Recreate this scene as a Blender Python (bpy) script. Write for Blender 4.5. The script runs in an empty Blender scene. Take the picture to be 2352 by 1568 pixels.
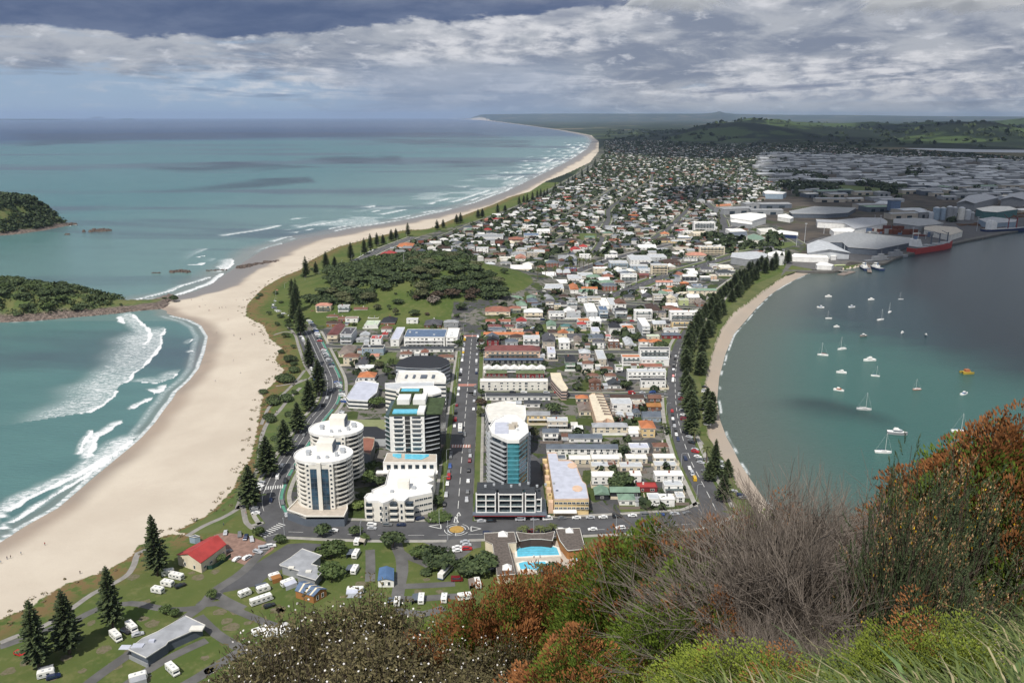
import bpy,bmesh,math,random
import numpy as np
from mathutils import Vector,noise as mnoise
from mathutils.geometry import tessellate_polygon
random.seed(7); rng = np.random.RandomState(7)
R = math.radians
scene = bpy.context.scene
C = scene.collection
# ------------------------------------------------------------------ camera
EYE = 190.0; F = 1911.0; PITCH = math.atan(516/F)
cam = bpy.data.cameras.new('camera'); camo = bpy.data.objects.new('camera',cam); C.objects.link(camo)
camo.location = (0,0,EYE); camo.rotation_euler = (math.pi/2-PITCH,0,0)
cam.sensor_width = 36; cam.lens = 36*F/2352; cam.clip_start = 0.1; cam.clip_end = 900000
scene.camera = camo
# ------------------------------------------------------------------ sun, sky
SUN_EL = R(53); SX,SY = 0.42,0.907
sun = bpy.data.lights.new('sun','SUN'); sun.energy = 4.3; sun.angle = R(0.53); sun.color = (1,.955,.88)
suno = bpy.data.objects.new('sun',sun); C.objects.link(suno)
suno.rotation_euler = Vector((SX*math.cos(SUN_EL),SY*math.cos(SUN_EL),-math.sin(SUN_EL))).to_track_quat('-Z','Y').to_euler()
suno.location = (-400,-900,1500)
scene.view_settings.view_transform = 'Standard'; scene.view_settings.look = 'None'
scene.view_settings.exposure = 0.0; scene.view_settings.gamma = 1.0
world = bpy.data.worlds.new('World'); scene.world = world; world.use_nodes = True
class NT:
 """tiny node-tree writer"""
 def __init__(s,tree): s.t = tree; s.n = tree.nodes; s.l = tree.links
 def node(s,typ,**kw):
  n = s.n.new(typ)
  for k,v in kw.items():
   if k[0] =='_': n.inputs[int(k[1:])].default_value = v
   else: setattr(n,k,v)
  return n
 def link(s,a,b): s.l.new(a,b)
 def put(s,n,i,v):
  if hasattr(v,'node'): s.link(v,n.inputs[i])
  else: n.inputs[i].default_value = v
 def m(s,op,a,b=0.0,c=None,clamp=False):
  n = s.n.new('ShaderNodeMath'); n.operation = op; n.use_clamp = clamp
  s.put(n,0,a); s.put(n,1,b)
  if c is not None: s.put(n,2,c)
  return n.outputs[0]
 def ss(s,x,lo,hi):
  n = s.n.new('ShaderNodeMapRange'); n.interpolation_type = 'SMOOTHSTEP'
  s.put(n,0,x); s.put(n,1,lo); s.put(n,2,hi); return n.outputs[0]
 def mix(s,f,a,b):
  n = s.n.new('ShaderNodeMix'); n.data_type = 'RGBA'
  s.put(n,0,f)
  for i,v in((6,a),(7,b)):
   if not hasattr(v,'node')and len(v) ==3: v = (*v,1)
   s.put(n,i,v)
  return n.outputs[2]
 def noise(s,vec,scale,detail=3,rough=.55,dist=0.0):
  n = s.n.new('ShaderNodeTexNoise'); n.inputs['Scale'].default_value = scale
  n.inputs['Detail'].default_value = detail; n.inputs['Roughness'].default_value = rough
  n.inputs['Distortion'].default_value = dist
  if vec is not None: s.link(vec,n.inputs['Vector'])
  return n.outputs['Fac']
 def comb(s,x,y,z=0.0):
  n = s.n.new('ShaderNodeCombineXYZ'); s.put(n,0,x); s.put(n,1,y); s.put(n,2,z); return n.outputs[0]
def lin(r,g,b):
 return tuple(((c/255)/12.92 if c/255<.04045 else((c/255+.055)/1.055)**2.4)for c in(r,g,b))
def build_world():
 w = NT(world.node_tree); w.n.clear()
 out = w.node('ShaderNodeOutputWorld'); bg = w.node('ShaderNodeBackground')
 sky = w.node('ShaderNodeTexSky',sky_type='NISHITA',sun_disc=False)
 sky.sun_elevation = SUN_EL; sky.sun_rotation = math.atan2(-SX,-SY); sky.altitude = 190
 sky.air_density = 1.0; sky.dust_density = 1.5; sky.ozone_density = 1.0
 tc = w.node('ShaderNodeTexCoord'); sep = w.node('ShaderNodeSeparateXYZ'); w.link(tc.outputs['Generated'],sep.inputs[0])
 x,y,z = sep.outputs
 hor = w.m('SQRT',w.m('ADD',w.m('MULTIPLY',x,x),w.m('MULTIPLY',y,y)))
 el = w.m('MULTIPLY',w.m('ARCTAN2',z,hor),57.2958)
 az = w.m('MULTIPLY',w.m('ARCTAN2',x,y),57.2958)
 # cloud-deck coordinates: the deck is a horizontal sheet seen in perspective
 elc = w.m('MAXIMUM',el,0.0)
 inv = w.m('DIVIDE',1.0,w.m('ADD',elc,1.6))
 px = w.m('MULTIPLY',az,w.m('MULTIPLY',inv,.26)); py = w.m('MULTIPLY',inv,9.0)
 deck = w.comb(px,py,0.0)
 n_big = w.noise(deck,1.15,6,.56,.25)
 n_mid = w.noise(w.comb(w.m('MULTIPLY',az,.10),w.m('MULTIPLY',el,.34),3.1),1.7,7,.6,.35)
 n_fine = w.noise(w.comb(w.m('MULTIPLY',az,.22),w.m('MULTIPLY',el,.62),7.7),2.2,6,.62,.2)
 n_low = w.noise(w.comb(w.m('MULTIPLY',az,.10),w.m('MULTIPLY',el,.75),12.4),2.0,6,.6,.3)
 nish = w.node('ShaderNodeVectorMath',operation='SCALE'); w.link(sky.outputs[0],nish.inputs[0]); nish.inputs[3].default_value = .085
 blue = w.mix(w.ss(el,0.0,7.0),lin(158,179,202),lin(145,169,197))
 nishb = w.mix(w.ss(el,14,30),blue,nish.outputs[0])
 # base veil of grey cloud: denser to the right, thin at the left near the horizon
 grey = w.mix(w.ss(n_mid,.38,.62),lin(128,136,154),lin(180,183,190))
 grey = w.mix(w.m('MULTIPLY',w.ss(n_fine,.54,.70),.7),grey,lin(216,217,222))
 cover = w.m('ADD',w.ss(az,-20,2),w.m('ADD',w.m('MULTIPLY',w.ss(el,1.5,3.6),.9),w.m('MULTIPLY',w.m('SUBTRACT',n_low,.5),2.2)))
 cover = w.ss(cover,.25,.95)
 col = w.mix(w.m('MULTIPLY',cover,.93),nishb,grey)
 # low puffs along the horizon
 puff = w.m('MULTIPLY',w.ss(n_fine,.5,.68),w.m('MULTIPLY',w.ss(el,.35,.8),w.m('SUBTRACT',1.0,w.ss(el,1.3,2.6))))
 col = w.mix(w.m('MULTIPLY',puff,.5),col,lin(190,196,206))
 nc = w.noise(w.comb(w.m('MULTIPLY',az,.16),w.m('MULTIPLY',el,.55),21.0),1.5,7,.62,.15)
 top = w.ss(w.m('SUBTRACT',w.m('MULTIPLY',nc,5.2),el),.15,.75); bot = w.ss(el,.75,1.15)
 cum = w.m('MULTIPLY',w.m('MULTIPLY',top,bot),w.ss(az,4,14))
 col = w.mix(w.m('MULTIPLY',cum,.8),col,w.mix(w.ss(n_fine,.36,.6),lin(150,158,175),lin(208,209,214)))
 # bright rims under the deck: bands that follow the deck noise
 rim = w.m('MULTIPLY',w.ss(n_big,.46,.55),w.m('SUBTRACT',1.0,w.ss(n_big,.55,.66)))
 rim = w.m('MULTIPLY',rim,w.m('MULTIPLY',w.ss(el,.5,1.8),w.ss(az,-34,-8)))
 col = w.mix(w.m('MULTIPLY',rim,w.m('MULTIPLY',.9,w.ss(n_fine,.34,.62))),col,lin(222,222,226))
 dk = w.m('MULTIPLY',w.ss(n_big,.56,.70),w.ss(el,.4,1.6))
 col = w.mix(w.m('MULTIPLY',dk,.75),col,lin(112,122,148))
 # rain curtain, centre-left, between the deck and the horizon
 rain = w.m('MULTIPLY',w.m('MULTIPLY',w.ss(az,-15,-8),w.m('SUBTRACT',1.0,w.ss(az,0,9))),w.m('SUBTRACT',1.0,w.ss(el,2.3,4.2)))
 col = w.mix(w.m('MULTIPLY',rain,.62),col,lin(146,160,184))
 # dark shelf cloud, top left, with a ragged lower edge
 edge = w.m('ADD',w.m('ADD',4.25,w.m('MULTIPLY',w.m('ABSOLUTE',w.m('ADD',az,23)),.085)),w.m('MULTIPLY',w.m('SUBTRACT',n_mid,.5),1.9))
 edge = w.m('ADD',edge,w.m('MULTIPLY',w.m('SUBTRACT',n_fine,.5),1.1))
 dmask = w.m('MULTIPLY',w.ss(w.m('SUBTRACT',el,edge),-.10,.24),w.m('SUBTRACT',1.0,w.ss(az,3,18)))
 dmask = w.m('MULTIPLY',dmask,w.m('SUBTRACT',1.0,w.m('MULTIPLY',w.ss(el,6.4,8.5),.5)))
 dcol = w.mix(w.ss(n_mid,.34,.7),lin(80,96,130),lin(106,119,147))
 col = w.mix(dmask,col,dcol)
 # above the frame: broken cloud over real sky
 up = w.ss(el,12,26)
 broken = w.mix(w.ss(w.noise(tc.outputs['Generated'],4.0,5),.42,.58),nish.outputs[0],lin(176,180,190))
 col = w.mix(up,col,broken)
 w.link(col,bg.inputs[0]); bg.inputs[1].default_value = 1.0
 w.link(bg.outputs[0],out.inputs[0])
build_world()
# ------------------------------------------------------------------ pixel <-> world
CP,SP = math.cos(PITCH),math.sin(PITCH)
LAND = 2.5
def G(u,v,z=LAND):
 """point of the photograph (2352 wide) -> point on the horizontal plane z"""
 a = (u-1176)/F; b = (784-v)/F
 t = (z-EYE)/(-SP+b*CP)
 return(a*t,(CP+b*SP)*t)
def PJ(x,y,z):
 Z = z-EYE; d = y*CP-Z*SP; up = y*SP+Z*CP
 return(1176+F*x/d,784-F*up/d)
def yz(v,z): return G(1176,v,z)[1]
def zat(u,v,r):
 a = (u-1176)/F; b = (784-v)/F
 dy = CP+b*SP; return EYE+(-SP+b*CP)*r/math.hypot(a,dy)
def fr(ox,oy,s): return lambda cx,cy: ((ox+cx/s)*.6125,(oy+cy/s)*.6125)
FA = fr(1700,1100,4.704); FB = fr(2150,1100,4.704); FC = fr(2150,1400,4.704); FD = fr(2200,1400,2.6133)
FE = fr(1150,1100,4.126); FF = fr(1780,840,4.704); FG = fr(2250,820,4.273); FH = fr(1000,1400,2.614)
FI = fr(1700,1400,2.6133); FJ = fr(0,1900,2.376); FK = fr(700,1900,2.376); FL = fr(1400,1900,2.376)
FM = fr(2600,700,1.897); FN = fr(900,860,2.45); FO = fr(0,860,2.45); FP = fr(2560,0,1.8234)
FQ = fr(1280,0,1.8234); FR = fr(2900,1400,1.352); FV = lambda x,y: (x,y)
def pts(f,l): return[f(*p)for p in l]
# ------------------------------------------------------------------ object helpers
def link(o): C.objects.link(o); return o
def tag(o,label=None,cat=None,group=None,kind=None):
 if label: o['label'] = label
 if cat: o['category'] = cat
 if group: o['group'] = group
 if kind: o['kind'] = kind
 return o
def empty(name,loc=(0,0,0),rz=0):
 o = bpy.data.objects.new(name,None); o.location = loc; o.rotation_euler = (0,0,rz); o.empty_display_size = .5
 return link(o)
def copy_tree(o,parent=None):
 c = o.copy(); link(c); c.parent = parent
 for ch in o.children: copy_tree(ch,c)
 return c
class MB:
 def __init__(s): s.v = []; s.f = []; s.mi = []
 def add(s,vs,fs,mi=0):
  o = len(s.v); s.v += [tuple(p)for p in vs]; s.f += [tuple(i+o for i in f)for f in fs]; s.mi += [mi]*len(fs); return s
 def box(s,x0,x1,y0,y1,z0,z1,mi=0):
  return s.add([(x0,y0,z0),(x1,y0,z0),(x1,y1,z0),(x0,y1,z0),(x0,y0,z1),(x1,y0,z1),(x1,y1,z1),(x0,y1,z1)],[(0,3,2,1),(4,5,6,7),(0,1,5,4),(1,2,6,5),(2,3,7,6),(3,0,4,7)],mi)
 def prism(s,poly,z0,z1,mi=0,top_mi=None,taper=None):
  n = len(poly)
  area = sum(poly[i][0]*poly[(i+1)%n][1]-poly[(i+1)%n][0]*poly[i][1]for i in range(n))
  if area<0: poly = poly[::-1]
  tp = poly
  if taper:
   cx = sum(p[0]for p in poly)/n; cy = sum(p[1]for p in poly)/n
   tp = [(cx+(p[0]-cx)*taper,cy+(p[1]-cy)*taper)for p in poly]
  s.add([(p[0],p[1],z0)for p in poly]+[(p[0],p[1],z1)for p in tp],[(i,(i+1)%n,n+(i+1)%n,n+i)for i in range(n)],mi)
  tr = tessellate_polygon([[Vector((p[0],p[1],0))for p in poly]])
  s.add([(p[0],p[1],z1)for p in tp],[t if _ccw(poly,t)else t[::-1]for t in tr],mi if top_mi is None else top_mi)
  return s
 def sheet(s,poly,z,mi=0):
  tr = tessellate_polygon([[Vector((p[0],p[1],0))for p in poly]])
  return s.add([(p[0],p[1],z)for p in poly],[t if _ccw(poly,t)else t[::-1]for t in tr],mi)
 def tube(s,pts_,r0,r1=None,n=6,mi=0):
  r1 = r0 if r1 is None else r1; P = [Vector(p)for p in pts_]; k = len(P); base = len(s.v)
  for i,p in enumerate(P):
   d = (P[min(i+1,k-1)]-P[max(i-1,0)]).normalized()
   a = d.orthogonal().normalized(); b = d.cross(a); r = r0+(r1-r0)*i/max(1,k-1)
   for j in range(n):
    t = 2*math.pi*j/n; q = p+a*(r*math.cos(t))+b*(r*math.sin(t)); s.v.append(tuple(q))
  for i in range(k-1):
   for j in range(n):
    s.f.append((base+i*n+j,base+i*n+(j+1)%n,base+(i+1)*n+(j+1)%n,base+(i+1)*n+j)); s.mi.append(mi)
  s.f.append(tuple(base+(k-1)*n+j for j in range(n))); s.mi.append(mi)
  s.f.append(tuple(base+j for j in range(n))[::-1]); s.mi.append(mi)
  return s
 def mesh(s,name,mats,smooth=False):
  me = bpy.data.meshes.new(name); me.from_pydata(s.v,[],s.f)
  for m in(mats if isinstance(mats,(list,tuple))else[mats]): me.materials.append(m)
  me.polygons.foreach_set('material_index',s.mi)
  if smooth: me.polygons.foreach_set('use_smooth',[True]*len(me.polygons))
  me.update(); return me
 def build(s,name,mats,parent=None,smooth=False,loc=None,rz=0):
  return inst(name,s.mesh(name,mats,smooth),parent,loc,rz)
def _ccw(poly,t):
 a,b,c = (poly[i]for i in t); return(b[0]-a[0])*(c[1]-a[1])-(b[1]-a[1])*(c[0]-a[0])>0
def inst(name,me,parent=None,loc=None,rz=0,sc=None):
 o = bpy.data.objects.new(name,me); link(o); o.parent = parent
 if loc is not None: o.location = loc
 if rz: o.rotation_euler = (0,0,rz)
 if sc is not None: o.scale = sc
 return o
 # ------------------------------------------------------------------ materials
MATS = {}
def pmat(name,col,rough=.8,var=.18,scale=.35,bump=0.0,spec=.3,metal=0.0,detail=4,col2=None):
 if name in MATS: return MATS[name]
 m = bpy.data.materials.new(name); m.use_nodes = True; t = NT(m.node_tree)
 b = t.n['Principled BSDF']; b.inputs['Roughness'].default_value = rough
 b.inputs['Specular IOR Level'].default_value = spec; b.inputs['Metallic'].default_value = metal
 tc = t.node('ShaderNodeTexCoord')
 f = t.noise(tc.outputs['Object'],scale,detail)
 c2 = col2 or tuple(c*(1-var)for c in col); c1 = col if col2 else tuple(min(1,c*(1+var*.7))for c in col)
 t.link(t.mix(t.ss(f,.32,.68),c1,c2),b.inputs['Base Color'])
 if bump:
  bn = t.node('ShaderNodeBump'); bn.inputs['Strength'].default_value = bump
  t.link(t.noise(tc.outputs['Object'],scale*6,3),bn.inputs['Height']); t.link(bn.outputs[0],b.inputs['Normal'])
 MATS[name] = m; return m
PAL = dict(white=(.80,.79,.76),offwhite=(.70,.68,.62),cream=(.68,.60,.46),yellow=(.66,.50,.26),peach=(.66,.47,.34),pink=(.52,.39,.34),beige=(.46,.41,.34),grey=(.28,.29,.30),lightgrey=(.48,.50,.52),lavender=(.50,.52,.60),slate=(.11,.13,.16),darkgrey=(.085,.085,.095),black=(.028,.030,.036),charcoal=(.05,.055,.062),brown=(.17,.088,.062),darkbrown=(.07,.045,.036),maroon=(.17,.065,.06),darkred=(.22,.035,.04),red=(.38,.05,.045),orange=(.46,.17,.075),terracotta=(.27,.115,.08),coral=(.46,.22,.16),ochre=(.33,.15,.05),sage=(.18,.27,.20),green=(.11,.14,.07),palegreen=(.48,.56,.42),teal=(.07,.16,.16),blue=(.08,.15,.28),lightblue=(.27,.34,.41),slateblue=(.11,.16,.25),brick=(.26,.10,.07),taupe=(.22,.18,.155),silver=(.34,.35,.37),navy=(.02,.035,.10),gold=(.45,.33,.05),lime=(.45,.50,.25),rust=(.15,.05,.03))
def paint(c,rough=.75): return pmat('paint_'+c,PAL[c],rough,.10,.25)
def roofm(c):
 n = 'roofing_'+c
 if n in MATS: return MATS[n]
 m = pmat(n,PAL[c],.62,.16,.22); t = NT(m.node_tree); b = t.n['Principled BSDF']
 tc = t.node('ShaderNodeTexCoord'); wv = t.node('ShaderNodeTexWave',wave_type='BANDS',bands_direction='X')
 t.link(tc.outputs['Object'],wv.inputs[0]); wv.inputs['Scale'].default_value = .8; wv.inputs['Distortion'].default_value = .3
 bn = t.node('ShaderNodeBump'); bn.inputs['Strength'].default_value = .25; bn.inputs['Distance'].default_value = .08
 t.link(wv.outputs['Fac'],bn.inputs['Height']); t.link(bn.outputs[0],b.inputs['Normal']); return m
def glassm(name='window_glass',c=(.03,.045,.06),rough=.12):
 return pmat(name,c,rough,.5,.6,spec=.8)
GLASS = glassm()
# ================================================================== terrain
WL = [(-420,1475),(-150,1320),(0,1243),(60,1205),(134,1164),(215,1095),(262,1056),(300,1025),(325,1003),(355,970),(380,935),(395,917),(405,899),(435,872),(457,844),(470,809),(477,772),(462,747),(437,734),(400,725),(382,719),(384,714),(370,709)]
WO = [(345,688),(410,678),(450,668),(487,651),(512,633),(545,611),(584,586),(616,568),(656,558),(689,548),(764,535),(800,525),(885,513),(950,501),(1019,486),(1090,466),(1163,440),(1247,399),(1308,369),(1348,343),(1360,323),(1346,312),(1288,300),(1221,290),(1153,281.5),(1103,276),(1040,273),(1000,271)]
FARR = [(1000,269.6),(3400,269.6),(3400,420)]
QUAY = [(2700,455),(2352,525),(2271,542),(2190,558),(2070,587),(1993,603),(1955,612),(1890,619)]
WH = [(1870,622),(1838,636),(1799,656),(1767,678),(1740,704),(1715,733),(1686,766),(1667,810),(1652,865),(1647,919),(1654,963),(1669,1003),(1685,1031),(1701,1064),(1715,1085),(1740,1122),(1762,1153),(1800,1205),(1850,1290),(1900,1400),(1900,1900),(-420,1900)]
IN = [(-420,1640),(0,1422),(26,1409),(77,1391),(116,1360),(155,1339),(219,1318),(247,1308),(299,1277),(317,1254),(387,1226),(423,1226),(402,1218),(440,1200),(480,1180),(510,1150),(530,1130),(545,1100),(560,1070),(578,1045),(585,1010),(590,975),(597,940),(604,904),(626,882),(651,849),(631,827),(646,799),(619,777),(604,747),(566,727),(566,702),(584,682),(604,662),(646,637),(691,619),(711,599),(741,584),(776,567),(831,552),(926,529),(985,526),(1039,504),(1090,485),(1133,470),(1170,453),(1217,440),(1254,416),(1308,396),(1355,373),(1374,349),(1375,326),(1358,311),(1296,299.5),(1221,289),(1153,280.6),(1103,275.4),(1000,270.6),(1000,269.5),(3400,269.5),(3400,420)]+QUAY+[(1851,619),(1815,626),(1773,652),(1731,684),(1686,716),(1657,755),(1641,794),(1628,845),(1615,904),(1622,963),(1629,1003),(1652,1040),(1676,1068),(1694,1115),(1715,1139),(1740,1180),(1780,1250),(1800,1400),(1800,1900),(-420,1900)]
def A(l,z=0.0): return np.array([G(u,v,z)for u,v in l])
LANDP = A(WL+WO+FARR+QUAY+WH,.3); INP = A(IN,LAND)
URB = A([(690,730),(770,870),(760,930),(690,1010),(640,1090),(640,1200),(1620,1190),(1560,970),(1545,850),(1570,770),(1660,650),(1800,600),(1900,620),(2400,520),(3400,420),(3400,385),(2352,360),(1950,338),(1700,330),(1400,328),(1378,340),(1320,400),(1215,460),(1100,505),(900,560),(790,610)],LAND)
IND = A([(1750,352),(2400,372),(3400,385),(3400,440),(2352,525),(2190,558),(1993,603),(1890,619),(1830,600),(1850,560),(1790,520),(1690,500),(1640,480),(1740,465),(1800,440),(1720,385)],LAND)
def inside(P,x,y):
 r = np.zeros(x.shape,bool); n = len(P)
 for i in range(n):
  x0,y0 = P[i]; x1,y1 = P[(i+1)%n]
  if y0 ==y1: continue
  c = ((y0>y)!=(y1>y)); r^=c&(x<(x1-x0)*(y-y0)/(y1-y0)+x0)
 return r
def dist(P,x,y,closed=False):
 d = np.full(x.shape,1e12); n = len(P)
 for i in range(n if closed else n-1):
  x0,y0 = P[i]; x1,y1 = P[(i+1)%n]; dx,dy = x1-x0,y1-y0; L = dx*dx+dy*dy+1e-9
  t = np.clip(((x-x0)*dx+(y-y0)*dy)/L,0,1)
  d = np.minimum(d,(x-x0-t*dx)**2+(y-y0-t*dy)**2)
 return np.sqrt(d)
_TAB = {}
def vnoise(x,y,s=1.0,seed=0,octaves=3):
 """smooth value noise, 0..1"""
 tab = _TAB.setdefault(seed,None)if _TAB.get(seed)is not None else _TAB.__setitem__(seed,np.random.RandomState(seed+11).rand(256,256))or _TAB[seed]; tot = 0; amp = 1; out = np.zeros(np.shape(x)); f = s
 for o in range(octaves):
  X = x*f+37.1*o; Y = y*f+11.7*o; xi = np.floor(X).astype(int); yi = np.floor(Y).astype(int); fx = X-xi; fy = Y-yi
  fx = fx*fx*(3-2*fx); fy = fy*fy*(3-2*fy)
  g = lambda a,b: tab[(xi+a)&255,(yi+b)&255]
  out += amp*((g(0,0)*(1-fx)+g(1,0)*fx)*(1-fy)+(g(0,1)*(1-fx)+g(1,1)*fx)*fy)
  tot += amp; amp*=.5; f*=2.03
 return out/tot
def sstep(x,a,b):
 t = np.clip((x-a)/(b-a),0,1); return t*t*(3-2*t)
 # Mount Drury: a low knoll in the park
DC = (-98.0,925.0)
def drury(x,y):
 q = ((x-DC[0])/118.0)**2+((y-DC[1])/118.0)**2
 return 31.0*np.exp(-1.15*q**1.35)*(q<3.2)
 # ridges on the right: (pixel profile of the crest, distance, depth of the hills, side fade)
RIDGES = [([(1560,292),(1640,284),(1690,279),(1735,274),(1790,280),(1860,288),(1950,294),(2020,297),(2100,303),(2200,312),(2300,320),(2700,330)],8200,1150),([(1650,290),(1702,273.5),(1729,270.5),(1757,274),(1786,274),(1830,280),(1870,281),(1930,283),(2005,279),(2060,284),(2110,281),(2136,279),(2200,278),(2273,279),(2320,285),(2400,292),(2700,290)],11500,1500),([(2050,302),(2120,292),(2180,283),(2235,279.5),(2290,280),(2340,290),(2400,296),(2700,290)],7600,800),([(2180,280),(2250,277),(2300,276),(2352,271.5),(2450,268),(2700,266)],16000,1800),([(1000,270),(1120,263),(1300,261.5),(1500,262),(1610,262),(1640,260),(1652,256.5),(1662,260),(1690,262.5),(1800,264.5),(1950,265),(2100,267),(2352,268),(3400,268)],52000,8000)]
def hills(x,y):
 r = np.hypot(x,y); u = 1176+F*x/(np.maximum(y,1)*CP); z = np.zeros(x.shape)
 for prof,D,W in RIDGES:
  us = [p[0]for p in prof]; top = np.interp(u,us,[EYE-D*(p[1]-268)/F*.97 for p in prof])
  top = np.clip(top,0,None)*sstep(u,us[0]-60,us[0]+60)
  w = W*(.75+.6*vnoise(x,y,1/900.0,5,3))
  z = np.maximum(z,top*np.exp(-((r-D)/w)**2)*(1+.0*u)*(1-.22*np.abs(np.sin(x/420+3*vnoise(x,y,1/1500.,8,2)))*(np.abs(r-D)>W*.15)*(D<20000)))
 z += (z>1)*14*(vnoise(x,y,1/260.,9,4)-.5)*np.clip(z/40,0,1)
 return np.maximum(z,0)
def ground_z(x,y):
 x = np.atleast_1d(np.asarray(x,float)); y = np.atleast_1d(np.asarray(y,float))
 return LAND+drury(x,y)+(np.where(y>4200,hills(x,y),0)if y.max()>4200 else 0)
def gz(x,y): return float(ground_z(x,y)[0])
def GT(u,v):
 """pixel -> point on the terrain (Mount Drury included)"""
 z = LAND
 for _ in range(12):
  x,y = G(u,v,z); z = .5*z+.5*gz(x,y)
 return x,y
def polar_grid():
 us = np.concatenate([np.arange(-900,-60,24),np.arange(-60,2412,2.6),np.arange(2412,3250,24)])
 vs = np.concatenate([np.arange(1750,900,-3.0),np.arange(900,300,-2.0),np.arange(300,276,-.8)])
 rows = [yz(v,0)for v in vs]; rows += list(np.geomspace(rows[-1]*1.04,88000,40))
 hr = np.linspace(5500,18500,90); rows = np.array(sorted(rows+list(hr)))
 tx = (us-1176)/F/CP*.985
 X = rows[:,None]*tx[None,:]; Y = np.repeat(rows[:,None],len(us),1)
 return X,Y
def grid_mesh(name,X,Y,Z,attrs,mat,mask=None):
 nr,nc = X.shape; me = bpy.data.meshes.new(name)
 idx = np.arange(nr*nc).reshape(nr,nc)
 q = np.stack([idx[:-1,:-1],idx[:-1,1:],idx[1:,1:],idx[1:,:-1]],-1).reshape(-1,4)
 if mask is not None:
  mk = mask.reshape(-1); q = q[mk[q].any(1)]
  used = np.zeros(nr*nc,bool); used[q.reshape(-1)] = True; rem = np.cumsum(used)-1; q = rem[q]
 else: used = np.ones(nr*nc,bool)
 co = np.stack([X,Y,Z],-1).reshape(-1,3)[used]
 me.vertices.add(len(co)); me.vertices.foreach_set('co',co.astype(np.float32).ravel())
 me.loops.add(q.size); me.loops.foreach_set('vertex_index',q.astype(np.int32).ravel())
 me.polygons.add(len(q)); me.polygons.foreach_set('loop_start',(np.arange(len(q))*4).astype(np.int32))
 me.polygons.foreach_set('loop_total',np.full(len(q),4,np.int32)); me.polygons.foreach_set('use_smooth',np.ones(len(q),bool))
 for k,a in attrs.items():
  at = me.attributes.new(k,'FLOAT','POINT'); at.data.foreach_set('value',np.ascontiguousarray(a.reshape(-1)[used],np.float32))
 me.update(calc_edges=True); me.materials.append(mat); return inst(name,me)
def attr(t,name): return t.node('ShaderNodeAttribute',attribute_name=name).outputs['Fac']
def make_ground_mat():
 m = bpy.data.materials.new('ground'); m.use_nodes = True; t = NT(m.node_tree); b = t.n['Principled BSDF']
 b.inputs['Roughness'].default_value = .95; b.inputs['Specular IOR Level'].default_value = .12
 g = t.node('ShaderNodeNewGeometry').outputs['Position']
 n1 = t.noise(g,.02,6,.6); n2 = t.noise(g,.22,4,.6); n3 = t.noise(g,.0016,6,.62); n4 = t.noise(g,1.3,3)
 grass = t.mix(t.ss(n1,.38,.62),(.070,.104,.027),(.106,.126,.040))
 grass = t.mix(t.m('MULTIPLY',t.ss(n2,.5,.75),.6),grass,(.17,.165,.07))
 # town blocks: lawn, concrete, asphalt, shrubbery in lot-sized cells
 vo = t.node('ShaderNodeTexVoronoi',feature='F1'); t.link(g,vo.inputs['Vector']); vo.inputs['Scale'].default_value = .075
 sc = t.node('ShaderNodeSeparateColor'); t.link(vo.outputs['Color'],sc.inputs[0])
 cell = t.mix(t.ss(sc.outputs[0],.30,.34),t.mix(.45,grass,(.035,.045,.02)),(.165,.155,.14))
 cell = t.mix(t.ss(sc.outputs[1],.58,.62),cell,(.075,.075,.078))
 cell = t.mix(t.ss(n2,.52,.60),cell,(.045,.065,.022))
 ind = t.mix(t.ss(n1,.4,.6),(.055,.050,.046),(.095,.080,.066))
 ind = t.mix(t.ss(t.noise(g,.006,4),.56,.64),ind,(.055,.07,.028))
 # far country: fields, shelter belts, bush
 vf = t.node('ShaderNodeTexVoronoi',feature='F1'); t.link(g,vf.inputs['Vector']); vf.inputs['Scale'].default_value = .0018
 sf = t.node('ShaderNodeSeparateColor'); t.link(vf.outputs['Color'],sf.inputs[0])
 far = t.mix(t.ss(sf.outputs[0],.35,.8),(.018,.027,.018),(.045,.062,.027))
 far = t.mix(t.ss(n3,.47,.57),far,(.020,.030,.016))
 far = t.mix(t.m('MULTIPLY',t.ss(sf.outputs[1],.9,.93),.6),far,(.22,.18,.11))
 hill = t.mix(t.ss(t.noise(g,.0011,7,.66,.4),.45,.52),(.052,.080,.028),(.011,.018,.012))
 sand = t.mix(t.ss(n1,.3,.7),(.50,.435,.355),(.57,.505,.415))
 sand = t.mix(t.m('MULTIPLY',t.ss(n4,.55,.8),.12),sand,(.48,.41,.335))
 tr = t.noise(g,.055,5,.6,1.2); sand = t.mix(t.m('MULTIPLY',t.ss(tr,.55,.7),.3),sand,(.50,.425,.35))
 wets = t.mix(t.ss(n1,.35,.65),(.36,.29,.23),(.30,.25,.205))
 wets = t.mix(attr(t,'grey'),wets,(.215,.205,.20))
 sandc = t.mix(attr(t,'wet'),sand,wets)
 scrub = t.mix(t.ss(n2,.40,.55),(.14,.15,.055),(.17,.115,.055))
 c = t.mix(attr(t,'urb'),grass,cell); c = t.mix(attr(t,'ind'),c,ind); c = t.mix(attr(t,'far'),c,far); c = t.mix(attr(t,'hill'),c,hill)
 c = t.mix(t.m('MULTIPLY',attr(t,'dune'),t.ss(n2,.36,.52)),c,scrub)
 se = t.m('ADD',attr(t,'sand'),t.m('MULTIPLY',t.m('SUBTRACT',n2,.5),.9))
 c = t.mix(t.ss(se,.42,.56),c,sandc)
 t.link(c,b.inputs['Base Color'])
 rw = t.m('SUBTRACT',.95,t.m('MULTIPLY',attr(t,'wet'),.45)); t.link(rw,b.inputs['Roughness'])
 bn = t.node('ShaderNodeBump'); bn.inputs['Strength'].default_value = .35; bn.inputs['Distance'].default_value = .5
 t.link(n2,bn.inputs['Height']); t.link(bn.outputs[0],b.inputs['Normal'])
 return m
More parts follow.
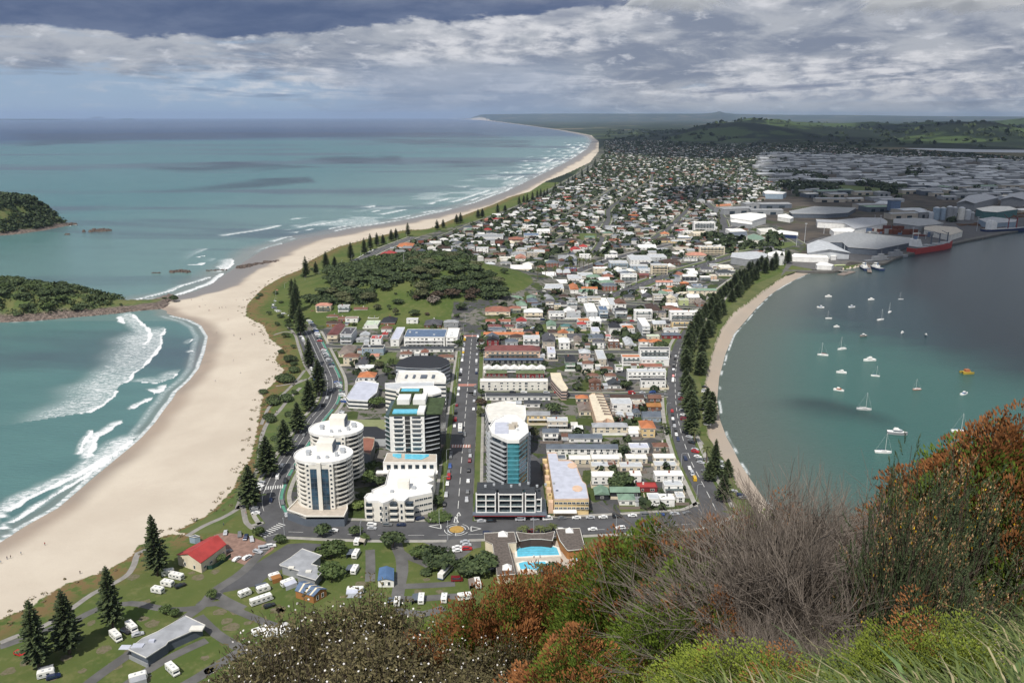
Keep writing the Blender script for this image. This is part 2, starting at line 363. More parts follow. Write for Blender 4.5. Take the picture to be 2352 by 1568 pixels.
def make_sea_mat():
 m = bpy.data.materials.new('sea_water'); m.use_nodes = True; t = NT(m.node_tree); b = t.n['Principled BSDF']
 g = t.node('ShaderNodeNewGeometry').outputs['Position']
 mp = t.node('ShaderNodeMapping'); t.link(g,mp.inputs[0]); mp.inputs['Rotation'].default_value = (0,0,R(28)); mp.inputs['Scale'].default_value = (1,3.2,1)
 mpf = t.node('ShaderNodeMapping'); t.link(g,mpf.inputs[0]); mpf.inputs['Rotation'].default_value = (0,0,R(-4)); mpf.inputs['Scale'].default_value = (1,4.2,1)
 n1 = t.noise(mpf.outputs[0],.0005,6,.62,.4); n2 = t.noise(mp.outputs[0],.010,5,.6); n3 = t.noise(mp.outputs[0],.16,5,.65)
 deep_shade = attr(t,'deep_shade')
 tq = t.mix(t.ss(n2,.35,.7),(.052,.152,.158),(.070,.188,.186))
 tq = t.mix(attr(t,'shal'),tq,(.160,.250,.235))
 tq = t.mix(t.m('MULTIPLY',t.ss(n1,.51,.60),.85),tq,(.065,.100,.125))  # purplish streaks: cloud shade painted into the water colour
 c = t.mix(t.ss(t.m('ADD',deep_shade,t.m('MULTIPLY',t.m('SUBTRACT',n1,.5),.5)),.35,.85),tq,(.012,.040,.105))  # dark blue offshore: depth tone and painted cloud shade together
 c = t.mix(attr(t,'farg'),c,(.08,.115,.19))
 hb = t.mix(t.ss(t.m('ADD',attr(t,'hdeep_shade'),t.m('MULTIPLY',t.m('SUBTRACT',n2,.5),.5)),.3,.8),(.036,.112,.098),(.014,.038,.048))  # slate harbour tone carries painted cloud shade
 hb = t.mix(attr(t,'hshal'),hb,(.095,.115,.098))
 c = t.mix(attr(t,'harb'),c,hb)
 murk = attr(t,'murk'); c = t.mix(murk,c,(.30,.27,.24))
 nf = t.noise(g,.42,6,.72,.4); nw = t.noise(mp.outputs[0],.13,5,.7,.5)
 fa = attr(t,'foam'); f = t.ss(t.m('ADD',fa,t.m('MULTIPLY',t.m('SUBTRACT',t.m('ADD',t.m('MULTIPLY',nf,.5),t.m('MULTIPLY',nw,.5)),.5),2.0)),.40,.80)
 f = t.m('MULTIPLY',f,t.ss(fa,.03,.2))
 c = t.mix(t.m('MULTIPLY',t.ss(fa,.08,.55),.42),c,(.50,.58,.58))
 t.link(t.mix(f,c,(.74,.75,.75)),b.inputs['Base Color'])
 t.link(t.m('ADD',.22,t.m('MULTIPLY',f,.6)),b.inputs['Roughness'])
 b.inputs['Specular IOR Level'].default_value = .30; b.inputs['IOR'].default_value = 1.33
 bn = t.node('ShaderNodeBump'); bn.inputs['Strength'].default_value = .55; bn.inputs['Distance'].default_value = 1.2
 hgt = t.m('ADD',n3,t.m('MULTIPLY',t.noise(mp.outputs[0],.9,3),.35))
 t.link(hgt,bn.inputs['Height']); t.link(bn.outputs[0],b.inputs['Normal'])
 return m
GMAT = make_ground_mat(); SMAT = make_sea_mat()
X,Y = polar_grid()
land = inside(LANDP,X,Y); inn = inside(INP,X,Y)
SH = np.concatenate([LANDP[:len(WL)+len(WO)]]); HS = LANDP[len(WL+WO+FARR)+len(QUAY)-1:]
d_oc = dist(A(WO,.3),X,Y); d_bay = dist(A(WL,.3),X,Y); d_h = dist(HS,X,Y)
d_quay = dist(LANDP[len(WL+WO+FARR)-1:len(WL+WO+FARR+QUAY)],X,Y)
d_sh = np.minimum(np.minimum(d_oc,d_bay),d_h)
d_in = dist(INP,X,Y)
def make_ground():
 sd = np.where(land,np.minimum(d_sh,d_quay*50),-np.minimum(d_sh,d_quay))
 z = np.clip(np.where(sd>0,sd*.055,sd*.08),-4,LAND-.05)
 z = np.where(inn,LAND,z); z = np.where(land|(sd>-60),z,-4)
 z = np.where(inn,LAND+drury(X,Y),z)
 hz = np.where((Y>4200)&inn,hills(X,Y),0); z = z+hz
 sand = np.where(inn,np.clip(.5-d_in/7,0,.5),np.clip(.5+d_in/7,.5,1)); sand = np.where(Y>2500,np.where(inn,0,1.),sand)
 nz = vnoise(X,Y,1/45.,3,3)
 wet_b = 1-sstep(d_bay+12*(nz-.5),3,17); wo = 34+26*sstep(Y,800,1200)
 wet_o = 1-sstep(d_oc+26*(nz-.5),wo*.7,wo); wet_h = 1-sstep(d_h+6*(nz-.5),8,27)
 wet = np.maximum(np.maximum(wet_b,wet_o),wet_h*.75)
 grey = sstep(wet_o,.3,.9)*(1-sstep(d_oc,12,60)*.5)
 urb = inside(URB,X,Y)*1.0; urb*=(drury(X,Y)<np.where(X>DC[0]+40,9,.4)); ind = inside(IND,X,Y)*1.0
 farm = sstep(Y,5200,6400)+0*X; farm = np.maximum(farm,np.where((Y>2500)&~inside(URB,X,Y),1,0))
 hl = sstep(hz,4,16)*(Y<30000); dune = (1-sstep(d_in,5,24))*inn*(X<30)*(Y<2400)*(d_oc<130+0*X)+(1-sstep(d_in,4,20))*inn*(d_bay<160)
 dune = np.clip(dune,0,1)*(d_h>60)
 o = grid_mesh('ground',X,Y,z,dict(sand=sand,wet=wet,grey=grey,urb=urb,ind=ind,far=np.clip(farm,0,1),hill=hl,dune=dune),GMAT,land|(d_sh<90)|(d_quay<40))
 tag(o,kind='structure')
def make_sea():
 rr = np.hypot(X,Y); harb = ((X>60)&(Y>0)&(X>(Y-300)*.25)&~((X<1000)&(Y>2300)))*1.0
 harb = (inside(A([(1640,1900),(1600,900),(1640,700),(1860,600),(2352,500),(3400,400),(4200,900),(4200,1900)]),X,Y))*1.0
 d_isl = dist(A([(-900,745),(-300,745),(0,737),(175,726),(370,708)]),X,Y)
 dsea = np.minimum(d_oc,d_bay)
 deep_shade = np.clip(sstep(rr,5200,9500)*.72+sstep(-X,400,3200)*.18*sstep(rr,1500,4500),0,1)  # offshore dark band, stands for cloud shade as well as depth
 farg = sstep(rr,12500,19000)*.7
 shal = sstep(-X,2600,200)*0+(1-sstep(dsea,60,900))*.55+.25*(1-sstep(rr,1400,4200))*sstep(X,-900,0)
 shal = np.clip(shal,0,.85)*np.where(Y<780,.45,1)
 nz = vnoise(X,Y,1/60.,21,3); nzl = vnoise(X,Y,1/170.,22,3)
 murk = (1-sstep(d_oc+22*(nz-.5),6,52))*.55*(d_oc<d_bay)+(1-sstep(d_bay+8*(nz-.5),2,15))*.4
 # surf lines parallel to the ocean beach
 foam = np.zeros(X.shape)
 for k,(off,w,th)in enumerate(((3,2.2,.46),(24,3.0,.50),(52,4.5,.53),(88,5.5,.57),(135,6.,.62),(190,7,.68))):
  wob = d_oc+26*(nzl-.5)-off
  seg = sstep(vnoise(X+31*k,Y,1/(55.+12*k),40+k,2),th,th+.06)*(sstep(Y,900+45*k,1150+60*k)if k else 1)
  w2 = w+np.clip((Y-900)/450,0,9)
  line = np.where(wob<0,np.exp(-(wob/(w2*.8))**2),np.exp(-np.abs(wob)/(w2*2.6)))
  foam = np.maximum(foam,line*seg*.74)
 foam*=(d_oc<d_bay+40)&~land&(Y<6500)
 foam = np.maximum(foam,(Y>1500)*(Y<5200)*sstep(vnoise(X,Y,1/70.,77,4)+.25*(1-sstep(d_oc,0,300)),.62,.8)*(1-sstep(d_oc,120,330))*.45*~land)
 # swash edge in the bay and the harbour
 foam = np.maximum(foam,(1-sstep(np.abs(d_bay+3*(nz-.5)-1.2),.8,2.8))*.62*(Y<800))
 foam = np.maximum(foam,(1-sstep(np.abs(d_bay+10*(nzl-.5)-9),.5,5))*.42*(Y<800))
 foam = np.maximum(foam,(1-sstep(np.abs(d_h+1.5*(nz-.5)-1.2),.4,1.5))*.62*sstep(vnoise(X,Y,1/12.,61,2),.3,.55)*(harb>0))
 # breakers, traced: (crest polyline, crest half width, trailing width, strength); water trails on the left of travel
 BR = [([(305,722),(322,739),(337,752),(346,767),(342,782),(332,790)],1.5,24,.56),([(370,772),(371,789),(366,799),(350,819),(328,844),(305,857),(300,871),(290,877)],1.3,64,.54),([(267,899),(262,910),(250,918),(236,930),(205,946),(180,950)],1.2,50,.50),([(275,728),(279,737),(285,742)],1.2,5,.7),([(379,755),(378,762),(372,770)],1.0,14,.5),([(272,972),(245,990),(222,1003),(212,1030),(206,1045)],1.6,9,.66),([(212,990),(190,1020),(184,1040)],.8,5,.5),([(379,888),(372,896),(362,901),(345,897)],1.4,9,.72),([(345,916),(328,924),(305,937)],.9,7,.6),([(406,859),(398,868),(360,880),(330,878)],.7,20,.46),([(300,1014),(262,1042),(225,1062),(180,1090),(120,1118),(60,1146),(0,1188),(-120,1245)],1.6,19,.62),([(290,1028),(240,1062),(190,1098),(120,1140),(60,1178),(0,1218)],1.0,6,.55),([(444,805),(440,807)],1.0,8,.5),([(442,780),(436,786)],.7,8,.4),([(535,597),(534,606),(526,614),(515,620),(505,617)],1.6,26,.62),([(512,629),(487,650),(455,662),(412,677)],1.3,9,.7),([(480,638),(450,648),(420,656),(395,668),(365,676),(335,684),(305,690)],1.0,12,.55),([(469,605),(460,609),(440,609)],1.6,12,.72),([(470,588),(458,590)],1.2,8,.6),([(640,583),(610,585)],1,6,.5),([(175,516),(160,518),(148,515)],1.5,10,.6)]
 for pl,hw,tw,st in BR:
  P = A(pl); d = dist(P,X,Y); near = d<tw*3+30
  # signed side: left of travel direction of the polyline = seaward
  side = np.zeros(X.shape)
  best = np.full(X.shape,1e12)
  for i in range(len(P)-1):
   (x0,y0),(x1,y1) = P[i],P[i+1]; dx,dy = x1-x0,y1-y0; L = dx*dx+dy*dy
   tt = np.clip(((X-x0)*dx+(Y-y0)*dy)/L,0,1); dd = (X-x0-tt*dx)**2+(Y-y0-tt*dy)**2
   cr = dx*(Y-y0)-dy*(X-x0); side = np.where(dd<best,np.sign(cr),side); best = np.minimum(best,dd)
  jag = d+1.6*(vnoise(X,Y,1/7.,90,2)-.5)*2
  body = np.where(side<0,1-sstep(jag,tw*.3,tw*(1+.8*(nz-.5))),0)*st*(.84+.32*nz)
  crest = (1-sstep(jag,hw*.7,hw*1.7))*1.0
  foam = np.where(near,np.maximum(foam,np.maximum(body,crest*.95)),foam)
 foam*=~land|(d_sh<8)
 P_isl = A([(-900,748),(0,741),(37,740),(100,736),(175,729),(225,725),(275,720),(312,715),(350,711)])
 foam = np.maximum(foam,(1-sstep(np.abs(dist(P_isl,X,Y)+3*(nz-.5)),.8,3))*.55*sstep(nz,.45,.6))
 murk = np.maximum(murk,np.clip(foam,0,.6)*.25*(Y<800))
 hdeep_shade = sstep(X*.55+Y*.45,350,620)+.5*np.exp(-((X-175)/80)**2-((Y-540)/22)**2)  # darker to the right plus an oval patch, cloud shade painted in
 hshal = (1-sstep(d_h,10,85))*.85
 tag(grid_mesh('sea',X,Y,np.zeros(X.shape),dict(deep_shade=deep_shade,farg=farg,shal=shal,harb=harb,hdeep_shade=np.clip(hdeep_shade,0,1),hshal=hshal,murk=np.clip(murk,0,1),foam=foam),SMAT,~land|(d_sh<30)|(d_quay<30)),kind='structure')
make_ground(); make_sea()
for poly in([(1917,325),(1990,325),(2072,328),(2150,331),(2215,331),(2280,334),(2600,345),(2600,360),(2358,351),(2206,349),(2072,341),(1971,332)],[(2210,367),(2260,365.5),(2358,366),(2600,368),(2600,384),(2358,379),(2290,374)]):
 s = MB().sheet([G(*p,3.2)for p in poly],3.2).build('estuary_water',pmat('estuary',(.30,.33,.38),.35,.1,.002)); tag(s,kind='structure')
 # ================================================================== islands
def mound(name,outline,hf,cell,rim_col_noise=1.0,base=-1.0):
 P = np.array([G(u,v,0.5)for u,v in outline]); x0,y0 = P.min(0); x1,y1 = P.max(0)
 xs = np.arange(x0-6,x1+6,cell); ys = np.arange(y0-6,y1+6,cell); GX,GY = np.meshgrid(xs,ys)
 ins = inside(P,GX,GY); d = dist(P,GX,GY,True)*np.where(ins,1,-1)
 Z = np.where(d>0,hf(GX,GY,d),d*.5); rough = vnoise(GX,GY,1/4.5,31,4)-.5
 Z = Z+rough*3.2*np.exp(-(np.abs(d)/14)**2)+rough*.5
 veg = sstep(d+10*(vnoise(GX,GY,1/22.,33,3)-.5),9,15)
 m = MATS.get('island')
 if not m:
  m = bpy.data.materials.new('island'); m.use_nodes = True; t = NT(m.node_tree); b = t.n['Principled BSDF']; MATS['island'] = m
  g = t.node('ShaderNodeNewGeometry').outputs['Position']
  rock = t.mix(t.ss(t.noise(g,.35,6,.7),.38,.62),(.085,.065,.052),(.27,.21,.175)); rock = t.mix(t.ss(t.noise(g,1.1,4),.5,.62),rock,(.05,.042,.038))
  gr = t.mix(t.ss(t.noise(g,.12,4),.4,.6),(.09,.13,.035),(.14,.15,.05))
  t.link(t.mix(attr(t,'veg'),rock,gr),b.inputs['Base Color']); b.inputs['Roughness'].default_value = .95
  bn = t.node('ShaderNodeBump'); bn.inputs['Strength'].default_value = 1; bn.inputs['Distance'].default_value = 1.5
  t.link(t.noise(g,.5,6,.7),bn.inputs['Height']); t.link(bn.outputs[0],b.inputs['Normal'])
 o = grid_mesh(name,GX,GY,Z,dict(veg=veg),m,ins|(d>-6)); tag(o,kind='structure'); return P
ISL1 = [(-330,760),(-120,744),(0,739),(37,738),(100,734),(175,727),(225,723),(275,718),(312,713),(350,710),(372,708),(388,700),(412,688),(402,680),(387,676),(372,682),(352,689),(325,692),(300,691),(262,688),(237,682),(182,680),(150,684),(60,672),(-60,655),(-330,640)]
def hf1(x,y,d):
 cx,cy = G(-80,700,5); s = np.exp(-((x-cx)/135)**2-((y-cy)/75)**2)
 return 1.2+2.2*sstep(d,0,10)+22*s*sstep(d,4,40)+3*sstep(-(x-G(240,700,3)[0]),-25,25)*sstep(d,6,20)
P1 = mound('island',ISL1,hf1,1.7)
ISL2 = [(-500,545),(-200,548),(0,541),(52,536),(110,527),(150,519),(168,515),(150,511),(110,505),(0,496),(-300,490),(-500,500)]
def hf2(x,y,d):
 cx,cy = G(-40,520,5); s = np.exp(-(np.abs(x-cx)/165)**4)
 return 1+3*sstep(d,0,12)+44*sstep(d,6,58)*s
P2 = mound('distant_island',ISL2,hf2,3.0)
def h_isl(x,y,P,hf):
 a = np.array([x]); b = np.array([y]); d = dist(P,a,b,True)
 return float(hf(a,b,d)[0])if inside(P,a,b)[0]else-99
 # two low islands on the horizon, and reefs
for nm,uu,vv,w,hh in(('distant_island',(-120,143),275.2,500,60),('distant_island',(267,296),274.6,300,70),('distant_island',(200,212),271.6,900,190)):
 x0,y = G(uu[0],vv+.6,0); x1,_ = G(uu[1],vv+.6,0); mb = MB(); n = 26; rnd = random.Random(uu[1])
 rowsz = []
 for j in range(5):
  fy = math.sin(math.pi*j/4)
  for i in range(n+1):
   fx = min(1,math.sin(math.pi*i/n)*2.5); mb.v.append((x0+(x1-x0)*i/n,y+w*j,fx*fy*hh*rnd.uniform(.6,1)-2))
 for j in range(4):
  for i in range(n): mb.f.append((j*(n+1)+i,j*(n+1)+i+1,(j+1)*(n+1)+i+1,(j+1)*(n+1)+i)); mb.mi.append(0)
 tag(mb.build(nm,pmat('far_bush',(.03,.042,.022),.95,.3,.01),smooth=True),kind='structure')
ROCK = pmat('rock',(.15,.115,.095),.95,.5,.5,bump=.6,col2=(.07,.055,.048))
def reef(path,w,h,label,n=40,seed=1):
 rnd = random.Random(seed); P = [Vector((*G(u,v,.2),0))for u,v in path]; mb = MB()
 for i in range(n):
  t = rnd.random()*(len(P)-1); k = min(int(t),len(P)-2); p = P[k].lerp(P[k+1],t-k)+Vector((rnd.gauss(0,w),rnd.gauss(0,w),0))
  r = rnd.uniform(.5,1)*h*1.7; pl = [(p.x+r*rnd.uniform(.6,1.3)*math.cos(a*1.05),p.y+r*rnd.uniform(.6,1.3)*math.sin(a*1.05))for a in range(6)]
  mb.prism(pl,-1,h*rnd.uniform(.5,1.1),0,taper=.45)
 tag(mb.build('rock',ROCK),label,'rock')
reef([FO(1565,395),FO(1650,385),FO(1735,392)],2.0,2.6,'low brown rock reef in the sea off the ocean beach',46,1)
reef([FO(1400,400),FO(1470,402)],1.0,1.2,'small dark rocks awash left of the brown reef',14,2)
reef([FO(1910,380),FO(2080,370)],1.3,1.3,'thin line of dark rocks between the reef and the shore',22,3)
reef([FN(0,355),FN(90,340),FN(200,320),FN(330,312)],3.0,3.4,'brown rock outcrop across the wet sand of the ocean beach',90,4)
reef([FO(800,22),FO(930,15),FO(1020,12)],4.0,4.0,'long low rock islet beyond the near headland',40,5)
reef([FO(600,48),FO(650,47)],1.5,1.8,'tiny rock left of the long low islet',12,6)
reef([(152,518),(166,515)],4,3,'rock spit at the tip of the wooded round island',24,7)
# ================================================================== roads, paths, parks
ASPH = pmat('asphalt',(.088,.088,.092),.9,.16,.12,bump=.1); ASPH2 = pmat('old_asphalt',(.125,.122,.118),.92,.2,.15)
PAVE = pmat('pavement_concrete',(.34,.325,.295),.9,.15,.3); LAWN = pmat('lawn',(.074,.112,.029),.95,.3,.12,col2=(.11,.13,.044),bump=.2)
LAWN2 = pmat('dry_lawn',(.125,.135,.05),.95,.25,.1,col2=(.085,.105,.035)); PATHM = pmat('path_concrete',(.27,.255,.235),.9,.15,.3)
MARK = pmat('road_marking',(.66,.66,.63),.8,.1,1.0); YMARK = pmat('yellow_marking',(.42,.26,.07),.8,.1,1.0); RMARK = pmat('red_threshold',(.40,.19,.15),.85,.15,.8)
GMARK = pmat('green_cycle_lane',(.09,.26,.19),.85,.15,.6); BRICKP = pmat('brick_paving',(.26,.165,.13),.9,.2,.5)
def smooth_line(P,step=6.0):
 P = [Vector((*p[:2],0))for p in P]; out = []
 for i in range(len(P)-1):
  p0 = P[max(i-1,0)]; p1 = P[i]; p2 = P[i+1]; p3 = P[min(i+2,len(P)-1)]; n = max(2,int((p2-p1).length/step))
  for k in range(n):
   t = k/n; out.append(.5*((2*p1)+(p2-p0)*t+(2*p0-5*p1+4*p2-p3)*t*t+(3*p1-p0-3*p2+p3)*t**3))
 out.append(P[-1]); return out
def ribbon(mb,P,a,b,z,mi=0,zt=None,skip=None):
 """strip between lateral offsets a<b along P"""
 n = len(P); N = []
 for i in range(n):
  d = (P[min(i+1,n-1)]-P[max(i-1,0)]).normalized(); N.append(Vector((-d.y,d.x,0)))
 for i in range(n-1):
  q = [P[i]+N[i]*a,P[i+1]+N[i+1]*a,P[i+1]+N[i+1]*b,P[i]+N[i]*b]
  c = (q[0]+q[1]+q[2]+q[3])/4
  if skip and skip(c.x,c.y): continue
  q = q[::-1]
  mb.add([(p.x,p.y,z)for p in q],[(0,1,2,3)],mi)
  if zt is not None:
   for j in range(4):
    u,w = q[j],q[(j+1)%4]; mb.add([(u.x,u.y,zt),(w.x,w.y,zt),(w.x,w.y,z),(u.x,u.y,z)],[(0,1,2,3)],mi)
ROADS = []
def road(name,path,w,pave=1.8,verge=2.2,mat=None,zoff=0.0,f=FV,step=6.0):
 P = smooth_line([G(*f(*p))for p in path],step); ROADS.append((name,P,w/2,pave,verge,mat or ASPH,zoff,np.array([[p.x,p.y]for p in P])))
 return P
MAIN = road('main_street',[(1046,1230),(1051,1180),(1060,1060),(1066,985),(1073,900),(1079,830),(1084,775),(1091,733),(1102,712),(1122,699),(1142,686)],14.5,1.7,3.0)
ADAMS = road('cross_road',[(596,1226),(650,1212),(690,1211),(776,1215),(900,1218),(1046,1217),(1200,1212),(1400,1204),(1530,1196),(1600,1189),(1644,1168)],17.5,2.2,0)
PARADE = road('beach_road',[(951,544),(876,573),(814,605),(770,626),(731,647),(691,660),(663,671),(652,684),(650,700),(664,716),(684,728),(700,741),(714,762),(727,788),(738,812),(751,840),(763,868),(765,893),(758,922),(740,947),(725,964),(699,1003),(671,1045),(645,1085),(630,1115),(621,1146),(629,1178),(652,1204)],13.5,2.2,1.0)
MALL = road('harbour_road',[(1644,1172),(1634,1150),(1611,1105),(1590,1065),(1571,1015),(1559,970),(1552,920),(1551,870),(1555,832),(1564,795),(1582,765),(1602,735),(1632,700),(1665,665),(1710,632),(1750,612),(1810,598),(1868,600)],12,2.5,1.5)
S1 = road('side_street',[(1088,905),(1093,904),(1276,906),(1409,908),(1549,904)],8.5,1.5,1.0)
S2 = road('side_street',[(1086,806),(1240,808),(1317,808),(1408,808),(1460,808),(1559,811)],8,1.5,1.0)
S3 = road('side_street',[(1092,733),(1184,738),(1317,738),(1512,741),(1596,741)],8,1.5,1.0)
S4 = road('side_street',[(1380,689),(1408,693),(1512,700),(1640,708)],8,1.5,1.5)
S5 = road('side_street',[(724,790),(760,795),(823,797),(919,803),(1000,803),(1080,801)],7,1.2,.8)
S6 = road('side_street',[(706,724),(760,728),(823,731),(900,732),(1000,732),(1088,733)],7,1.2,.8)
DIAG = road('diagonal_street',[(1300,712),(1345,699),(1392,684),(1450,663),(1507,641),(1543,628),(1593,614),(1650,598),(1700,583),(1760,570)],13,1.6,5.0)
SHOP = road('shopping_street',[(1142,686),(1155,674),(1181,667),(1220,656),(1260,645),(1312,629),(1351,613),(1400,597),(1450,583),(1520,566),(1600,548),(1668,528),(1700,516)],12,3,0)
FARR_ = [([(1382,530),(1396,508),(1397,490),(1402,477),(1442,449),(1493,416),(1500,400)],9),([(1500,548),(1536,524),(1560,500),(1574,487)],9),([(1670,552),(1664,522),(1655,498),(1638,480),(1622,467)],14),([(1268,560),(1300,540),(1340,524),(1396,508)],8),([(1340,600),(1372,570),(1384,545)],8),([(1160,620),(1230,595),(1290,585),(1330,578)],8),([(1290,500),(1330,478),(1360,465),(1400,440),(1430,420)],8),([(985,555),(1050,530),(1110,505),(1180,480),(1260,440),(1310,412),(1360,380)],10),([(1574,487),(1590,470),(1610,440),(1620,415)],9),([(1660,470),(1740,475),(1840,500)],9),([(1655,498),(1730,520),(1800,540),(1840,560)],9)]
for p,w in FARR_: road('suburb_street',p,w,1.2,2.0)
# camp roads
CAMP = [([(652,1216),(640,1228),(618,1250),(560,1310),(525,1335),(490,1358),(470,1385),(440,1408),(410,1430),(371,1457),(300,1500),(235,1545),(200,1572)],4.4),([(450,1392),(500,1385),(540,1400),(600,1425),(660,1447),(700,1470)],3.6),([(495,1362),(520,1378),(560,1397)],3.6),([(455,1415),(497,1455),(530,1475),(560,1490),(620,1500)],4.2),([(560,1490),(510,1520),(455,1555),(420,1575)],4.5),([(475,1470),(430,1490),(380,1515),(330,1545),(290,1572)],4.0),([(0,1485),(50,1468),(110,1446),(180,1420),(225,1398),(300,1385),(360,1395),(400,1400),(450,1396)],3.6),([(908,1238),(914,1262),(922,1280),(924,1310),(918,1340),(912,1375)],5.2),([(850,1262),(851,1300),(850,1335)],4.2),([(905,1374),(960,1375),(1020,1370),(1070,1368)],4.2),([(925,1346),(980,1344),(1045,1340)],4),([(914,1262),(940,1280),(970,1292),(985,1300)],3.6),([(905,1400),(970,1410),(1020,1395)],4.2),([(585,1240),(560,1262),(540,1290)],3.6)]
for p,w in CAMP: road('camp_road',p,w,0,0,ASPH2,-.02,step=4)
_RP = np.concatenate([r[7]for r in ROADS]); _RH = np.concatenate([np.full(len(r[7]),r[2])for r in ROADS]); _RI = np.concatenate([np.full(len(r[7]),i)for i,r in enumerate(ROADS)]); _RK = np.concatenate([np.arange(len(r[7]))for r in ROADS])
def road_at(x,y,pad=0.0,skip=None):
 d = np.hypot(_RP[:,0]-x,_RP[:,1]-y)-_RH; near = np.nonzero(d<pad+3.5)[0]
 for i in sorted(set(_RI[near])):
  r = ROADS[i]; ks = _RK[near[_RI[near]==i]]; a,b = max(0,ks.min()-1),ks.max()+2
  if float(dist(r[7][a:b],np.array([x]),np.array([y]))[0])<r[2]+pad: return r
 return None
for nm,P,hw,pv,vg,mt,zo,A_ in ROADS:
 mb = MB(); ribbon(mb,P,-hw,hw,LAND+.06+zo)
 o = mb.build(nm,mt); tag(o,kind='structure')
for i,o in enumerate([o for o in C.objects if o.get('kind')=='structure' and('street' in o.name or 'road' in o.name)]): o.location.z = .0045*(i%9)
sk = lambda name: (lambda x,y:road_at(x,y,.3,None)is not None)
mb = MB(); mv = MB()
for nm,P,hw,pv,vg,mt,zo,A_ in ROADS:
 if not pv: continue
 Pf = smooth_line([(p.x,p.y)for p in P],3.0)
 f = sk(nm)
 for s in(-1,1):
  a,b = sorted((s*(hw+.35),s*(hw+.35+vg)))
  if vg: ribbon(mv,Pf,a,b,LAND+.12,0,LAND-.1,f)
  a,b = sorted((s*(hw+.35+vg),s*(hw+.35+vg+pv))); ribbon(mb,Pf,a,b,LAND+.15,0,LAND-.1,f)
tag(mb.build('pavement',PAVE),kind='structure'); tag(mv.build('grass_verge',LAWN),kind='structure')
# markings
mb = MB(); my = MB(); mg = MB()
def dashes(P,off,on,gap,w,m=None,i0=0,i1=None,z=LAND+.13):
 m = m or mb; Q = smooth_line([(p.x,p.y)for p in P],1.0)[i0:i1]; L = int(on+gap)
 for k in range(0,len(Q)-int(on)-1,L): ribbon(m,Q[k:k+int(on)+1],off-w/2,off+w/2,z)
dashes(MAIN,0,8,5,.30); dashes(ADAMS,0,400,1,.25,my); dashes(ADAMS,-4.6,7,6,.2)
dashes(PARADE,-.3,30,3,.22); dashes(MALL,0,7,5,.3); dashes(DIAG,0,5,7,.3); dashes(PARADE,4.2,60,2,.2); dashes(PARADE,-4.0,60,2,.2)
for s in(S1,S2,S3): dashes(s,0,2,8,.2)
dashes(PARADE,5.4,45,9,1.5,mg,250)
for p0,p1,n in(((600,1232),(650,1202),9),((608,1121),(652,1117),8),((1037,1024),(1080,1024),7)):
 a = Vector((*G(*p0),0)); b = Vector((*G(*p1),0)); d = (b-a).normalized(); nn = Vector((-d.y,d.x,0))
 for i in range(n):
  c = a.lerp(b,(i+.5)/n); q = [c-d*.28-nn*2.1,c+d*.28-nn*2.1,c+d*.28+nn*2.1,c-d*.28+nn*2.1]; mb.add([(p.x,p.y,LAND+.14)for p in q],[(0,1,2,3)])
  # roundabout splitter islands, arrows
for l in([(1026,1206),(1028,1212),(1004,1213)],): pass
def tri_outline(l,w=.25):
 P = [Vector((*G(*p),0))for p in l+[l[0]]]
 for i in range(len(P)-1):
  d = (P[i+1]-P[i]).normalized(); n = Vector((-d.y,d.x,0))*w; q = [P[i]-n,P[i+1]-n,P[i+1]+n,P[i]+n]; mb.add([(p.x,p.y,LAND+.14)for p in q],[(0,1,2,3)])
for l in([(985,1208),(1012,1204),(1013,1214)],[(1105,1214),(1082,1209),(1082,1220)],[(1046,1185),(1053,1200),(1043,1200)],[(1049,1184),(1054,1176),(1058,1184)]): tri_outline(l,.22)
rc = Vector((*G(1049,1216),0))
for r0,r1,m_,z in((0,3.4,my,.24),(3.9,4.3,mb,.13),(5.6,5.9,mb,.13)):
 n = 28
 for i in range(n):
  if r1>3.5 and(i%7)>4: continue
  t0,t1 = 2*math.pi*i/n,2*math.pi*(i+1)/n; z_ = LAND+z
  m_.add([(rc.x+r1*math.cos(t0),rc.y+r1*math.sin(t0),z_),(rc.x+r1*math.cos(t1),rc.y+r1*math.sin(t1),z_),(rc.x+r0*math.cos(t1),rc.y+r0*math.sin(t1),z_+.02),(rc.x+r0*math.cos(t0),rc.y+r0*math.sin(t0),z_+.02)],[(0,1,2,3)])
tag(mb.build('white_road_markings',MARK),kind='structure'); tag(my.build('yellow_road_markings',YMARK),kind='structure'); tag(mg.build('green_cycle_lane',GMARK),kind='structure')
mb = MB()
for v in(870,886,1022):
 pass
for(u0,u1,v0,v1)in((1053,1094,881.5,887),(1037,1081,1021,1028),(1058,1097,770,773)): mb.sheet([G(u0,v1),G(u1,v1),G(u1,v0),G(u0,v0)],LAND+.12)
tag(mb.build('red_threshold_strips',RMARK),kind='structure')
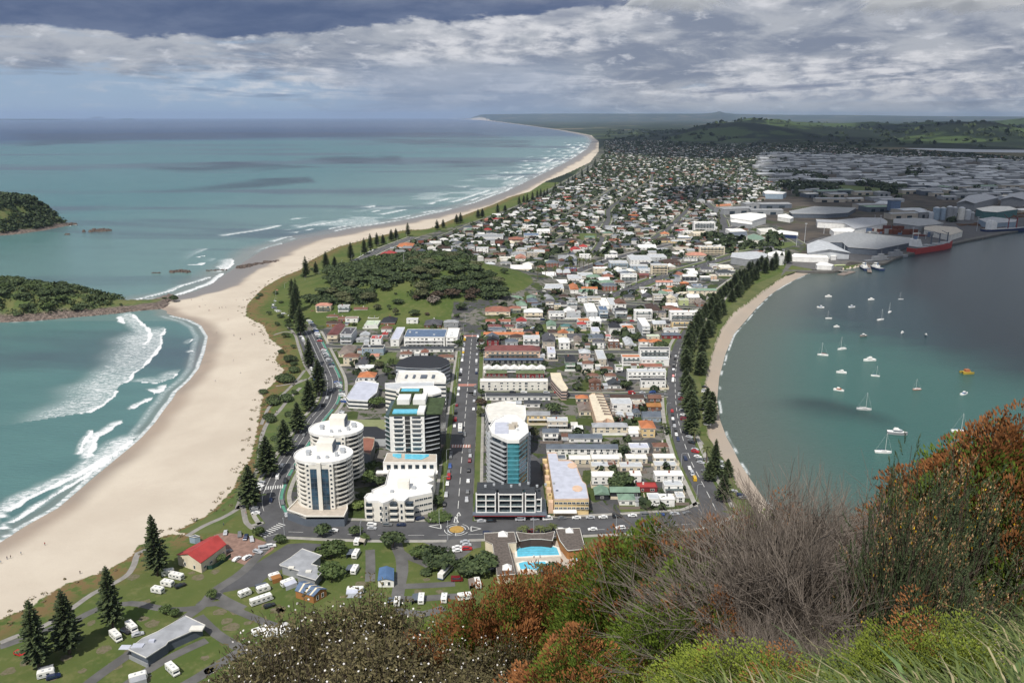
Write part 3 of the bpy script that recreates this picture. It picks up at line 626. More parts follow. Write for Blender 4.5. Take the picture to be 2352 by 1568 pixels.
# flat patches: (name, material, z offset, frame, outline)
PATCH = [('lawn',LAWN,.03,FV,[(408,1222),(455,1200),(500,1170),(545,1130),(560,1150),(566,1175),(540,1185),(520,1200),(500,1222),(455,1225)]),('lawn',LAWN,.03,FV,[(595,1000),(625,940),(660,905),(690,870),(700,850),(715,900),(690,950),(665,1010),(640,1060),(615,1100),(600,1090),(585,1060)]),('car_park',BRICKP,.05,FK,[(240,250),(330,225),(560,255),(640,290),(800,340),(760,390),(540,525),(470,500),(300,440),(350,400)]),('forecourt',ASPH,.045,FK,[(640,700),(330,760),(250,830),(60,900),(100,850),(400,640),(560,540),(900,330),(1050,320),(1210,330),(1200,380),(1090,400),(980,440),(840,560),(760,600),(700,640)]),('car_park',ASPH2,.05,FL,[(400,300),(960,270),(960,360),(900,370),(760,480),(700,460),(480,330)]),('driveway',ASPH,.055,FI,[(740,1160),(730,1150),(745,800),(765,780),(845,840),(915,1380),(760,1400),(700,1400),(740,1180)]),('driveway',ASPH,.055,FI,[(1310,1290),(1420,1390),(1440,1400),(1568,1400),(1568,1270),(1500,1290),(1460,1240)]),('car_park',ASPH,.05,FN,[(610,800),(700,800),(860,1060),(760,1070),(700,1010),(640,880)]),('car_park',ASPH,.05,FN,[(745,1110),(830,1110),(900,1260),(970,1440),(1000,1568),(890,1568),(870,1400)]),('car_park',ASPH,.05,FN,[(330,570),(420,530),(440,560),(370,620),(350,720),(400,760),(480,800),(470,830),(330,760),(290,690)]),('car_park',ASPH,.05,FN,[(520,950),(600,960),(640,1100),(700,1240),(640,1300),(600,1180)]),('car_park',ASPH2,.05,FG,[(380,470),(600,390),(700,430),(640,480),(380,520),(250,480)]),('car_park',ASPH2,.05,FF,[(850,980),(1180,880),(1300,780),(1420,800),(1200,900),(1010,960)]),('quay_apron',ASPH,.05,FM,[(640,450),(800,400),(820,470),(1100,540),(1110,530),(1240,545),(1350,545),(1480,492),(1850,403),(2352,303),(2352,200),(1700,230),(1400,290),(900,360)]),('quay_apron',ASPH2,.04,FM,[(620,640),(700,560),(860,590),(1060,565),(1060,520),(700,470)]),('sports_field',LAWN,.06,FP,[(640,1240),(900,1250),(1300,1280),(1560,1300),(1540,1330),(1200,1330),(1000,1290),(800,1270)]),('sports_field',LAWN,.06,FM,[(290,415),(400,420),(640,395),(780,390),(780,400),(640,440),(420,470),(330,460)]),('lawn',LAWN,.035,FG,[(440,340),(560,350),(640,400),(600,400),(500,370)]),('lawn',LAWN,.035,FF,[(60,540),(330,520),(690,450),(710,470),(500,540),(330,600),(120,580)]),('lawn',LAWN,.035,FF,[(1740,180),(1900,160),(2150,170),(2150,260),(2050,300),(1850,270)]),('lawn',LAWN,.035,FB,[(1560,800),(1990,810),(1880,1010),(1740,1010),(1690,900)]),('lawn',LAWN,.035,FA,[(1290,520),(1640,520),(1640,610),(1820,640),(1900,530),(1900,620),(1800,720),(1560,660),(1300,600)]),('lawn',LAWN,.035,FB,[(870,1300),(1170,1270),(1420,1290),(1650,1290),(1650,1340),(890,1330)]),('lawn',LAWN,.035,FE,[(830,960),(1000,930),(1400,910),(1370,1010),(1260,1080),(1200,1100),(930,1090)]),('lawn',LAWN,.035,FD,[(290,1290),(460,1290),(500,1230),(560,1340),(340,1360)]),('lawn',LAWN,.035,FC,[(510,1060),(900,1060),(860,1120),(510,1130)]),('lawn',LAWN,.035,FI,[(1100,410),(1195,410),(1210,485),(1120,490)]),('tennis_court',pmat('tennis_court',(.22,.24,.12),.9,.1,.3),.06,FH,[(745,450),(1195,455),(1185,545),(1130,545),(910,520),(905,500),(760,480)]),('mall_lawn',LAWN2,.03,FV,[(1600,1000),(1622,1000),(1650,1045),(1688,1110),(1700,1140),(1670,1140),(1640,1090),(1612,1045)]),('mall_lawn',LAWN2,.03,FV,[(1598,850),(1616,900),(1624,965),(1605,985),(1590,960),(1572,900),(1570,850),(1590,790),(1625,760),(1652,750),(1638,800),(1622,850)]),('mall_lawn',LAWN2,.03,FV,[(1640,735),(1690,690),(1740,650),(1800,625),(1846,612),(1846,618),(1800,634),(1760,660),(1728,684),(1684,716),(1660,745)]),('golf_lawn',LAWN2,.03,FP,[(1000,990),(1250,1000),(1500,1020),(1420,1050),(1150,1020)])]
for nm,mt,z,f,pl in PATCH: tag(MB().sheet([G(*f(*p))for p in pl],LAND+z).build(nm,mt),kind='structure')
mb = MB()
for w,l in((2.6,[FJ(0,1210),FJ(150,1150),FJ(300,1100),FJ(500,1000),FJ(700,860),FJ(830,770),FJ(1050,660),FJ(1150,590),FJ(1200,500),FJ(1230,410),FJ(1330,380)]),(2.5,[FK(0,260),FK(150,170),FK(330,90),FK(450,20),(556,1160),(566,1200),(585,1215)]),(2.5,[FK(450,20),(560,1130),(590,1080),(598,1030),(602,1000),(615,970),(640,945),(660,920),(690,890)]),(2.2,[(600,975),(618,935),(640,915),(680,875),(700,850)]),(2.4,[FN(480,1430),FN(600,1380),FN(660,1350),FN(600,1250),FN(540,1080),FN(500,960),FN(400,860),FN(310,800),FN(260,700),FN(300,620),FN(340,560),FN(430,530),FN(530,520)]),(2,[FN(90,740),FN(180,710),FN(260,700)]),(2,[FN(540,500),FN(570,460),FN(640,450)]),(2,[FN(310,970),FN(420,940),FN(510,960)]),(2,[FN(330,1440),FN(450,1420),FN(580,1380)]),(2,[FC(2000,1080),FC(2150,1120),FC(2230,1180),FC(2280,1250)]),(1.6,[(1570,1000),(1640,1100)])):
 ribbon(mb,smooth_line([G(*p)for p in l],3),-w/2,w/2,LAND+.065)
tag(mb.build('footpaths',PATHM),kind='structure')
mb = MB(); rnd = random.Random(4)
for(u,v)in[(210,1430),(95,1490),(60,1520),(20,1540),(150,1510),(190,1540),(240,1490),(260,1530),(300,1495),(330,1420),(350,1432),(330,1385),(305,1325),(440,1398),(505,1405),(545,1400),(570,1430),(610,1390),(640,1400),(530,1440),(480,1540),(470,1510),(645,1400),(330,1560),(120,1558),(380,1470),(520,1425),(610,1460),(960,1358),(1010,1358),(980,1330),(830,1340),(440,1315),(455,1325),(495,1312)]:
 x,y = G(u,v); r = rnd.uniform(1.4,3.2); mb.sheet([(x+r*rnd.uniform(.7,1.2)*math.cos(a*.63),y+r*rnd.uniform(.7,1.2)*math.sin(a*.63))for a in range(10)],LAND+.04)
tag(mb.build('bare_earth_patches',pmat('bare_earth',(.17,.14,.10),.95,.3,.8,col2=(.11,.11,.05))),kind='structure')
# quay walls (vertical face along the wharf) and finger wharf
mb = MB(); Q = [Vector((*G(*FM(*p),LAND),0))for p in[(640,600),(1000,600),(1060,565),(1110,532),(1240,545),(1350,545),(1480,492),(1850,403),(2100,352),(2352,302)]]
ribbon(mb,smooth_line([(p.x,p.y)for p in Q],12),-1.5,9,LAND+.10,0,-1.5)
tag(mb.build('quay_edge',pmat('quay_concrete',(.12,.115,.105),.9,.2,.2)),kind='structure')
# ================================================================== buildings
def hgt(u,vb,vt,z0=LAND):
 x,y = G(u,vb,z0); return zat(u,vt,math.hypot(x,y))
WIN = {}
def window_mesh(w,h,frame='white'):
 k = (w,h,frame)
 if k not in WIN:
  mb = MB(); t = .12
  mb.box(-w/2,w/2,-.06,.02,-h/2,-h/2+t); mb.box(-w/2,w/2,-.06,.02,h/2-t,h/2)
  mb.box(-w/2,-w/2+t,-.055,.02,-h/2+t,h/2-t); mb.box(w/2-t,w/2,-.055,.02,-h/2+t,h/2-t)
  if w>1.5: mb.box(-.05,.05,-.05,.02,-h/2+t,h/2-t)
  mb.box(-w/2+t,w/2-t,-.02,.02,-h/2+t,h/2-t,1)
  WIN[k] = mb.mesh('window',[paint(frame),GLASS])
 return WIN[k]
def roof_mb(W,D,rt,ov=.45,par=.5):
 """roof over [0,W]x[0,D], eaves at z=0; returns MB (mat 0 roof, 1 trim) and rise"""
 mb = MB(); x0,x1,y0,y1 = -ov,W+ov,-ov,D+ov; th = .22
 if rt =='flat':
  mb.box(0,W,0,D,0,.12,0)
  for a in((-.15,W+.15,-.15,.12),(-.15,W+.15,D-.12,D+.15)): mb.box(a[0],a[1],a[2],a[3],0,par,1)
  for a in((-.15,.12,.12,D-.12),(W-.12,W+.15,.12,D-.12)): mb.box(a[0],a[1],a[2],a[3],0,par,1)
  return mb,par
 mb.box(x0,x1,y0,y1,0,th,1)
 if rt =='skillion':
  r = min(1.4,D*.12); mb.add([(x0,y0,th),(x1,y0,th),(x1,y1,th+r),(x0,y1,th+r),(x0,y1,th),(x1,y1,th)],[(0,1,2,3),(0,3,4),(1,5,2),(3,2,5,4)]); return mb,r
 if rt =='saw':
  n = max(2,round(W/6.5)); w = (x1-x0)/n; r = 1.7
  for i in range(n):
   a = x0+i*w+.1; b = a+w-.2; c = (a+b)/2
   mb.add([(a,y0,th),(b,y0,th),(c,y0,th+r),(a,y1,th),(b,y1,th),(c,y1,th+r)],[(0,1,2),(3,5,4),(0,2,5,3),(1,4,5,2)])
  return mb,r
 ax = (x1-x0)>=(y1-y0)
 if rt =='gabley': ax = False
 s = min(x1-x0,y1-y0)if rt!='gabley' else(x1-x0); r = min(s*.24,3.4)
 ins = (s/2 if rt=='hip' else 0)
 if ax:
  ym = (y0+y1)/2; a = (x0+ins,ym,th+r); b = (x1-ins,ym,th+r)
  if ins and a[0]>b[0]: a = b = ((x0+x1)/2,ym,th+r)
  P = [(x0,y0,th),(x1,y0,th),(x1,y1,th),(x0,y1,th),a,b]; mb.add(P,[(0,1,5,4),(2,3,4,5),(1,2,5),(3,0,4)])
 else:
  xm = (x0+x1)/2; a = (xm,y0+ins,th+r); b = (xm,y1-ins,th+r)
  if ins and a[1]>b[1]: a = b = (xm,(y0+y1)/2,th+r)
  P = [(x0,y0,th),(x1,y0,th),(x1,y1,th),(x0,y1,th),a,b]; mb.add(P,[(1,2,5,4),(3,0,4,5),(0,1,4),(2,3,5)])
 return mb,r
CN = dict(lightgrey='light grey',palegreen='pale green',slateblue='slate blue',darkgrey='dark grey',darkbrown='dark brown',lightblue='light blue',darkred='dark red',offwhite='off-white',sage='sage green',lavender='pale lavender',taupe='taupe')
ST = {1:'single-storey',2:'two-storey',3:'three-storey',4:'four-storey',5:'five-storey',6:'six-storey'}
RN = dict(flat='flat',hip='hipped',gable='gabled',gabley='gabled',saw='zigzag',skillion='sloping')
def zone(u,v):
 side = 'left of main street' if u<1176-(1176-1060)*.85-(v-800)*.07 else 'right of main street'
 if v>1130: return 'on the roundabout road'
 if v>905: return 'first block '+side
 if v>812: return 'second block '+side
 if v>742: return 'third block '+side
 if v>695: return 'fourth block '+side
 if v>600: return 'near the shopping street'
 if v>530: return 'behind the shopping street'
 if v>450: return 'in the middle suburb'
 return 'in the far suburb'
rb = random.Random(42)
FOOT = []
HN = [0]
def building(x0,x1,y0,D,h,rt,rc,wc,st,label=None,cat=None,rz=0,ov=.45,wins=True,balc=None,name=None,zb=LAND):
 W = x1-x0; HN[0] += 1; FOOT.append((x0-1,x1+1,y0-1,y0+D+1))
 big = W>26 or st>3; cat = cat or('building' if big else 'house'); name = name or('apartment_building' if big else 'house')
 root = empty(name,(x0,y0,zb),rz); u,v = PJ((x0+x1)/2,y0,zb)
 if label is None: label = f"{CN.get(wc, wc)} {ST.get(st, 'tall')} {cat}, {CN.get(rc, rc)} {RN[rt]} roof, {zone(u, v)}"
 tag(root,label,cat)
 MB().box(0,W,0,D,-.2,h).build('wall',paint(wc),root)
 rm,rise = roof_mb(W,D,rt,ov); ro = rm.build('roof',[roofm(rc)if rt!='flat' else pmat('flatroof_'+rc,PAL[rc],.85,.12,.3),paint('white' if wc in('white','grey','lightgrey','slate','lavender')else('offwhite' if wc not in('black','darkred','brown')else wc))],root,loc=(0,0,h))
 fh = h/st; mb = None
 if rt =='flat' and D>8 and W>9:
  for _ in range(rb.choice((1,2,3))):
   a,b = rb.uniform(1.5,W-3),rb.uniform(2,D-3); w_ = rb.uniform(.8,1.8); MB().box(a,a+w_,b,b+w_,.12,.12+rb.uniform(.5,1.1)).build('roof_vent',paint('lightgrey'),ro)
 elif rb.random()<.5:
  a = W*rb.uniform(.25,.7); b = D*.62; MB().box(a,a+.8,b,b+.8,0,rise+.9).build('chimney',paint(rb.choice(('offwhite','brick','grey'))),ro)
 if wins:
  fr_ = 'white' if wc not in('black','darkred')else 'offwhite'
  dist_ = math.hypot(x0,y0); step = 3.3 if dist_<700 else 4.4
  n = max(1,min(11,int((W-.6)/step))); cell = W/n
  for k in range(st):
   zc = fh*k+fh*.52
   for i in range(n):
    r = rb.random()
    if r<.10: continue
    w_ = rb.choice((1.2,1.8,2.2)); hh = 1.9 if(r>.72 or(balc and k))else 1.25
    inst('window',window_mesh(min(w_,2.2 if cell>2.6 else 1.2),hh,fr_),root,(cell*(i+.5),-.03,zc-(0 if hh<1.5 else .22)))
  side = 1 if(x0+x1)/2<0 else-1; xs = W+.03 if side>0 else-.03; ns = max(1,min(5,int(D/5.5)))
  for k in range(st):
   for i in range(ns):
    if rb.random()<.25: continue
    o = inst('window',window_mesh(1.2,1.25,fr_),root,(xs,D*(i+.5)/ns,fh*k+fh*.52)); o.rotation_euler = (0,0,math.pi/2*side)
 if balc is None: balc = st>=3 or rb.random()<.25
 if balc:
  for k in range(1,st):
   a,b = (.3,W-.3)if W<14 else(W*.06,W*.94); m_ = MB()
   m_.box(a,b,-1.5,-.05,fh*k-.18,fh*k); m_.box(a,b,-1.55,-1.45,fh*k,fh*k+.95,0 if rb.random()<.6 else 1)
   m_.box(a,a+.1,-1.45,-.05,fh*k,fh*k+.95); m_.box(b-.1,b,-1.45,-.05,fh*k,fh*k+.95); m_.build('balcony',[paint('white' if wc!='cream' else 'cream'),glassm('rail_glass',(.10,.14,.15),.2)],root)
 if rb.random()<.42 and W<30:
  c_ = rb.choice(('white','white','cream','beige','taupe')); a,b = -rb.uniform(0,2.5),W+rb.uniform(0,2.5); yw = -rb.uniform(2.5,5); m_ = MB().box(a,b,yw,yw+.2,-.1,1.5); s_ = rb.choice((a,b)); m_.box(s_-.1,s_+.1,yw+.2,rb.uniform(0,D),-.1,1.5)
  if not road_at(x0+W/2,y0+yw,1.5): tag(m_.build('garden_wall',paint(c_),loc=(x0,y0,zb)),f"{CN.get(c_, c_)} low garden wall, {zone(u, v)}",'wall','garden walls')
 if rb.random()<.35 and W<24:
  c_ = rb.choice(('offwhite','grey','lightgrey','brown','slate')); xg = W+2.2 if rb.random()<.5 else-6.2; yg = D*rb.uniform(0,.6)
  if not road_at(x0+xg+2,y0+yg+2,2):
   r2 = empty('garage',(x0+xg,y0+yg,zb)); tag(r2,f"small garage, {CN.get(c_, c_)} roof, {zone(u, v)}",'garage','garages'); MB().box(0,4,0,5.5,-.1,2.4).build('wall',paint(wc),r2); MB().box(-.2,4.2,-.2,5.7,2.4,2.6).build('roof',roofm(c_),r2); MB().box(.5,3.5,-.06,.02,0,2.1).build('garage_door',paint('lightgrey'),r2)
 return root
def H(f,u1,u2,vb,vt,st,rt,rc,wc,**kw):
 ua,va = f(u1,vb); ub,_ = f(u2,vb); _,vT = f(u1,vt)
 x0,y0 = G(ua,va); x1,_ = G(ub,va); h = 2.85*st; rise = 0 if rt =='flat' else 1.0
 D = yz(vT,LAND+h+rise)-y0
 while D<6 and h>2.4: h*=.93; D = yz(vT,LAND+h+rise)-y0
 D = max(6,min(D,70)); return building(x0,x1,y0,D,h,rt,rc,wc,st,**kw)
ROWS = [(FA,[(565,1000,425,235,2,'hip','terracotta','cream'),(975,1190,372,225,3,'hip','terracotta','cream'),(1250,1575,440,275,2,'hip','white','cream'),(1385,1555,275,175,2,'gable','slate','white'),(720,1290,235,130,2,'flat','charcoal','darkred'),(1685,1960,455,315,2,'flat','grey','white'),(2000,2240,440,310,2,'flat','grey','lightgrey'),(2005,2185,300,140,4,'flat','charcoal','lightgrey'),(1630,1770,290,100,3,'hip','darkgrey','beige'),(1780,1895,300,180,3,'flat','slateblue','cream'),(575,1005,560,455,2,'gable','terracotta','white'),(585,850,635,550,1,'hip','maroon','white'),(890,1050,635,560,1,'hip','maroon','cream'),(1115,1285,635,440,3,'gabley','red','lightgrey'),(625,930,690,600,1,'hip','slate','lightgrey'),(1650,1810,628,490,1,'gabley','sage','white'),(1900,2085,628,545,1,'hip','teal','cream'),(2015,2125,705,625,1,'hip','teal','cream'),(540,1500,775,695,2,'gable','orange','cream'),(1025,1230,700,650,1,'flat','coral','cream'),(592,798,920,770,2,'gabley','black','darkred'),(920,1135,918,800,1,'hip','slate','lightgrey'),(1235,1520,968,745,3,'flat','lightgrey','white'),(1580,1790,970,720,2,'gabley','darkgrey','beige'),(1870,2050,988,775,2,'hip','white','white'),(2140,2250,958,750,2,'gabley','taupe','beige'),(1850,2020,795,655,2,'gabley','orange','cream'),(2190,2340,648,500,2,'hip','red','lightgrey'),(560,1530,1140,925,2,'hip','maroon','peach'),(535,1590,1235,1145,2,'flat','slateblue','black'),(540,1615,1400,1270,3,'saw','white','white'),(590,935,1465,1352,1,'gable','green','darkred'),(1115,1600,1490,1352,2,'gable','green','darkred'),(1665,1800,1180,950,2,'flat','lavender','white'),(1985,2150,1340,1080,2,'hip','black','sage'),(1250,1480,718,645,1,'hip','black','grey'),(1385,1510,672,595,1,'flat','slateblue','lightgrey'),(830,900,95,40,1,'flat','grey','lightgrey'),(1260,1480,110,-10,2,'flat','red','cream')]),(FB,[(80,270,165,60,2,'flat','slateblue','white'),(255,480,215,55,3,'flat','grey','beige'),(235,425,430,180,2,'flat','white','lightgrey'),(490,640,320,85,2,'flat','white','white'),(650,770,300,85,2,'flat','lightgrey','white'),(460,610,458,225,3,'flat','slateblue','lightblue'),(745,930,285,110,2,'gabley','brown','white'),(745,950,438,255,3,'hip','black','lightgrey'),(1075,1390,468,285,4,'flat','white','white'),(1330,1550,360,180,1,'hip','darkbrown','grey'),(1510,1635,438,300,2,'hip','darkgrey','beige'),(1700,2240,478,305,3,'flat','white','white'),(1410,1720,600,490,2,'gable','black','grey'),(1735,2090,640,470,3,'flat','black','yellow'),(1600,1850,690,612,1,'flat','grey','white'),(1570,1900,800,690,1,'hip','slate','darkred'),(1210,1350,745,440,3,'flat','white','lightgrey'),(300,490,600,420,2,'flat','white','white'),(330,470,790,600,2,'flat','lavender','white'),(640,830,720,520,2,'hip','black','white'),(850,1040,660,530,1,'hip','lightgrey','white'),(545,665,815,730,1,'flat','red','white'),(620,810,972,812,2,'flat','white','brown'),(345,540,972,805,2,'hip','darkgrey','white'),(925,1070,972,775,1,'gabley','lightgrey','beige'),(1165,1310,985,800,3,'hip','orange','white'),(1345,1570,925,805,1,'hip','orange','white'),(1300,1520,805,750,1,'flat','palegreen','cream'),(1165,1700,1150,950,3,'flat','darkgrey','white'),(860,1180,1250,1085,3,'flat','orange','white'),(1200,1685,1290,1125,2,'flat','lightgrey','white'),(165,350,1362,1180,2,'hip','brown','white'),(495,695,1395,1300,1,'hip','brown','white'),(745,875,1390,1262,2,'flat','green','white'),(110,295,1175,975,2,'hip','lightgrey','pink'),(430,580,1285,1000,2,'flat','lightgrey','beige'),(955,1630,1555,1335,3,'flat','lightgrey','white'),(1180,1560,1345,1298,1,'gable','terracotta','white'),(1440,1590,1305,1240,1,'hip','sage','white'),(2260,2352,500,400,1,'flat','grey','cream'),(1410,1570,150,10,3,'flat','grey','beige'),(1660,1800,185,40,2,'gabley','cream','cream'),(1870,2030,215,90,2,'flat','lime','lime'),(2180,2352,230,110,1,'gabley','taupe','terracotta'),(1830,2140,60,-20,1,'flat','cream','cream'),(900,1080,120,20,1,'hip','charcoal','beige')]),(FC,[(255,440,105,-10,1,'hip','brown','white'),(285,480,290,95,2,'gabley','brown','brown'),(570,750,105,5,1,'hip','brown','white'),(620,855,278,115,1,'gable','charcoal','white'),(1190,1630,265,85,2,'flat','black','white'),(50,255,500,405,1,'hip','orange','cream'),(105,310,740,520,1,'gable','taupe','cream'),(670,1240,500,365,1,'gable','darkbrown','white'),(680,1030,688,445,2,'flat','lightgrey','white'),(1060,1260,655,480,2,'flat','beige','brick'),(1330,1545,500,390,1,'gable','brown','brown'),(1275,1540,648,515,1,'gable','ochre','brown'),(1230,1540,850,665,1,'gable','slate','lightblue'),(760,900,840,665,1,'flat','lightgrey','brick'),(1055,1175,765,655,1,'gable','slate','slate'),(1200,1440,1125,815,2,'hip','orange','yellow'),(345,955,1045,855,2,'hip','silver','cream'),(965,1170,1065,960,1,'flat','white','cream'),(985,1150,1128,1070,1,'flat','white','white'),(1000,1330,1405,1235,1,'flat','lavender','white'),(1420,1670,1365,1225,1,'hip','brown','beige'),(20,170,1050,960,1,'flat','white','white')]),(FV,[(1256,1418,1043,1018,2,'gable','slate','white'),(1307,1382,1015,995,1,'gable','slate','white'),(1247,1282,1013,982,2,'gable','slate','white'),(1211,1262,972,943,2,'gable','grey','yellow'),(1257,1304,985,959,2,'flat','lightgrey','beige'),(1115,1262,919,905,1,'flat','charcoal','white'),(1205,1240,935,925,1,'gable','charcoal','white')]),(FD,[(-380,-200,880,810,2,'flat','white','cream'),(-170,40,885,815,2,'flat','white','cream'),(50,320,890,800,2,'flat','white','cream'),(390,595,880,795,2,'flat','white','cream'),(660,868,875,792,2,'flat','white','cream'),(50,268,950,882,1,'flat','lightgrey','cream'),(330,545,955,882,1,'flat','lightgrey','cream'),(668,880,945,875,2,'flat','lightgrey','cream'),(52,272,1085,965,2,'flat','white','white'),(430,535,1070,960,2,'flat','white','white'),(670,945,1058,958,2,'flat','white','white'),(318,470,1290,1165,1,'hip','sage','white'),(235,515,1205,1105,1,'gable','sage','black'),(85,215,1240,1105,1,'gabley','sage','black'),(500,690,1160,1090,1,'flat','red','darkred'),(605,715,1322,1178,2,'flat','lightgrey','white'),(722,860,1305,1185,2,'flat','white','white'),(880,958,1262,1165,2,'flat','lightgrey','white'),(760,940,1165,1052,2,'flat','lightgrey','white')]),(FE,[(145,375,325,150,4,'hip','coral','cream'),(490,660,345,180,4,'flat','grey','lightgrey'),(735,940,335,215,2,'gable','brown','white'),(880,1010,262,160,2,'saw','white','black'),(315,480,400,330,1,'hip','brown','white'),(600,790,470,365,2,'flat','brown','white'),(490,595,450,360,2,'gable','brown','brick'),(310,540,520,430,1,'gable','darkbrown','ochre'),(320,480,745,480,2,'gabley','maroon','cream'),(525,700,788,530,3,'flat','darkgrey','lightgrey'),(895,1100,540,425,1,'flat','palegreen','white'),(950,1110,425,365,2,'flat','lightgrey','lightgrey'),(1150,1365,500,365,1,'hip','black','brick'),(1155,1310,600,500,1,'hip','brown','white'),(1545,1720,488,385,2,'flat','lightgrey','white'),(1820,2080,540,405,1,'hip','darkgrey','brown'),(2125,2345,545,408,2,'hip','grey','grey'),(1300,1430,818,530,2,'flat','lavender','white'),(1510,2140,832,560,3,'flat','slateblue','white'),(2155,2335,832,545,3,'flat','white','white'),(1168,1245,685,595,2,'gable','red','white'),(825,960,700,600,1,'gable','lightgrey','white'),(765,955,758,675,1,'hip','grey','lightgrey'),(990,1155,805,655,2,'flat','red','white'),(855,1190,955,800,2,'flat','charcoal','lightblue'),(495,700,985,800,1,'hip','taupe','cream'),(570,800,1098,925,2,'hip','brown','cream'),(755,910,1165,990,1,'gabley','darkgrey','white'),(985,1115,1022,930,1,'gable','coral','cream'),(785,1025,1215,1110,1,'flat','white','white'),(795,1050,1358,1210,1,'hip','orange','white'),(1455,2270,905,840,1,'gable','charcoal','white'),(1450,1620,985,890,1,'hip','brown','white'),(1770,1875,960,915,1,'gable','terracotta','white'),(2030,2270,1035,955,1,'hip','brown','white')]),(FN,[(1190,1270,275,250,1,'hip','coral','cream'),(1280,1430,262,210,1,'gable','red','white'),(1440,1580,180,125,1,'hip','orange','white'),(1095,1240,355,310,1,'hip','offwhite','cream')]),(FF,[(370,590,1080,975,1,'gable','white','white'),(800,985,1060,960,1,'flat','palegreen','lime'),(985,1390,1060,925,1,'flat','lightgrey','lightgrey'),(1200,1440,955,850,1,'flat','white','white'),(1450,1690,905,800,1,'flat','lightgrey','maroon'),(1570,1800,835,765,1,'flat','slateblue','darkred'),(880,1110,1200,1105,2,'flat','lightgrey','lightgrey'),(1200,1575,1235,1060,2,'flat','lightgrey','cream'),(1400,1640,1090,985,1,'flat','white','lightgrey'),(1650,1900,1010,900,1,'flat','lightgrey','white'),(1690,1830,1250,1060,2,'gabley','orange','white'),(1890,2160,1230,1110,2,'gable','orange','white'),(1830,2100,960,860,1,'flat','lightgrey','beige'),(2100,2352,870,760,2,'flat','white','cream'),(630,1010,880,725,2,'flat','white','cream'),(820,1120,1290,1200,2,'flat','red','cream'),(540,700,890,790,1,'gable','slate','beige'),(350,520,880,800,1,'gable','sage','white'),(225,340,960,890,1,'gable','white','cream'),(730,900,520,440,2,'flat','grey','beige'),(920,1110,580,490,2,'flat','grey','beige'),(1050,1240,570,460,2,'flat','lightgrey','cream'),(650,900,570,500,1,'hip','grey','white'),(720,900,650,555,1,'gable','coral','white'),(400,640,640,580,1,'flat','offwhite','cream'),(180,360,750,680,1,'hip','lightgrey','white'),(1230,1360,700,640,1,'gable','palegreen','white'),(1480,1800,650,560,1,'gable','grey','white'),(1850,2060,610,530,2,'flat','white','white'),(1700,1880,510,420,1,'gable','red','pink'),(1850,1990,440,370,1,'hip','red','white'),(1100,1330,190,90,2,'flat','white','white'),(600,870,310,230,1,'hip','terracotta','brown'),(870,1130,235,165,1,'flat','slateblue','lightgrey'),(0,500,300,180,2,'flat','grey','white'),(30,240,500,410,2,'flat','lightgrey','white'),(240,440,430,360,1,'flat','white','white'),(570,700,370,300,1,'hip','cream','white'),(830,1100,90,20,2,'flat','white','white'),(1550,1820,340,260,1,'hip','darkbrown','white')]),(FG,[(1500,1840,215,50,6,'flat','white','white'),(1330,1500,265,195,2,'flat','white','offwhite'),(1500,1745,300,205,2,'flat','cream','cream'),(1590,1995,585,445,4,'flat','white','cream'),(160,450,820,670,3,'flat','lightgrey','lightblue'),(485,760,830,735,2,'flat','lightgrey','lightblue'),(490,830,735,590,2,'flat','lightgrey','white'),(800,1070,690,570,2,'flat','lightgrey','lightgrey'),(820,1085,895,725,4,'flat','lightgrey','cream'),(640,830,870,790,1,'flat','lightgrey','white'),(80,280,650,580,2,'flat','white','white'),(620,900,500,425,1,'gable','white','white'),(1220,1510,540,460,1,'flat','beige','beige'),(1400,1720,625,550,1,'hip','coral','cream'),(970,1290,740,660,1,'hip','darkbrown','brown'),(1350,1560,680,625,1,'flat','charcoal','white'),(330,590,1010,880,3,'flat','lightgrey','white'),(600,780,950,880,1,'gable','maroon','brown'),(1790,1920,790,725,1,'flat','grey','white'),(1640,1820,850,770,1,'hip','darkgrey','white'),(1930,2140,830,740,1,'flat','offwhite','cream'),(1150,1280,1010,900,2,'hip','slate','lightgrey'),(1330,1540,1005,895,2,'gable','offwhite','charcoal'),(900,1160,1080,990,2,'gable','coral','white'),(1290,1420,1120,1010,2,'hip','orange','brown'),(1610,1770,1000,920,2,'flat','white','grey'),(1770,1870,990,900,2,'flat','cream','peach'),(1490,1640,1120,1050,1,'flat','slateblue','lightblue'),(640,1000,1180,1100,2,'flat','grey','beige'),(1410,1860,1230,1120,2,'gable','sage','cream'),(900,1150,380,320,1,'hip','darkbrown','yellow'),(1140,1380,395,345,1,'flat','lightgrey','yellow'),(1250,1450,330,270,1,'flat','white','slateblue'),(2080,2340,260,165,2,'flat','white','white'),(1900,2140,910,820,1,'hip','charcoal','white'),(980,1110,275,220,1,'hip','orange','cream'),(320,550,280,215,1,'flat','lightgrey','white'),(660,860,220,150,2,'hip','slate','white'),(1210,1310,160,100,1,'hip','taupe','white'),(90,340,180,120,1,'gable','grey','cream')]),]
for f,rows in ROWS:
 for r in rows: H(f,*r)
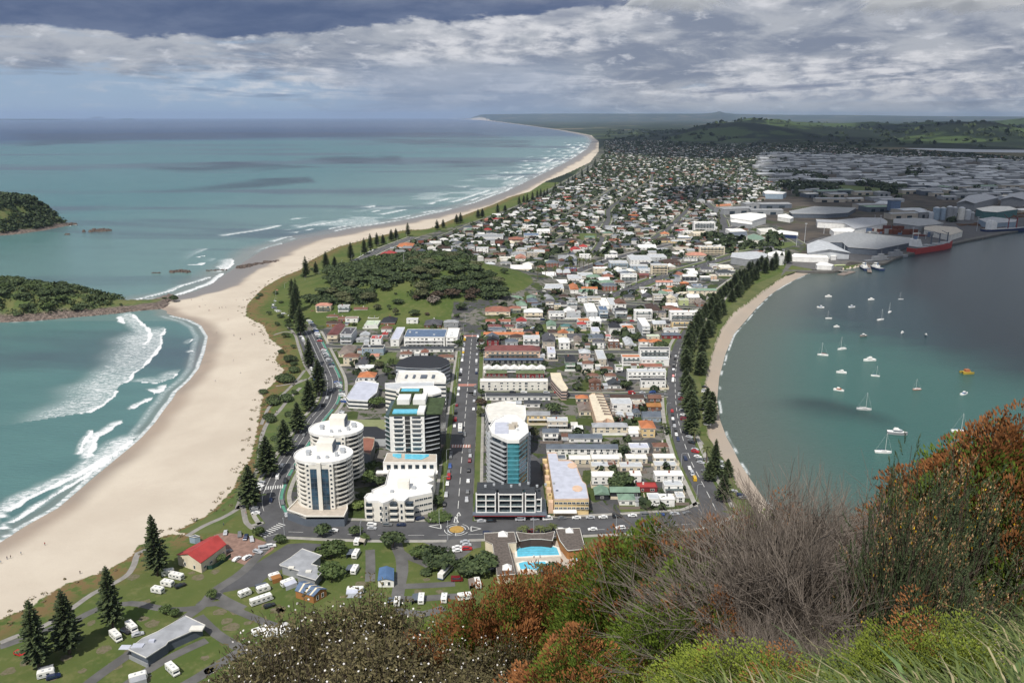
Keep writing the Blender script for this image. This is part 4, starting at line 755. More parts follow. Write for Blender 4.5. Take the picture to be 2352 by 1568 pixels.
 # ------------------------------------------------------------------ landmark towers
def stadium(w,d,k=10,sc=1.0):
 r = d/2*sc; a = (w-d)/2; P = []
 for i in range(k+1):
  t = -math.pi/2+math.pi*i/k; P.append((a+r*1.05*math.cos(t),r*math.sin(t)))
 for i in range(k+1):
  t = math.pi/2+math.pi*i/k; P.append((-a+r*1.05*math.cos(t),r*math.sin(t)))
 return P
def ring(mb,P,t,z0,z1,mi=0):
 n = len(P); cx = sum(p[0]for p in P)/n; cy = sum(p[1]for p in P)/n
 I = []
 for p in P:
  v = Vector((cx-p[0],cy-p[1])); v.normalize(); I.append((p[0]+v.x*t,p[1]+v.y*t))
 vs = [(p[0],p[1],z0)for p in P]+[(p[0],p[1],z1)for p in P]+[(p[0],p[1],z0)for p in I]+[(p[0],p[1],z1)for p in I]
 fs = []
 for i in range(n):
  j = (i+1)%n; fs += [(i,j,n+j,n+i),(2*n+j,2*n+i,3*n+i,3*n+j),(n+i,n+j,3*n+j,3*n+i),(j,i,2*n+i,2*n+j)]
 mb.add(vs,fs,mi)
WH = paint('white'); CRM = pmat('render_cream',(.76,.73,.66),.8,.06,.2); TEAL = pmat('teal_glass',(.045,.20,.24),.12,.3,.35,spec=.8); BLUEG = pmat('blue_glass',(.03,.07,.11),.08,.6,.22,spec=1.0)
POOLW = pmat('pool_water',(.13,.50,.66),.15,.12,.5); DECK = pmat('deck_stone',(.48,.42,.35),.85,.1,.4); DARKG = pmat('dark_facade_glass',(.012,.016,.018),.15,.4,.4,spec=.6); LOUV = pmat('plant_metal',(.42,.44,.46),.5,.1,1.0)
GREENROOF = pmat('roof_garden',(.055,.08,.035),.95,.3,.5)
def twin(uc,y0,zt,nfl,label,rz=0.0):
 xc = (uc-1176)/F*(y0*CP+(EYE-15)*SP); w,d = 26.5,21.0; FOOT.append((xc-15,xc+15,y0-6,y0+d+4))
 root = empty('apartment_tower',(xc,y0+d/2,LAND),rz); tag(root,label,'tower'); zb = 5.2; fh = (zt-LAND-zb)/nfl
 MB().prism(stadium(w-3.2,d-3.2),zb-.1,zt-LAND-.1).build('core_wall',[GLASS],root)
 for s in(-1,1):
  for a in(30,75,120,160):
   t = R(a)*1.0; px = s*((w-d)/2+(d-3)/2*abs(math.sin(t))); py = -(d-3)/2*math.cos(t); MB().box(px-.5,px+.5,py-.5,py+.5,zb,zt-LAND-.2).build('pier',CRM,root)
 for k in range(nfl):
  m = MB(); z = zb+fh*k; m.prism(stadium(w,d),z-.2,z); ring(m,stadium(w,d),.2,z,z+.62)
  m.build('balcony',CRM,root)
 m = MB(); m.box(-6.6,6.6,-d/2-.35,-d/2+3,zb,zt-LAND-.3); m.build('front_wall',CRM,root)
 for s in(-1,1):
  x0,x1 = sorted((s*1.0,s*4.3)); m = MB(); m.box(x0,x1,-d/2-.62,-d/2-.34,zb,zt-LAND-2.6)
  m.build('glass_strip',BLUEG,root); m = MB()
  for k in range(nfl): m.box(x0,x1,-d/2-.68,-d/2-.62,zb+fh*k-.06,zb+fh*k+.06)
  m.box((x0+x1)/2-.05,(x0+x1)/2+.05,-d/2-.68,-d/2-.62,zb,zt-LAND-2.6); m.build('mullions',paint('slate'),root)
  for k in range(nfl): inst('window',window_mesh(1.2,1.25),root,(s*5.5,-d/2-.40,zb+fh*k+1.5))
 MB().box(-.95,.95,-d/2-1.3,-d/2-.3,zb-2,zt-LAND+.9).build('fin',CRM,root)
 m = MB(); m.prism(stadium(w+1.0,d+1.0),zt-LAND-.3,zt-LAND+.5,0,0); ring(m,stadium(w+1.0,d+1.0),.3,zt-LAND+.5,zt-LAND+1.1); m.build('roof',WH,root)
 m = MB(); m.box(-4,4,2.5,9.5,0,4.8); m.build('lift_house',[CRM],root,loc=(0,0,zt-LAND+.5)); MB().box(3.9,4.3,2.0,9.2,0,4.2).build('dark_cladding',paint('slate'),root,loc=(0,0,zt-LAND+.5))
 for(a,b,w_,h_)in((-8,-2,1.6,1.8),(-9,1,2.2,1.2),(6,-3,1.4,2.0),(8,1,2,1.6),(2,-5,1.3,1.2),(-2,-6,1.2,1.5),(7,4,2.4,1.1)): MB().box(a,a+w_,b,b+w_,0,h_).build('roof_unit',LOUV,root,loc=(0,0,zt-LAND+.5))
 return root
zt1 = 31.0
y1 = yz(1065,zt1); twin(737,y1,zt1,10,'cream rounded apartment tower nearest the camera, curved balconies and blue glass strips')
y2 = yz(1003,zt1+1); twin(767,y2,zt1+1,10,'cream rounded apartment tower directly behind its nearest twin')
# podium with restaurant terrace under the twin tower
root = empty('restaurant_podium',(0,0,LAND)); tag(root,'low cream podium with terrace restaurant wrapping the foot of the nearest round tower','podium')
pp = [G(*FH(*p),LAND+5)for p in[(200,1340),(270,1270),(330,1200),(790,1200),(795,1330),(760,1405),(385,1405)]]; m = MB(); m.prism(pp,-.1,5.0,0,1); m.build('wall',[paint('slate'),DECK],root)
m = MB(); ring(m,pp,.5,3.9,5.6); m.build('parapet',CRM,root)
# white/black tower with pool terrace
def poly_building(name,f,poly,z0,z1,label,cat,wall,roof,par=.7,partop=None,bands=0,bandm=None,taper=None):
 P = [G(*f(*p),z1)for p in poly]; cx = sum(p[0]for p in P)/len(P); cy = sum(p[1]for p in P)/len(P)
 root = empty(name,(cx,cy,LAND)); tag(root,label,cat); L = [(p[0]-cx,p[1]-cy)for p in P]
 FOOT.append((min(p[0]for p in P),max(p[0]for p in P),min(p[1]for p in P),max(p[1]for p in P)))
 MB().prism(L,z0-LAND-.1,z1-LAND-.05).build('wall',wall,root); MB().prism(L,z1-LAND-.05,z1-LAND+.08).build('roof',roof,root)
 if par: m = MB(); ring(m,L,.35,z1-LAND+.08,z1-LAND+par); m.build('parapet',partop or wall,root)
 n = bands
 for k in range(n):
  z = (z0-LAND)+(z1-z0)*(k+.42)/n; m = MB(); ring(m,[(p[0]*1.006,p[1]*1.006)for p in L],.15,z,z+(z1-z0)/n*.42); m.build('window_band',bandm or GLASS,root)
 return root,L,(cx,cy)
zf = 33.5; yf = yz(955,zf); x0 = (893.7-1176)/F*(yf*CP+(EYE-zf)*SP); x1 = (974-1176)/F*(yf*CP+(EYE-zf)*SP); x2 = (1013-1176)/F*(yf*CP+(EYE-zf)*SP)
root = empty('apartment_tower',(x0,yf,LAND)); tag(root,'white and black apartment tower with rooftop pool beside the main street','tower'); W = x1-x0; Wd = x2-x0; FOOT.append((x0-8,x2+3,yf-25,yf+60))
zb = 10.0; Ht = zf-LAND
MB().box(0,W,.4,30,zb,Ht).build('wall',paint('white'),root); MB().prism([(W,1.5),(Wd-1,6),(Wd,30),(W,30)],0,Ht-.6).build('dark_facade',DARKG,root); MB().prism([(-2.8,5),(0,1.5),(0,28),(-2.8,28)],zb,Ht-1).build('glass_bay',glassm('green_glass',(.03,.07,.07),.15),root)
nf = 8; fh = (Ht-zb)/nf
for k in range(nf):
 z = zb+fh*k
 for a,b in((.10,.41),(.62,.93)):
  MB().box(W*a+.6,W*b-.6,.30,.42,z+.9,z+2.1).build('window',[GLASS],root)
  MB().box(W*a+.2,W*b-.2,-.2,.38,z+.35,z+.85).build('sill',WH,root)
 MB().box(W*.44,W*.59,.28,.45,z+.1,z+fh-.3).build('recess_glass',[DARKG],root)
 MB().prism([(W+.02,1.0),(W+3.6,2.4),(Wd-1.5,5.2),(Wd-1.5,6.2),(W+.02,3)],z+.3,z+.55).build('balcony',LOUV,root)
 MB().prism([(-3.4,4.4),(-.02,.9),(-.02,2),(-3.4,6)],z+.3,z+.55).build('balcony',LOUV,root)
MB().box(-.2,W+.2,0,31,Ht,Ht+.5).build('roof',[GREENROOF],root); MB().box(W+.2,Wd,4,31,Ht-.6,Ht-.1).build('roof',[GREENROOF],root)
MB().box(1.5,W*.78,2,8,Ht+.5,Ht+1.1).build('roof_pool',POOLW,root); MB().box(W*.8,W*1.0,.5,12,Ht+.5,Ht+2.0).build('penthouse',WH,root)
MB().box(2,9,17,30,Ht+.5,Ht+3.4).build('penthouse',WH,root); MB().box(11,18,17,30,Ht+.5,Ht+3.4).build('penthouse',WH,root); MB().box(2,W*.8,27,34,Ht+.5,Ht+4.6).build('penthouse',GREENROOF,root); MB().box(3,W*.7,28,32,Ht+4.6,Ht+5.0).build('roof_pool',POOLW,root)
zp = 12.0; ypf = yz(1071,zp)
pl = [G(*FH(*p),zp)for p in[(1140,870),(1668,870),(1668,790),(1180,775)]]; pc = G(*FH(1400,870),zp)
root = empty('pool_podium',(pc[0],pc[1],LAND)); tag(root,'white podium with angular blue pools in front of the black and white tower','podium')
L = [(p[0]-pc[0],p[1]-pc[1])for p in pl]; MB().prism(L,-.1,zp-LAND).build('wall',[WH],root); MB().prism([(p[0]*.97,p[1]+(.6 if p[1]<1 else-.6))for p in L],zp-LAND,zp-LAND+.1).build('deck',DECK,root)
for q in([(1235,790),(1320,790),(1320,830),(1290,832),(1235,812)],[(1355,793),(1590,796),(1590,812),(1520,845),(1355,838)]):
 P = [G(*FH(*p),zp)for p in q]; MB().prism([(p[0]-pc[0],p[1]-pc[1])for p in P],zp-LAND+.1,zp-LAND+.35).build('pool',POOLW,root)
for i in range(7):
 a = L[0][0]*.9+(L[1][0]-L[0][0])*.93*i/7; MB().box(a+.5,a+2.6,-.12,.05,zp-LAND-4.2,zp-LAND-1.4).build('window',[GLASS],root)
MB().box(L[0][0]-3.5,L[1][0]+.5,-3.5,-.05,zp-LAND-5.2,zp-LAND-4.6).build('terrace',WH,root)
# curved white hotel block in front of it
zh = 12.5
HB = [(1200,952),(1655,950),(1640,1010),(1575,1015),(1643,1058),(1570,1090),(1635,1110),(1610,1140),(1625,1180),(1450,1215),(1395,1225),(1350,1265),(1290,1262),(1250,1235),(1200,1262),(1140,1285),(1095,1262),(1045,1262),(1000,1265),(955,1225),(985,1190),(1030,1180),(1030,1155),(1160,1100)]
root,L,cc = poly_building('apartment_building',FH,HB,LAND,zh,'white three-storey apartment building with scalloped front beside the nearest round tower','building',CRM,WH,.9,WH)
xe0,ye0 = G(*FH(1450,1215),zh); xe1,ye1 = G(*FH(1620,1180),zh)
for k in range(3):
 z = 1.0+3.1*k
 for i in range(4):
  t = (i+.5)/4; o = inst('window',window_mesh(2.2,1.25),root,(xe0+(xe1-xe0)*t-cc[0],ye0+(ye1-ye0)*t-cc[1]-.1,z+1.2)); o.rotation_euler = (0,0,math.atan2(ye1-ye0,xe1-xe0))
 for(ua,ub)in((960,1045),(1195,1290),(1350,1450)):
  a = G(*FH(ua+8,1262),zh); b = G(*FH(ub-8,1262),zh); m = MB(); ya = a[1]-cc[1]-1.2
  m.box(a[0]-cc[0],b[0]-cc[0],ya,ya+3,z-.15,z+.9); m.build('balcony',CRM,root); MB().box(a[0]-cc[0]+.3,b[0]-cc[0]-.3,ya+.5,ya+3.1,z+.9,z+2.6).build('balcony_shade_glass',[GLASS],root)
 for ua in(1118,1170,1320): a = G(*FH(ua,1285 if ua<1200 else 1262),zh); inst('window',window_mesh(1.2,1.9),root,(a[0]-cc[0],a[1]-cc[1]-.35,z+1.3))
a = G(*FH(1345,1120),zh); MB().box(-2.8,2.8,-2.2,2.2,0,4.2).build('lift_house',CRM,root,loc=(a[0]-cc[0],a[1]-cc[1],zh-LAND)); MB().box(4,6,-2,0,0,1.2).build('roof_unit',LOUV,root,loc=(a[0]-cc[0],a[1]-cc[1],zh-LAND))
MB().box(-6,-4.4,-6,-4,0,1.0).build('roof_unit',LOUV,root,loc=(a[0]-cc[0],a[1]-cc[1],zh-LAND))
# teal tower
zt = 38.0
OC = [(347,532),(400,462),(500,420),(622,424),(728,512),(738,590),(645,668),(530,668),(375,598)]
P = [G(*FI(*p),zt)for p in OC]; cx = sum(p[0]for p in P)/9; cy = sum(p[1]for p in P)/9; L = [(p[0]-cx,p[1]-cy)for p in P]
root = empty('apartment_tower',(cx,cy,LAND)); tag(root,'octagonal teal glass tower with white roof right of the main street','tower'); FOOT.append((min(p[0]for p in P)-6,max(p[0]for p in P)+3,min(p[1]for p in P)-14,max(p[1]for p in P)))
Ht = zt-LAND; MB().prism([(p[0]*.95,p[1]*.95)for p in L],-.1,Ht-.8).build('wall',[paint('grey')],root)
MB().prism(L,Ht-.8,Ht+.2).build('roof',[WH],root); m = MB(); ring(m,L,.4,Ht+.2,Ht+.9); m.build('parapet',WH,root)
nfl = 12; fh = (Ht-.8-6)/nfl
def facet(i,j,a0,a1,off,z0,z1,th=.3):
 p = Vector(L[i]); q = Vector(L[j]); d = q-p; n = Vector((d.y,-d.x)).normalized()
 if n.dot(p)<0: n = -n
 A_ = p*.95+(q-p)*.95*a0+n*off; B_ = p*.95+(q-p)*.95*a1+n*off
 return MB().prism([(A_.x,A_.y),(B_.x,B_.y),(B_.x-n.x*th,B_.y-n.y*th),(A_.x-n.x*th,A_.y-n.y*th)],z0,z1)
TEAL2 = pmat('pale_teal_panel',(.10,.35,.42),.3,.2,.3,spec=.5)
for k in range(nfl):
 z = 6+fh*k
 for(i,j)in((7,6),(6,5),(5,4)):
  facet(i,j,0,1,.35,z+.75,z+fh,.3).build('glass_panel',TEAL if(i,j)==(7,6)else glassm('shaded_glass',(.022,.07,.085),.1),root); facet(i,j,0,1,.40,z,z+.75,.3).build('spandrel',TEAL2,root)
 facet(8,7,0,.98,2.0,z-.12,z+.12,2.4).build('balcony',LOUV,root); facet(8,7,0,.98,2.05,z+.12,z+1.0,.12).build('railing',paint('lightgrey'),root)
 facet(0,8,-.25,1,1.6,z-.12,z+.12,2).build('balcony',LOUV,root); facet(0,8,-.25,1,1.65,z+.12,z+1.0,.12).build('railing',paint('lightgrey'),root)
 facet(8,7,.03,.95,.32,z+.15,z+fh-.3,.3).build('window',[GLASS],root)
 facet(4,5,.05,.5,1.9,z-.12,z+.12,2).build('balcony',LOUV,root)
facet(8,7,-.06,0.0,1.2,-.1,Ht-1.5,2).build('pier',paint('grey'),root); facet(8,7,.70,.73,1.4,-.1,Ht-1,1.5).build('pier',paint('grey'),root); facet(5,6,.0,.12,.8,-.1,Ht-1.2,1.2).build('pier',paint('grey'),root)
for(a,b,w_,d_,h_,mm)in((-7,-8,7,16,.3,'lavender'),(0,-2,3,2.5,2.2,'beige'),(1.5,1,3,3,1.8,'beige'),(-1,2,2,2,1.2,'lightgrey'),(4,-4,1.2,1.2,.8,'lightgrey')): MB().box(a,a+w_,b,b+d_,Ht+.2,Ht+.2+h_).build('roof_unit',paint(mm),root)
# framed commercial block at its foot
def framed(x0,x1,y0,D,z0,fl,bays,root,fh=3.1,rail='white'):
 MB().box(x0+.3,x1-.3,y0+1.6,y0+D,z0,z0+fl*fh).build('recess_wall',[GLASS],root)
 MB().box(x0,x1,y0+.3,y0+D,z0+fl*fh,z0+fl*fh+.35).build('roof',[paint('charcoal'),WH],root)
 w = (x1-x0)/bays
 for i in range(bays+1): MB().box(x0+w*i-.3,x0+w*i+.3,y0,y0+1.7,z0,z0+fl*fh).build('column',WH,root)
 for k in range(fl+1): MB().box(x0-.3,x1+.3,y0-.05,y0+1.75,z0+k*fh-.3,z0+k*fh+.25).build('floor_beam',WH,root)
 for k in range(fl): MB().box(x0+.3,x1-.3,y0+.02,y0+.1,z0+k*fh+.25,z0+k*fh+1.1).build('glass_rail',glassm('rail_glass',(.10,.14,.15),.2),root)
yb = G(*FI(300,1425))[1]; root = empty('shop_building',(0,yb,LAND)); tag(root,'white framed three-storey block with black roof above shops, foot of teal tower','building')
X_ = lambda cx: G(*FI(cx,1425))[0]
framed(X_(228),X_(412),0,8,3.6,3,2,root); framed(X_(445),X_(678),0,8,3.6,3,2,root); framed(X_(706),X_(800),0,8,3.6,3,1,root); framed(X_(810),X_(860),1,12,3.6,2,1,root)
MB().box(X_(205),X_(915),1,15,-.1,3.3).build('shopfront',[GLASS],root); MB().box(X_(190),X_(915),-2.5,1.0,3.0,3.35).build('canopy',paint('slate'),root); MB().box(X_(195),X_(900),-2.65,-2.5,2.7,3.1).build('fascia',paint('darkred'),root)
MB().box(X_(228),X_(750),5,13,12.9,13.4).build('roof',paint('charcoal'),root)
for i in range(9): a = X_(300)+i*4.2; MB().box(a,a+1.1,7+(i%3)*1.6,8.2+(i%3)*1.6,13.4,14.3).build('roof_unit',LOUV,root)
FOOT.append((X_(190),X_(915),yb-3,yb+24))
# long peach motel block receding from the cross road
root,L,cc = poly_building('motel_building',FI,[(918,782),(1010,780),(1030,855),(1140,855),(1175,870),(1205,905),(1225,960),(1265,1060),(1300,1090),(1328,1235),(990,1242)],LAND,10.5,'long pale yellow motel with grey membrane roof receding from the cross road','building',paint('yellow'),paint('lavender'),.6,paint('peach'))
a = G(*FI(990,1242),10.5); b = G(*FI(1328,1235),10.5)
for k in range(2):
 for i in range(8): t = (i+.5)/8; inst('window',window_mesh(1.8,1.25,'offwhite'),root,(a[0]+(b[0]-a[0])*t-cc[0],a[1]-cc[1]-.1,3.9+2.7*k))
for i in range(8):
 t = i/8; p = Vector(G(*FI(918,782),10.5)).lerp(Vector(a),t+.06); MB().box(-2.6,-.3,-1.6,1.6,0,2.8+3.0).build('balcony_bay',paint('peach' if i%2 else 'yellow'),root,loc=(p.x-cc[0],p.y-cc[1],0))
MB().box(a[0]-cc[0]-.5,b[0]-cc[0]-6,a[1]-cc[1]-3.2,a[1]-cc[1]-.1,2.6,3.1).build('awning',WH,root)
for q in((1165,905,2.6),(1215,1130,2.6)): p = G(*FI(q[0],q[1]),10.5); MB().prism([(p[0]-cc[0]+q[2]*math.cos(i*.7),p[1]-cc[1]+q[2]*1.4*math.sin(i*.7))for i in range(9)],8.1,8.35).build('roof_unit',paint('peach'),root)
# others traced by their roof outline
poly_building('apartment_building',FI,[(330,315),(435,292),(505,278),(610,285),(615,318),(705,322),(715,420),(700,470),(345,470),(312,355)],LAND,26,'white curved apartment block directly behind the teal tower','building',WH,paint('offwhite'),.8,WH,7)
poly_building('apartment_building',FH,[(1270,172),(1320,140),(1660,130),(1712,168),(1712,195),(1625,218),(1345,215),(1270,180)],LAND,27,'cream octagonal-fronted apartment block behind the black and white tower','building',CRM,WH,.7,WH,8)
poly_building('apartment_building',FH,[(1160,105),(1400,90),(1640,90),(1640,135),(1320,140),(1270,170),(1160,150)],LAND,25,'cream banded apartment wing left of the octagonal-fronted block','building',CRM,paint('lightgrey'),.8,WH,8)
root,L,cc = poly_building('apartment_building',FE,[(1380,1130),(1400,1080),(1440,1030),(1560,985),(1640,963),(2000,963),(2100,985),(2200,1035),(2215,1085),(2080,1150),(1900,1160),(1560,1150)],LAND,17,'large grey apartment block with wide black hipped roof left of main street','building',paint('lightgrey'),paint('black'),0,None,5)
poly_building('apartment_building',FE,[(1370,1340),(1420,1210),(2010,1205),(2130,1260),(2160,1330),(2150,1390),(1380,1390)],LAND,20,'white apartment block with solar panels on its flat roof left of main street','building',WH,paint('offwhite'),.8,WH,6)
m = MB();
for(a,b)in((1515,1570),(1635,1690),(1755,1870),(1930,1990)):
 p = G(*FE(a,1312),20.4); q = G(*FE(b,1262),20.4); m.box(p[0],q[0],p[1],q[1],20.3,20.7)
tag(m.build('solar_panels',paint('slate')),'dark solar panels lying on the flat white apartment roof','solar panels')
poly_building('retail_building',FH,[(880,90),(960,75),(1100,100),(1080,190),(1020,240),(990,272),(800,262),(780,235)],LAND,8,'low white building with pale lavender membrane roof beside the beach road','building',WH,paint('lavender'),.5,WH,2)
poly_building('retail_building',FH,[(905,520),(1080,520),(1175,575),(1165,640),(1060,640),(905,605)],LAND,7,'low building with black roof behind the nearer round tower','building',paint('lightgrey'),paint('black'),0)
poly_building('retail_building',FH,[(915,640),(990,630),(1060,640),(1050,720),(1015,800),(915,770)],LAND,8,'grey brick low building with terracotta terrace between the towers','building',paint('grey'),paint('terracotta'),.8,paint('beige'))
root,L,cc = poly_building('motel_building',FC,[(272,395),(330,356),(515,362),(545,430),(600,560),(650,680),(720,850),(600,800),(520,845),(405,850),(360,700),(310,540)],LAND,8.5,'long peach apartment block with ribbed roof second block right of main street','building',paint('peach'),paint('cream'),.5,paint('peach'))
for i in range(8): p = G(*FC(385+i*22,380+i*50),8.5); m = MB(); m.add([(0,0,0),(9,-1,0),(9,.3,0),(0,.3,0),(0,0,1.3),(0,.3,1.3)],[(0,1,4),(3,5,2),(1,2,5,4),(0,4,5,3)]); m.build('roof_fin',paint('taupe'),root,loc=(p[0]-cc[0],p[1]-cc[1],8.5-LAND+.1))
root,L,cc = poly_building('apartment_building',FI,[(950,0),(1050,0),(1075,75),(1125,150),(1110,172),(1060,172),(1010,120),(960,60)],LAND,9,'narrow peach apartment block receding between white neighbours, second block','building',paint('pink'),paint('cream'),.6,paint('cream'),3)
root = H(FI,262,925,165,55,3,'flat','white','offwhite',label='long white terrace with dark balcony bays facing the first side street',cat='building',balc=False);
H(FI,325,950,262,205,1,'gable','charcoal','white',label='row of dark roofed units joined end to end behind the tall white block',cat='building')
# ------------------------------------------------------------------ beach club, camp and pool buildings
def slab_roof_building(name,f,poly,z,label,wc,rc,wall_in=.93,cat='building',thick=.3,extra=None,rm=None):
 P = [G(*f(*p),LAND+z)for p in poly]; cx = sum(p[0]for p in P)/len(P); cy = sum(p[1]for p in P)/len(P); L = [(p[0]-cx,p[1]-cy)for p in P]
 root = empty(name,(cx,cy,LAND)); tag(root,label,cat); FOOT.append((min(p[0]for p in P),max(p[0]for p in P),min(p[1]for p in P),max(p[1]for p in P)))
 MB().prism([(p[0]*wall_in,p[1]*wall_in)for p in L],-.1,z-thick).build('wall',paint(wc),root); MB().prism(L,z-thick,z).build('roof',rm or roofm(rc),root); m = MB(); ring(m,L,.25,z,z+.18); m.build('gutter',paint('offwhite'),root)
 return root,L,(cx,cy)
def gable_px(name,f,corners,h,rise,label,wc,rc,cat='building',z0=LAND,stripes=None):
 """corners: front-left eave, front-right eave, back-right eave, back-left eave (pixels); ridge runs front -> back"""
 P = [Vector((*G(*f(*p),z0+h),0))for p in corners]; c = sum(P,Vector())/4; L = [p-c for p in P]; root = empty(name,(c.x,c.y,z0)); tag(root,label,cat)
 FOOT.append((min(p.x for p in P),max(p.x for p in P),min(p.y for p in P),max(p.y for p in P)))
 q = [(p.x*.95,p.y*.95)for p in L]; m = MB(); m.prism(q,-.1,h); a = (Vector(q[0])+Vector(q[1]))/2; b = (Vector(q[2])+Vector(q[3]))/2
 m.add([(*q[0],h),(*q[1],h),(a.x,a.y,h+rise*.93),(*q[2],h),(*q[3],h),(b.x,b.y,h+rise*.93)],[(0,1,2),(3,4,5)]); m.build('wall',paint(wc),root)
 a = (L[0]+L[1])/2; b = (L[2]+L[3])/2; a*=1.02; b*=1.02; m = MB(); t = .25
 for(e0,e1)in((0,3),(1,2)):
  A0,A1 = L[e0],L[e1]; V = [(A0.x,A0.y,h),(A1.x,A1.y,h),(b.x,b.y,h+rise),(a.x,a.y,h+rise)]; V += [(x,y,z-t)for x,y,z in V]
  m.add(V,[(0,1,2,3),(7,6,5,4),(0,4,5,1),(1,5,6,2),(3,7,4,0)]if e0 else[(3,2,1,0),(4,5,6,7),(1,5,4,0),(2,6,5,1),(0,4,7,3)])
 m.build('roof',roofm(rc),root)
 if stripes:
  for i in range(1,7,2):
   for e0,e1 in((0,3),(1,2)):
    m = MB(); t0,t1 = i/7,(i+.55)/7; A0 = L[e0].lerp(L[e1],t0); A1 = L[e0].lerp(L[e1],t1); B0 = a.lerp(b,t0); B1 = a.lerp(b,t1)
    V = [(A0.x,A0.y,h+.05),(A1.x,A1.y,h+.05),(B1.x,B1.y,h+rise+.05),(B0.x,B0.y,h+rise+.05)]; m.add(V,[(0,1,2,3)if e0 else(3,2,1,0)]); m.build('skylight_strip',paint(stripes),root)
 for s in(.3,.7):
  p = Vector(q[0]).lerp(Vector(q[1]),s); o = inst('window',window_mesh(1.2,1.9),root,(p.x,p.y-.08,1.7)); o.rotation_euler = (0,0,math.atan2(q[1][1]-q[0][1],q[1][0]-q[0][0]))
 n = Vector(q[2])-Vector(q[1])
 for k in range(max(2,int(n.length/4))):
  p = Vector(q[1])+n*((k+.5)/max(2,int(n.length/4))); o = inst('window',window_mesh(1.8,1.25),root,(p.x+.06,p.y-.03,1.8)); o.rotation_euler = (0,0,math.atan2(n.y,n.x))
 return root
gable_px('beach_club',FK,[(-95,425),(125,500),(355,330),(205,265)],5.0,2.6,'cream beach club building with bright red gabled roof beside the sand','cream','red')
slab_roof_building('kiosk',FK,[(20,262),(70,272),(120,262),(75,246)],3.2,'small blue kiosk with dark roof behind the red-roofed beach club','lightblue','slate',.95,'kiosk')
root,L,cc = slab_roof_building('camp_office',FK,[(825,512),(925,450),(1030,370),(1205,432),(1115,508),(1222,540),(1218,570),(1150,652),(980,602),(1000,570),(830,520)],4.2,'camp reception with overlapping pale grey flat roofs by the forecourt','grey','silver',.9)
for a,b in((-6,-3),(2,-6),(7,-3)): MB().box(a,a+2.4,b,b+1.6,4.2,4.75).build('skylight',paint('offwhite'),root)
gable_px('camp_lodge',FK,[(1130,795),(1250,735),(1040,655),(965,735)][0:1]+[(1252,728),(1050,655),(962,742)],3.4,1.6,'cottage with pale blue striped iron roof and tan walls below the camp reception','ochre','slateblue',stripes='cream')
gable_px('camp_kitchen',FK,[(1700,655),(1848,655),(1848,545),(1715,540)],3.2,1.0,'small camp kitchen with plain blue iron roof on the camp road','white','blue')
root,L,cc = slab_roof_building('ablution_block',FJ,[(1140,1268),(1268,1168),(1400,1110),(1655,968),(1832,1052),(1500,1200),(1480,1230),(1300,1345)],4.0,'long grey ablution block with stepped pale grey roofs in the lower left','slate','silver',.92)
for a,b,w_,d_,z in((8,4,5,3,.5),(-9,-6,4,2.4,.3),(-13,-7,3.6,2.6,.2),(-4,-3,2.0,1.4,.8)): MB().box(a,a+w_,b,b+d_,4.0,4.0+z).build('skylight',paint('offwhite' if w_>4 else 'lavender'),root)
MB().prism([(L[0][0],L[0][1]),(L[7][0],L[7][1]),(L[7][0]+.5,L[7][1]+.2),(L[0][0],L[0][1]+.4)],0,1.6).build('screen_wall',paint('grey'),root)
m = MB(); P = [Vector((*G(*FK(*p),0),0))for p in[(-20,545),(110,575),(235,600),(400,490)]]
root = empty('fence',(P[0].x,P[0].y,LAND)); tag(root,'dark green timber fence around the yard of the red-roofed beach club','fence')
Q = smooth_line([(p.x-P[0].x,p.y-P[0].y)for p in P],2.4)
for i in range(len(Q)-1):
 d = Q[i+1]-Q[i]; n = Vector((-d.y,d.x,0)).normalized()*.05; MB().prism([tuple((Q[i]-n)[:2]),tuple((Q[i+1]-n)[:2]),tuple((Q[i+1]+n)[:2]),tuple((Q[i]+n)[:2])],0,1.8).build('panel',pmat('green_timber',(.02,.055,.04),.9),root); MB().box(Q[i].x-.08,Q[i].x+.08,Q[i].y-.08,Q[i].y+.08,0,2.0).build('post',pmat('green_timber',(.02,.055,.04),.9),root)
 # hot pools
RG = pmat('weathered_shingle',(.125,.105,.092),.95,.25,.9)
slab_roof_building('pool_hall',FL,[(985,232),(1255,222),(1280,318),(1200,322),(1245,505),(1265,600),(1105,612),(1060,330),(990,300)],4.5,'L-shaped bathhouse with weathered grey shingle roof and white trim beside the pool','cream','taupe',.95,rm=RG)
slab_roof_building('pool_hall',FL,[(1625,195),(1840,188),(1865,280),(1890,375),(1740,390),(1725,385),(1660,300)],4.5,'grey shingle bathhouse pavilion right of the swimming pool','ochre','taupe',.94,rm=RG)
slab_roof_building('pool_pavilion',FL,[(1270,222),(1400,238),(1530,235),(1618,215),(1598,300),(1500,288),(1400,288),(1300,305)],4.0,'curved shingle arcade behind the blue swimming pool','darkbrown','taupe',.93,rm=RG)
for q in((1155,245,2.2),(1747,215,1.8),(1192,540,2.0)):
 p = G(*FL(q[0],q[1]),LAND+4.5); o = MB().prism([(-q[2],-q[2]),(q[2],-q[2]),(q[2],q[2]),(-q[2],q[2])],0,1.9,taper=.05).build('roof_lantern',WH,loc=(p[0],p[1],LAND+4.5)); tag(o,'white pyramid roof lantern on the shingle bathhouse roof','roof lantern')
def pool(pl,lab,deck=True):
 P = [G(*FL(*p),LAND+.3)for p in pl]; c = (sum(p[0]for p in P)/len(P),sum(p[1]for p in P)/len(P)); L = [(p[0]-c[0],p[1]-c[1])for p in P]; root = empty('swimming_pool',(c[0],c[1],LAND)); tag(root,lab,'pool')
 MB().prism(L,0,.34).build('water',POOLW,root); m = MB(); ring(m,[(p[0]*1.05,p[1]*1.05)for p in L],1.1,0,.42); m.build('coping',CRM,root); return root,L
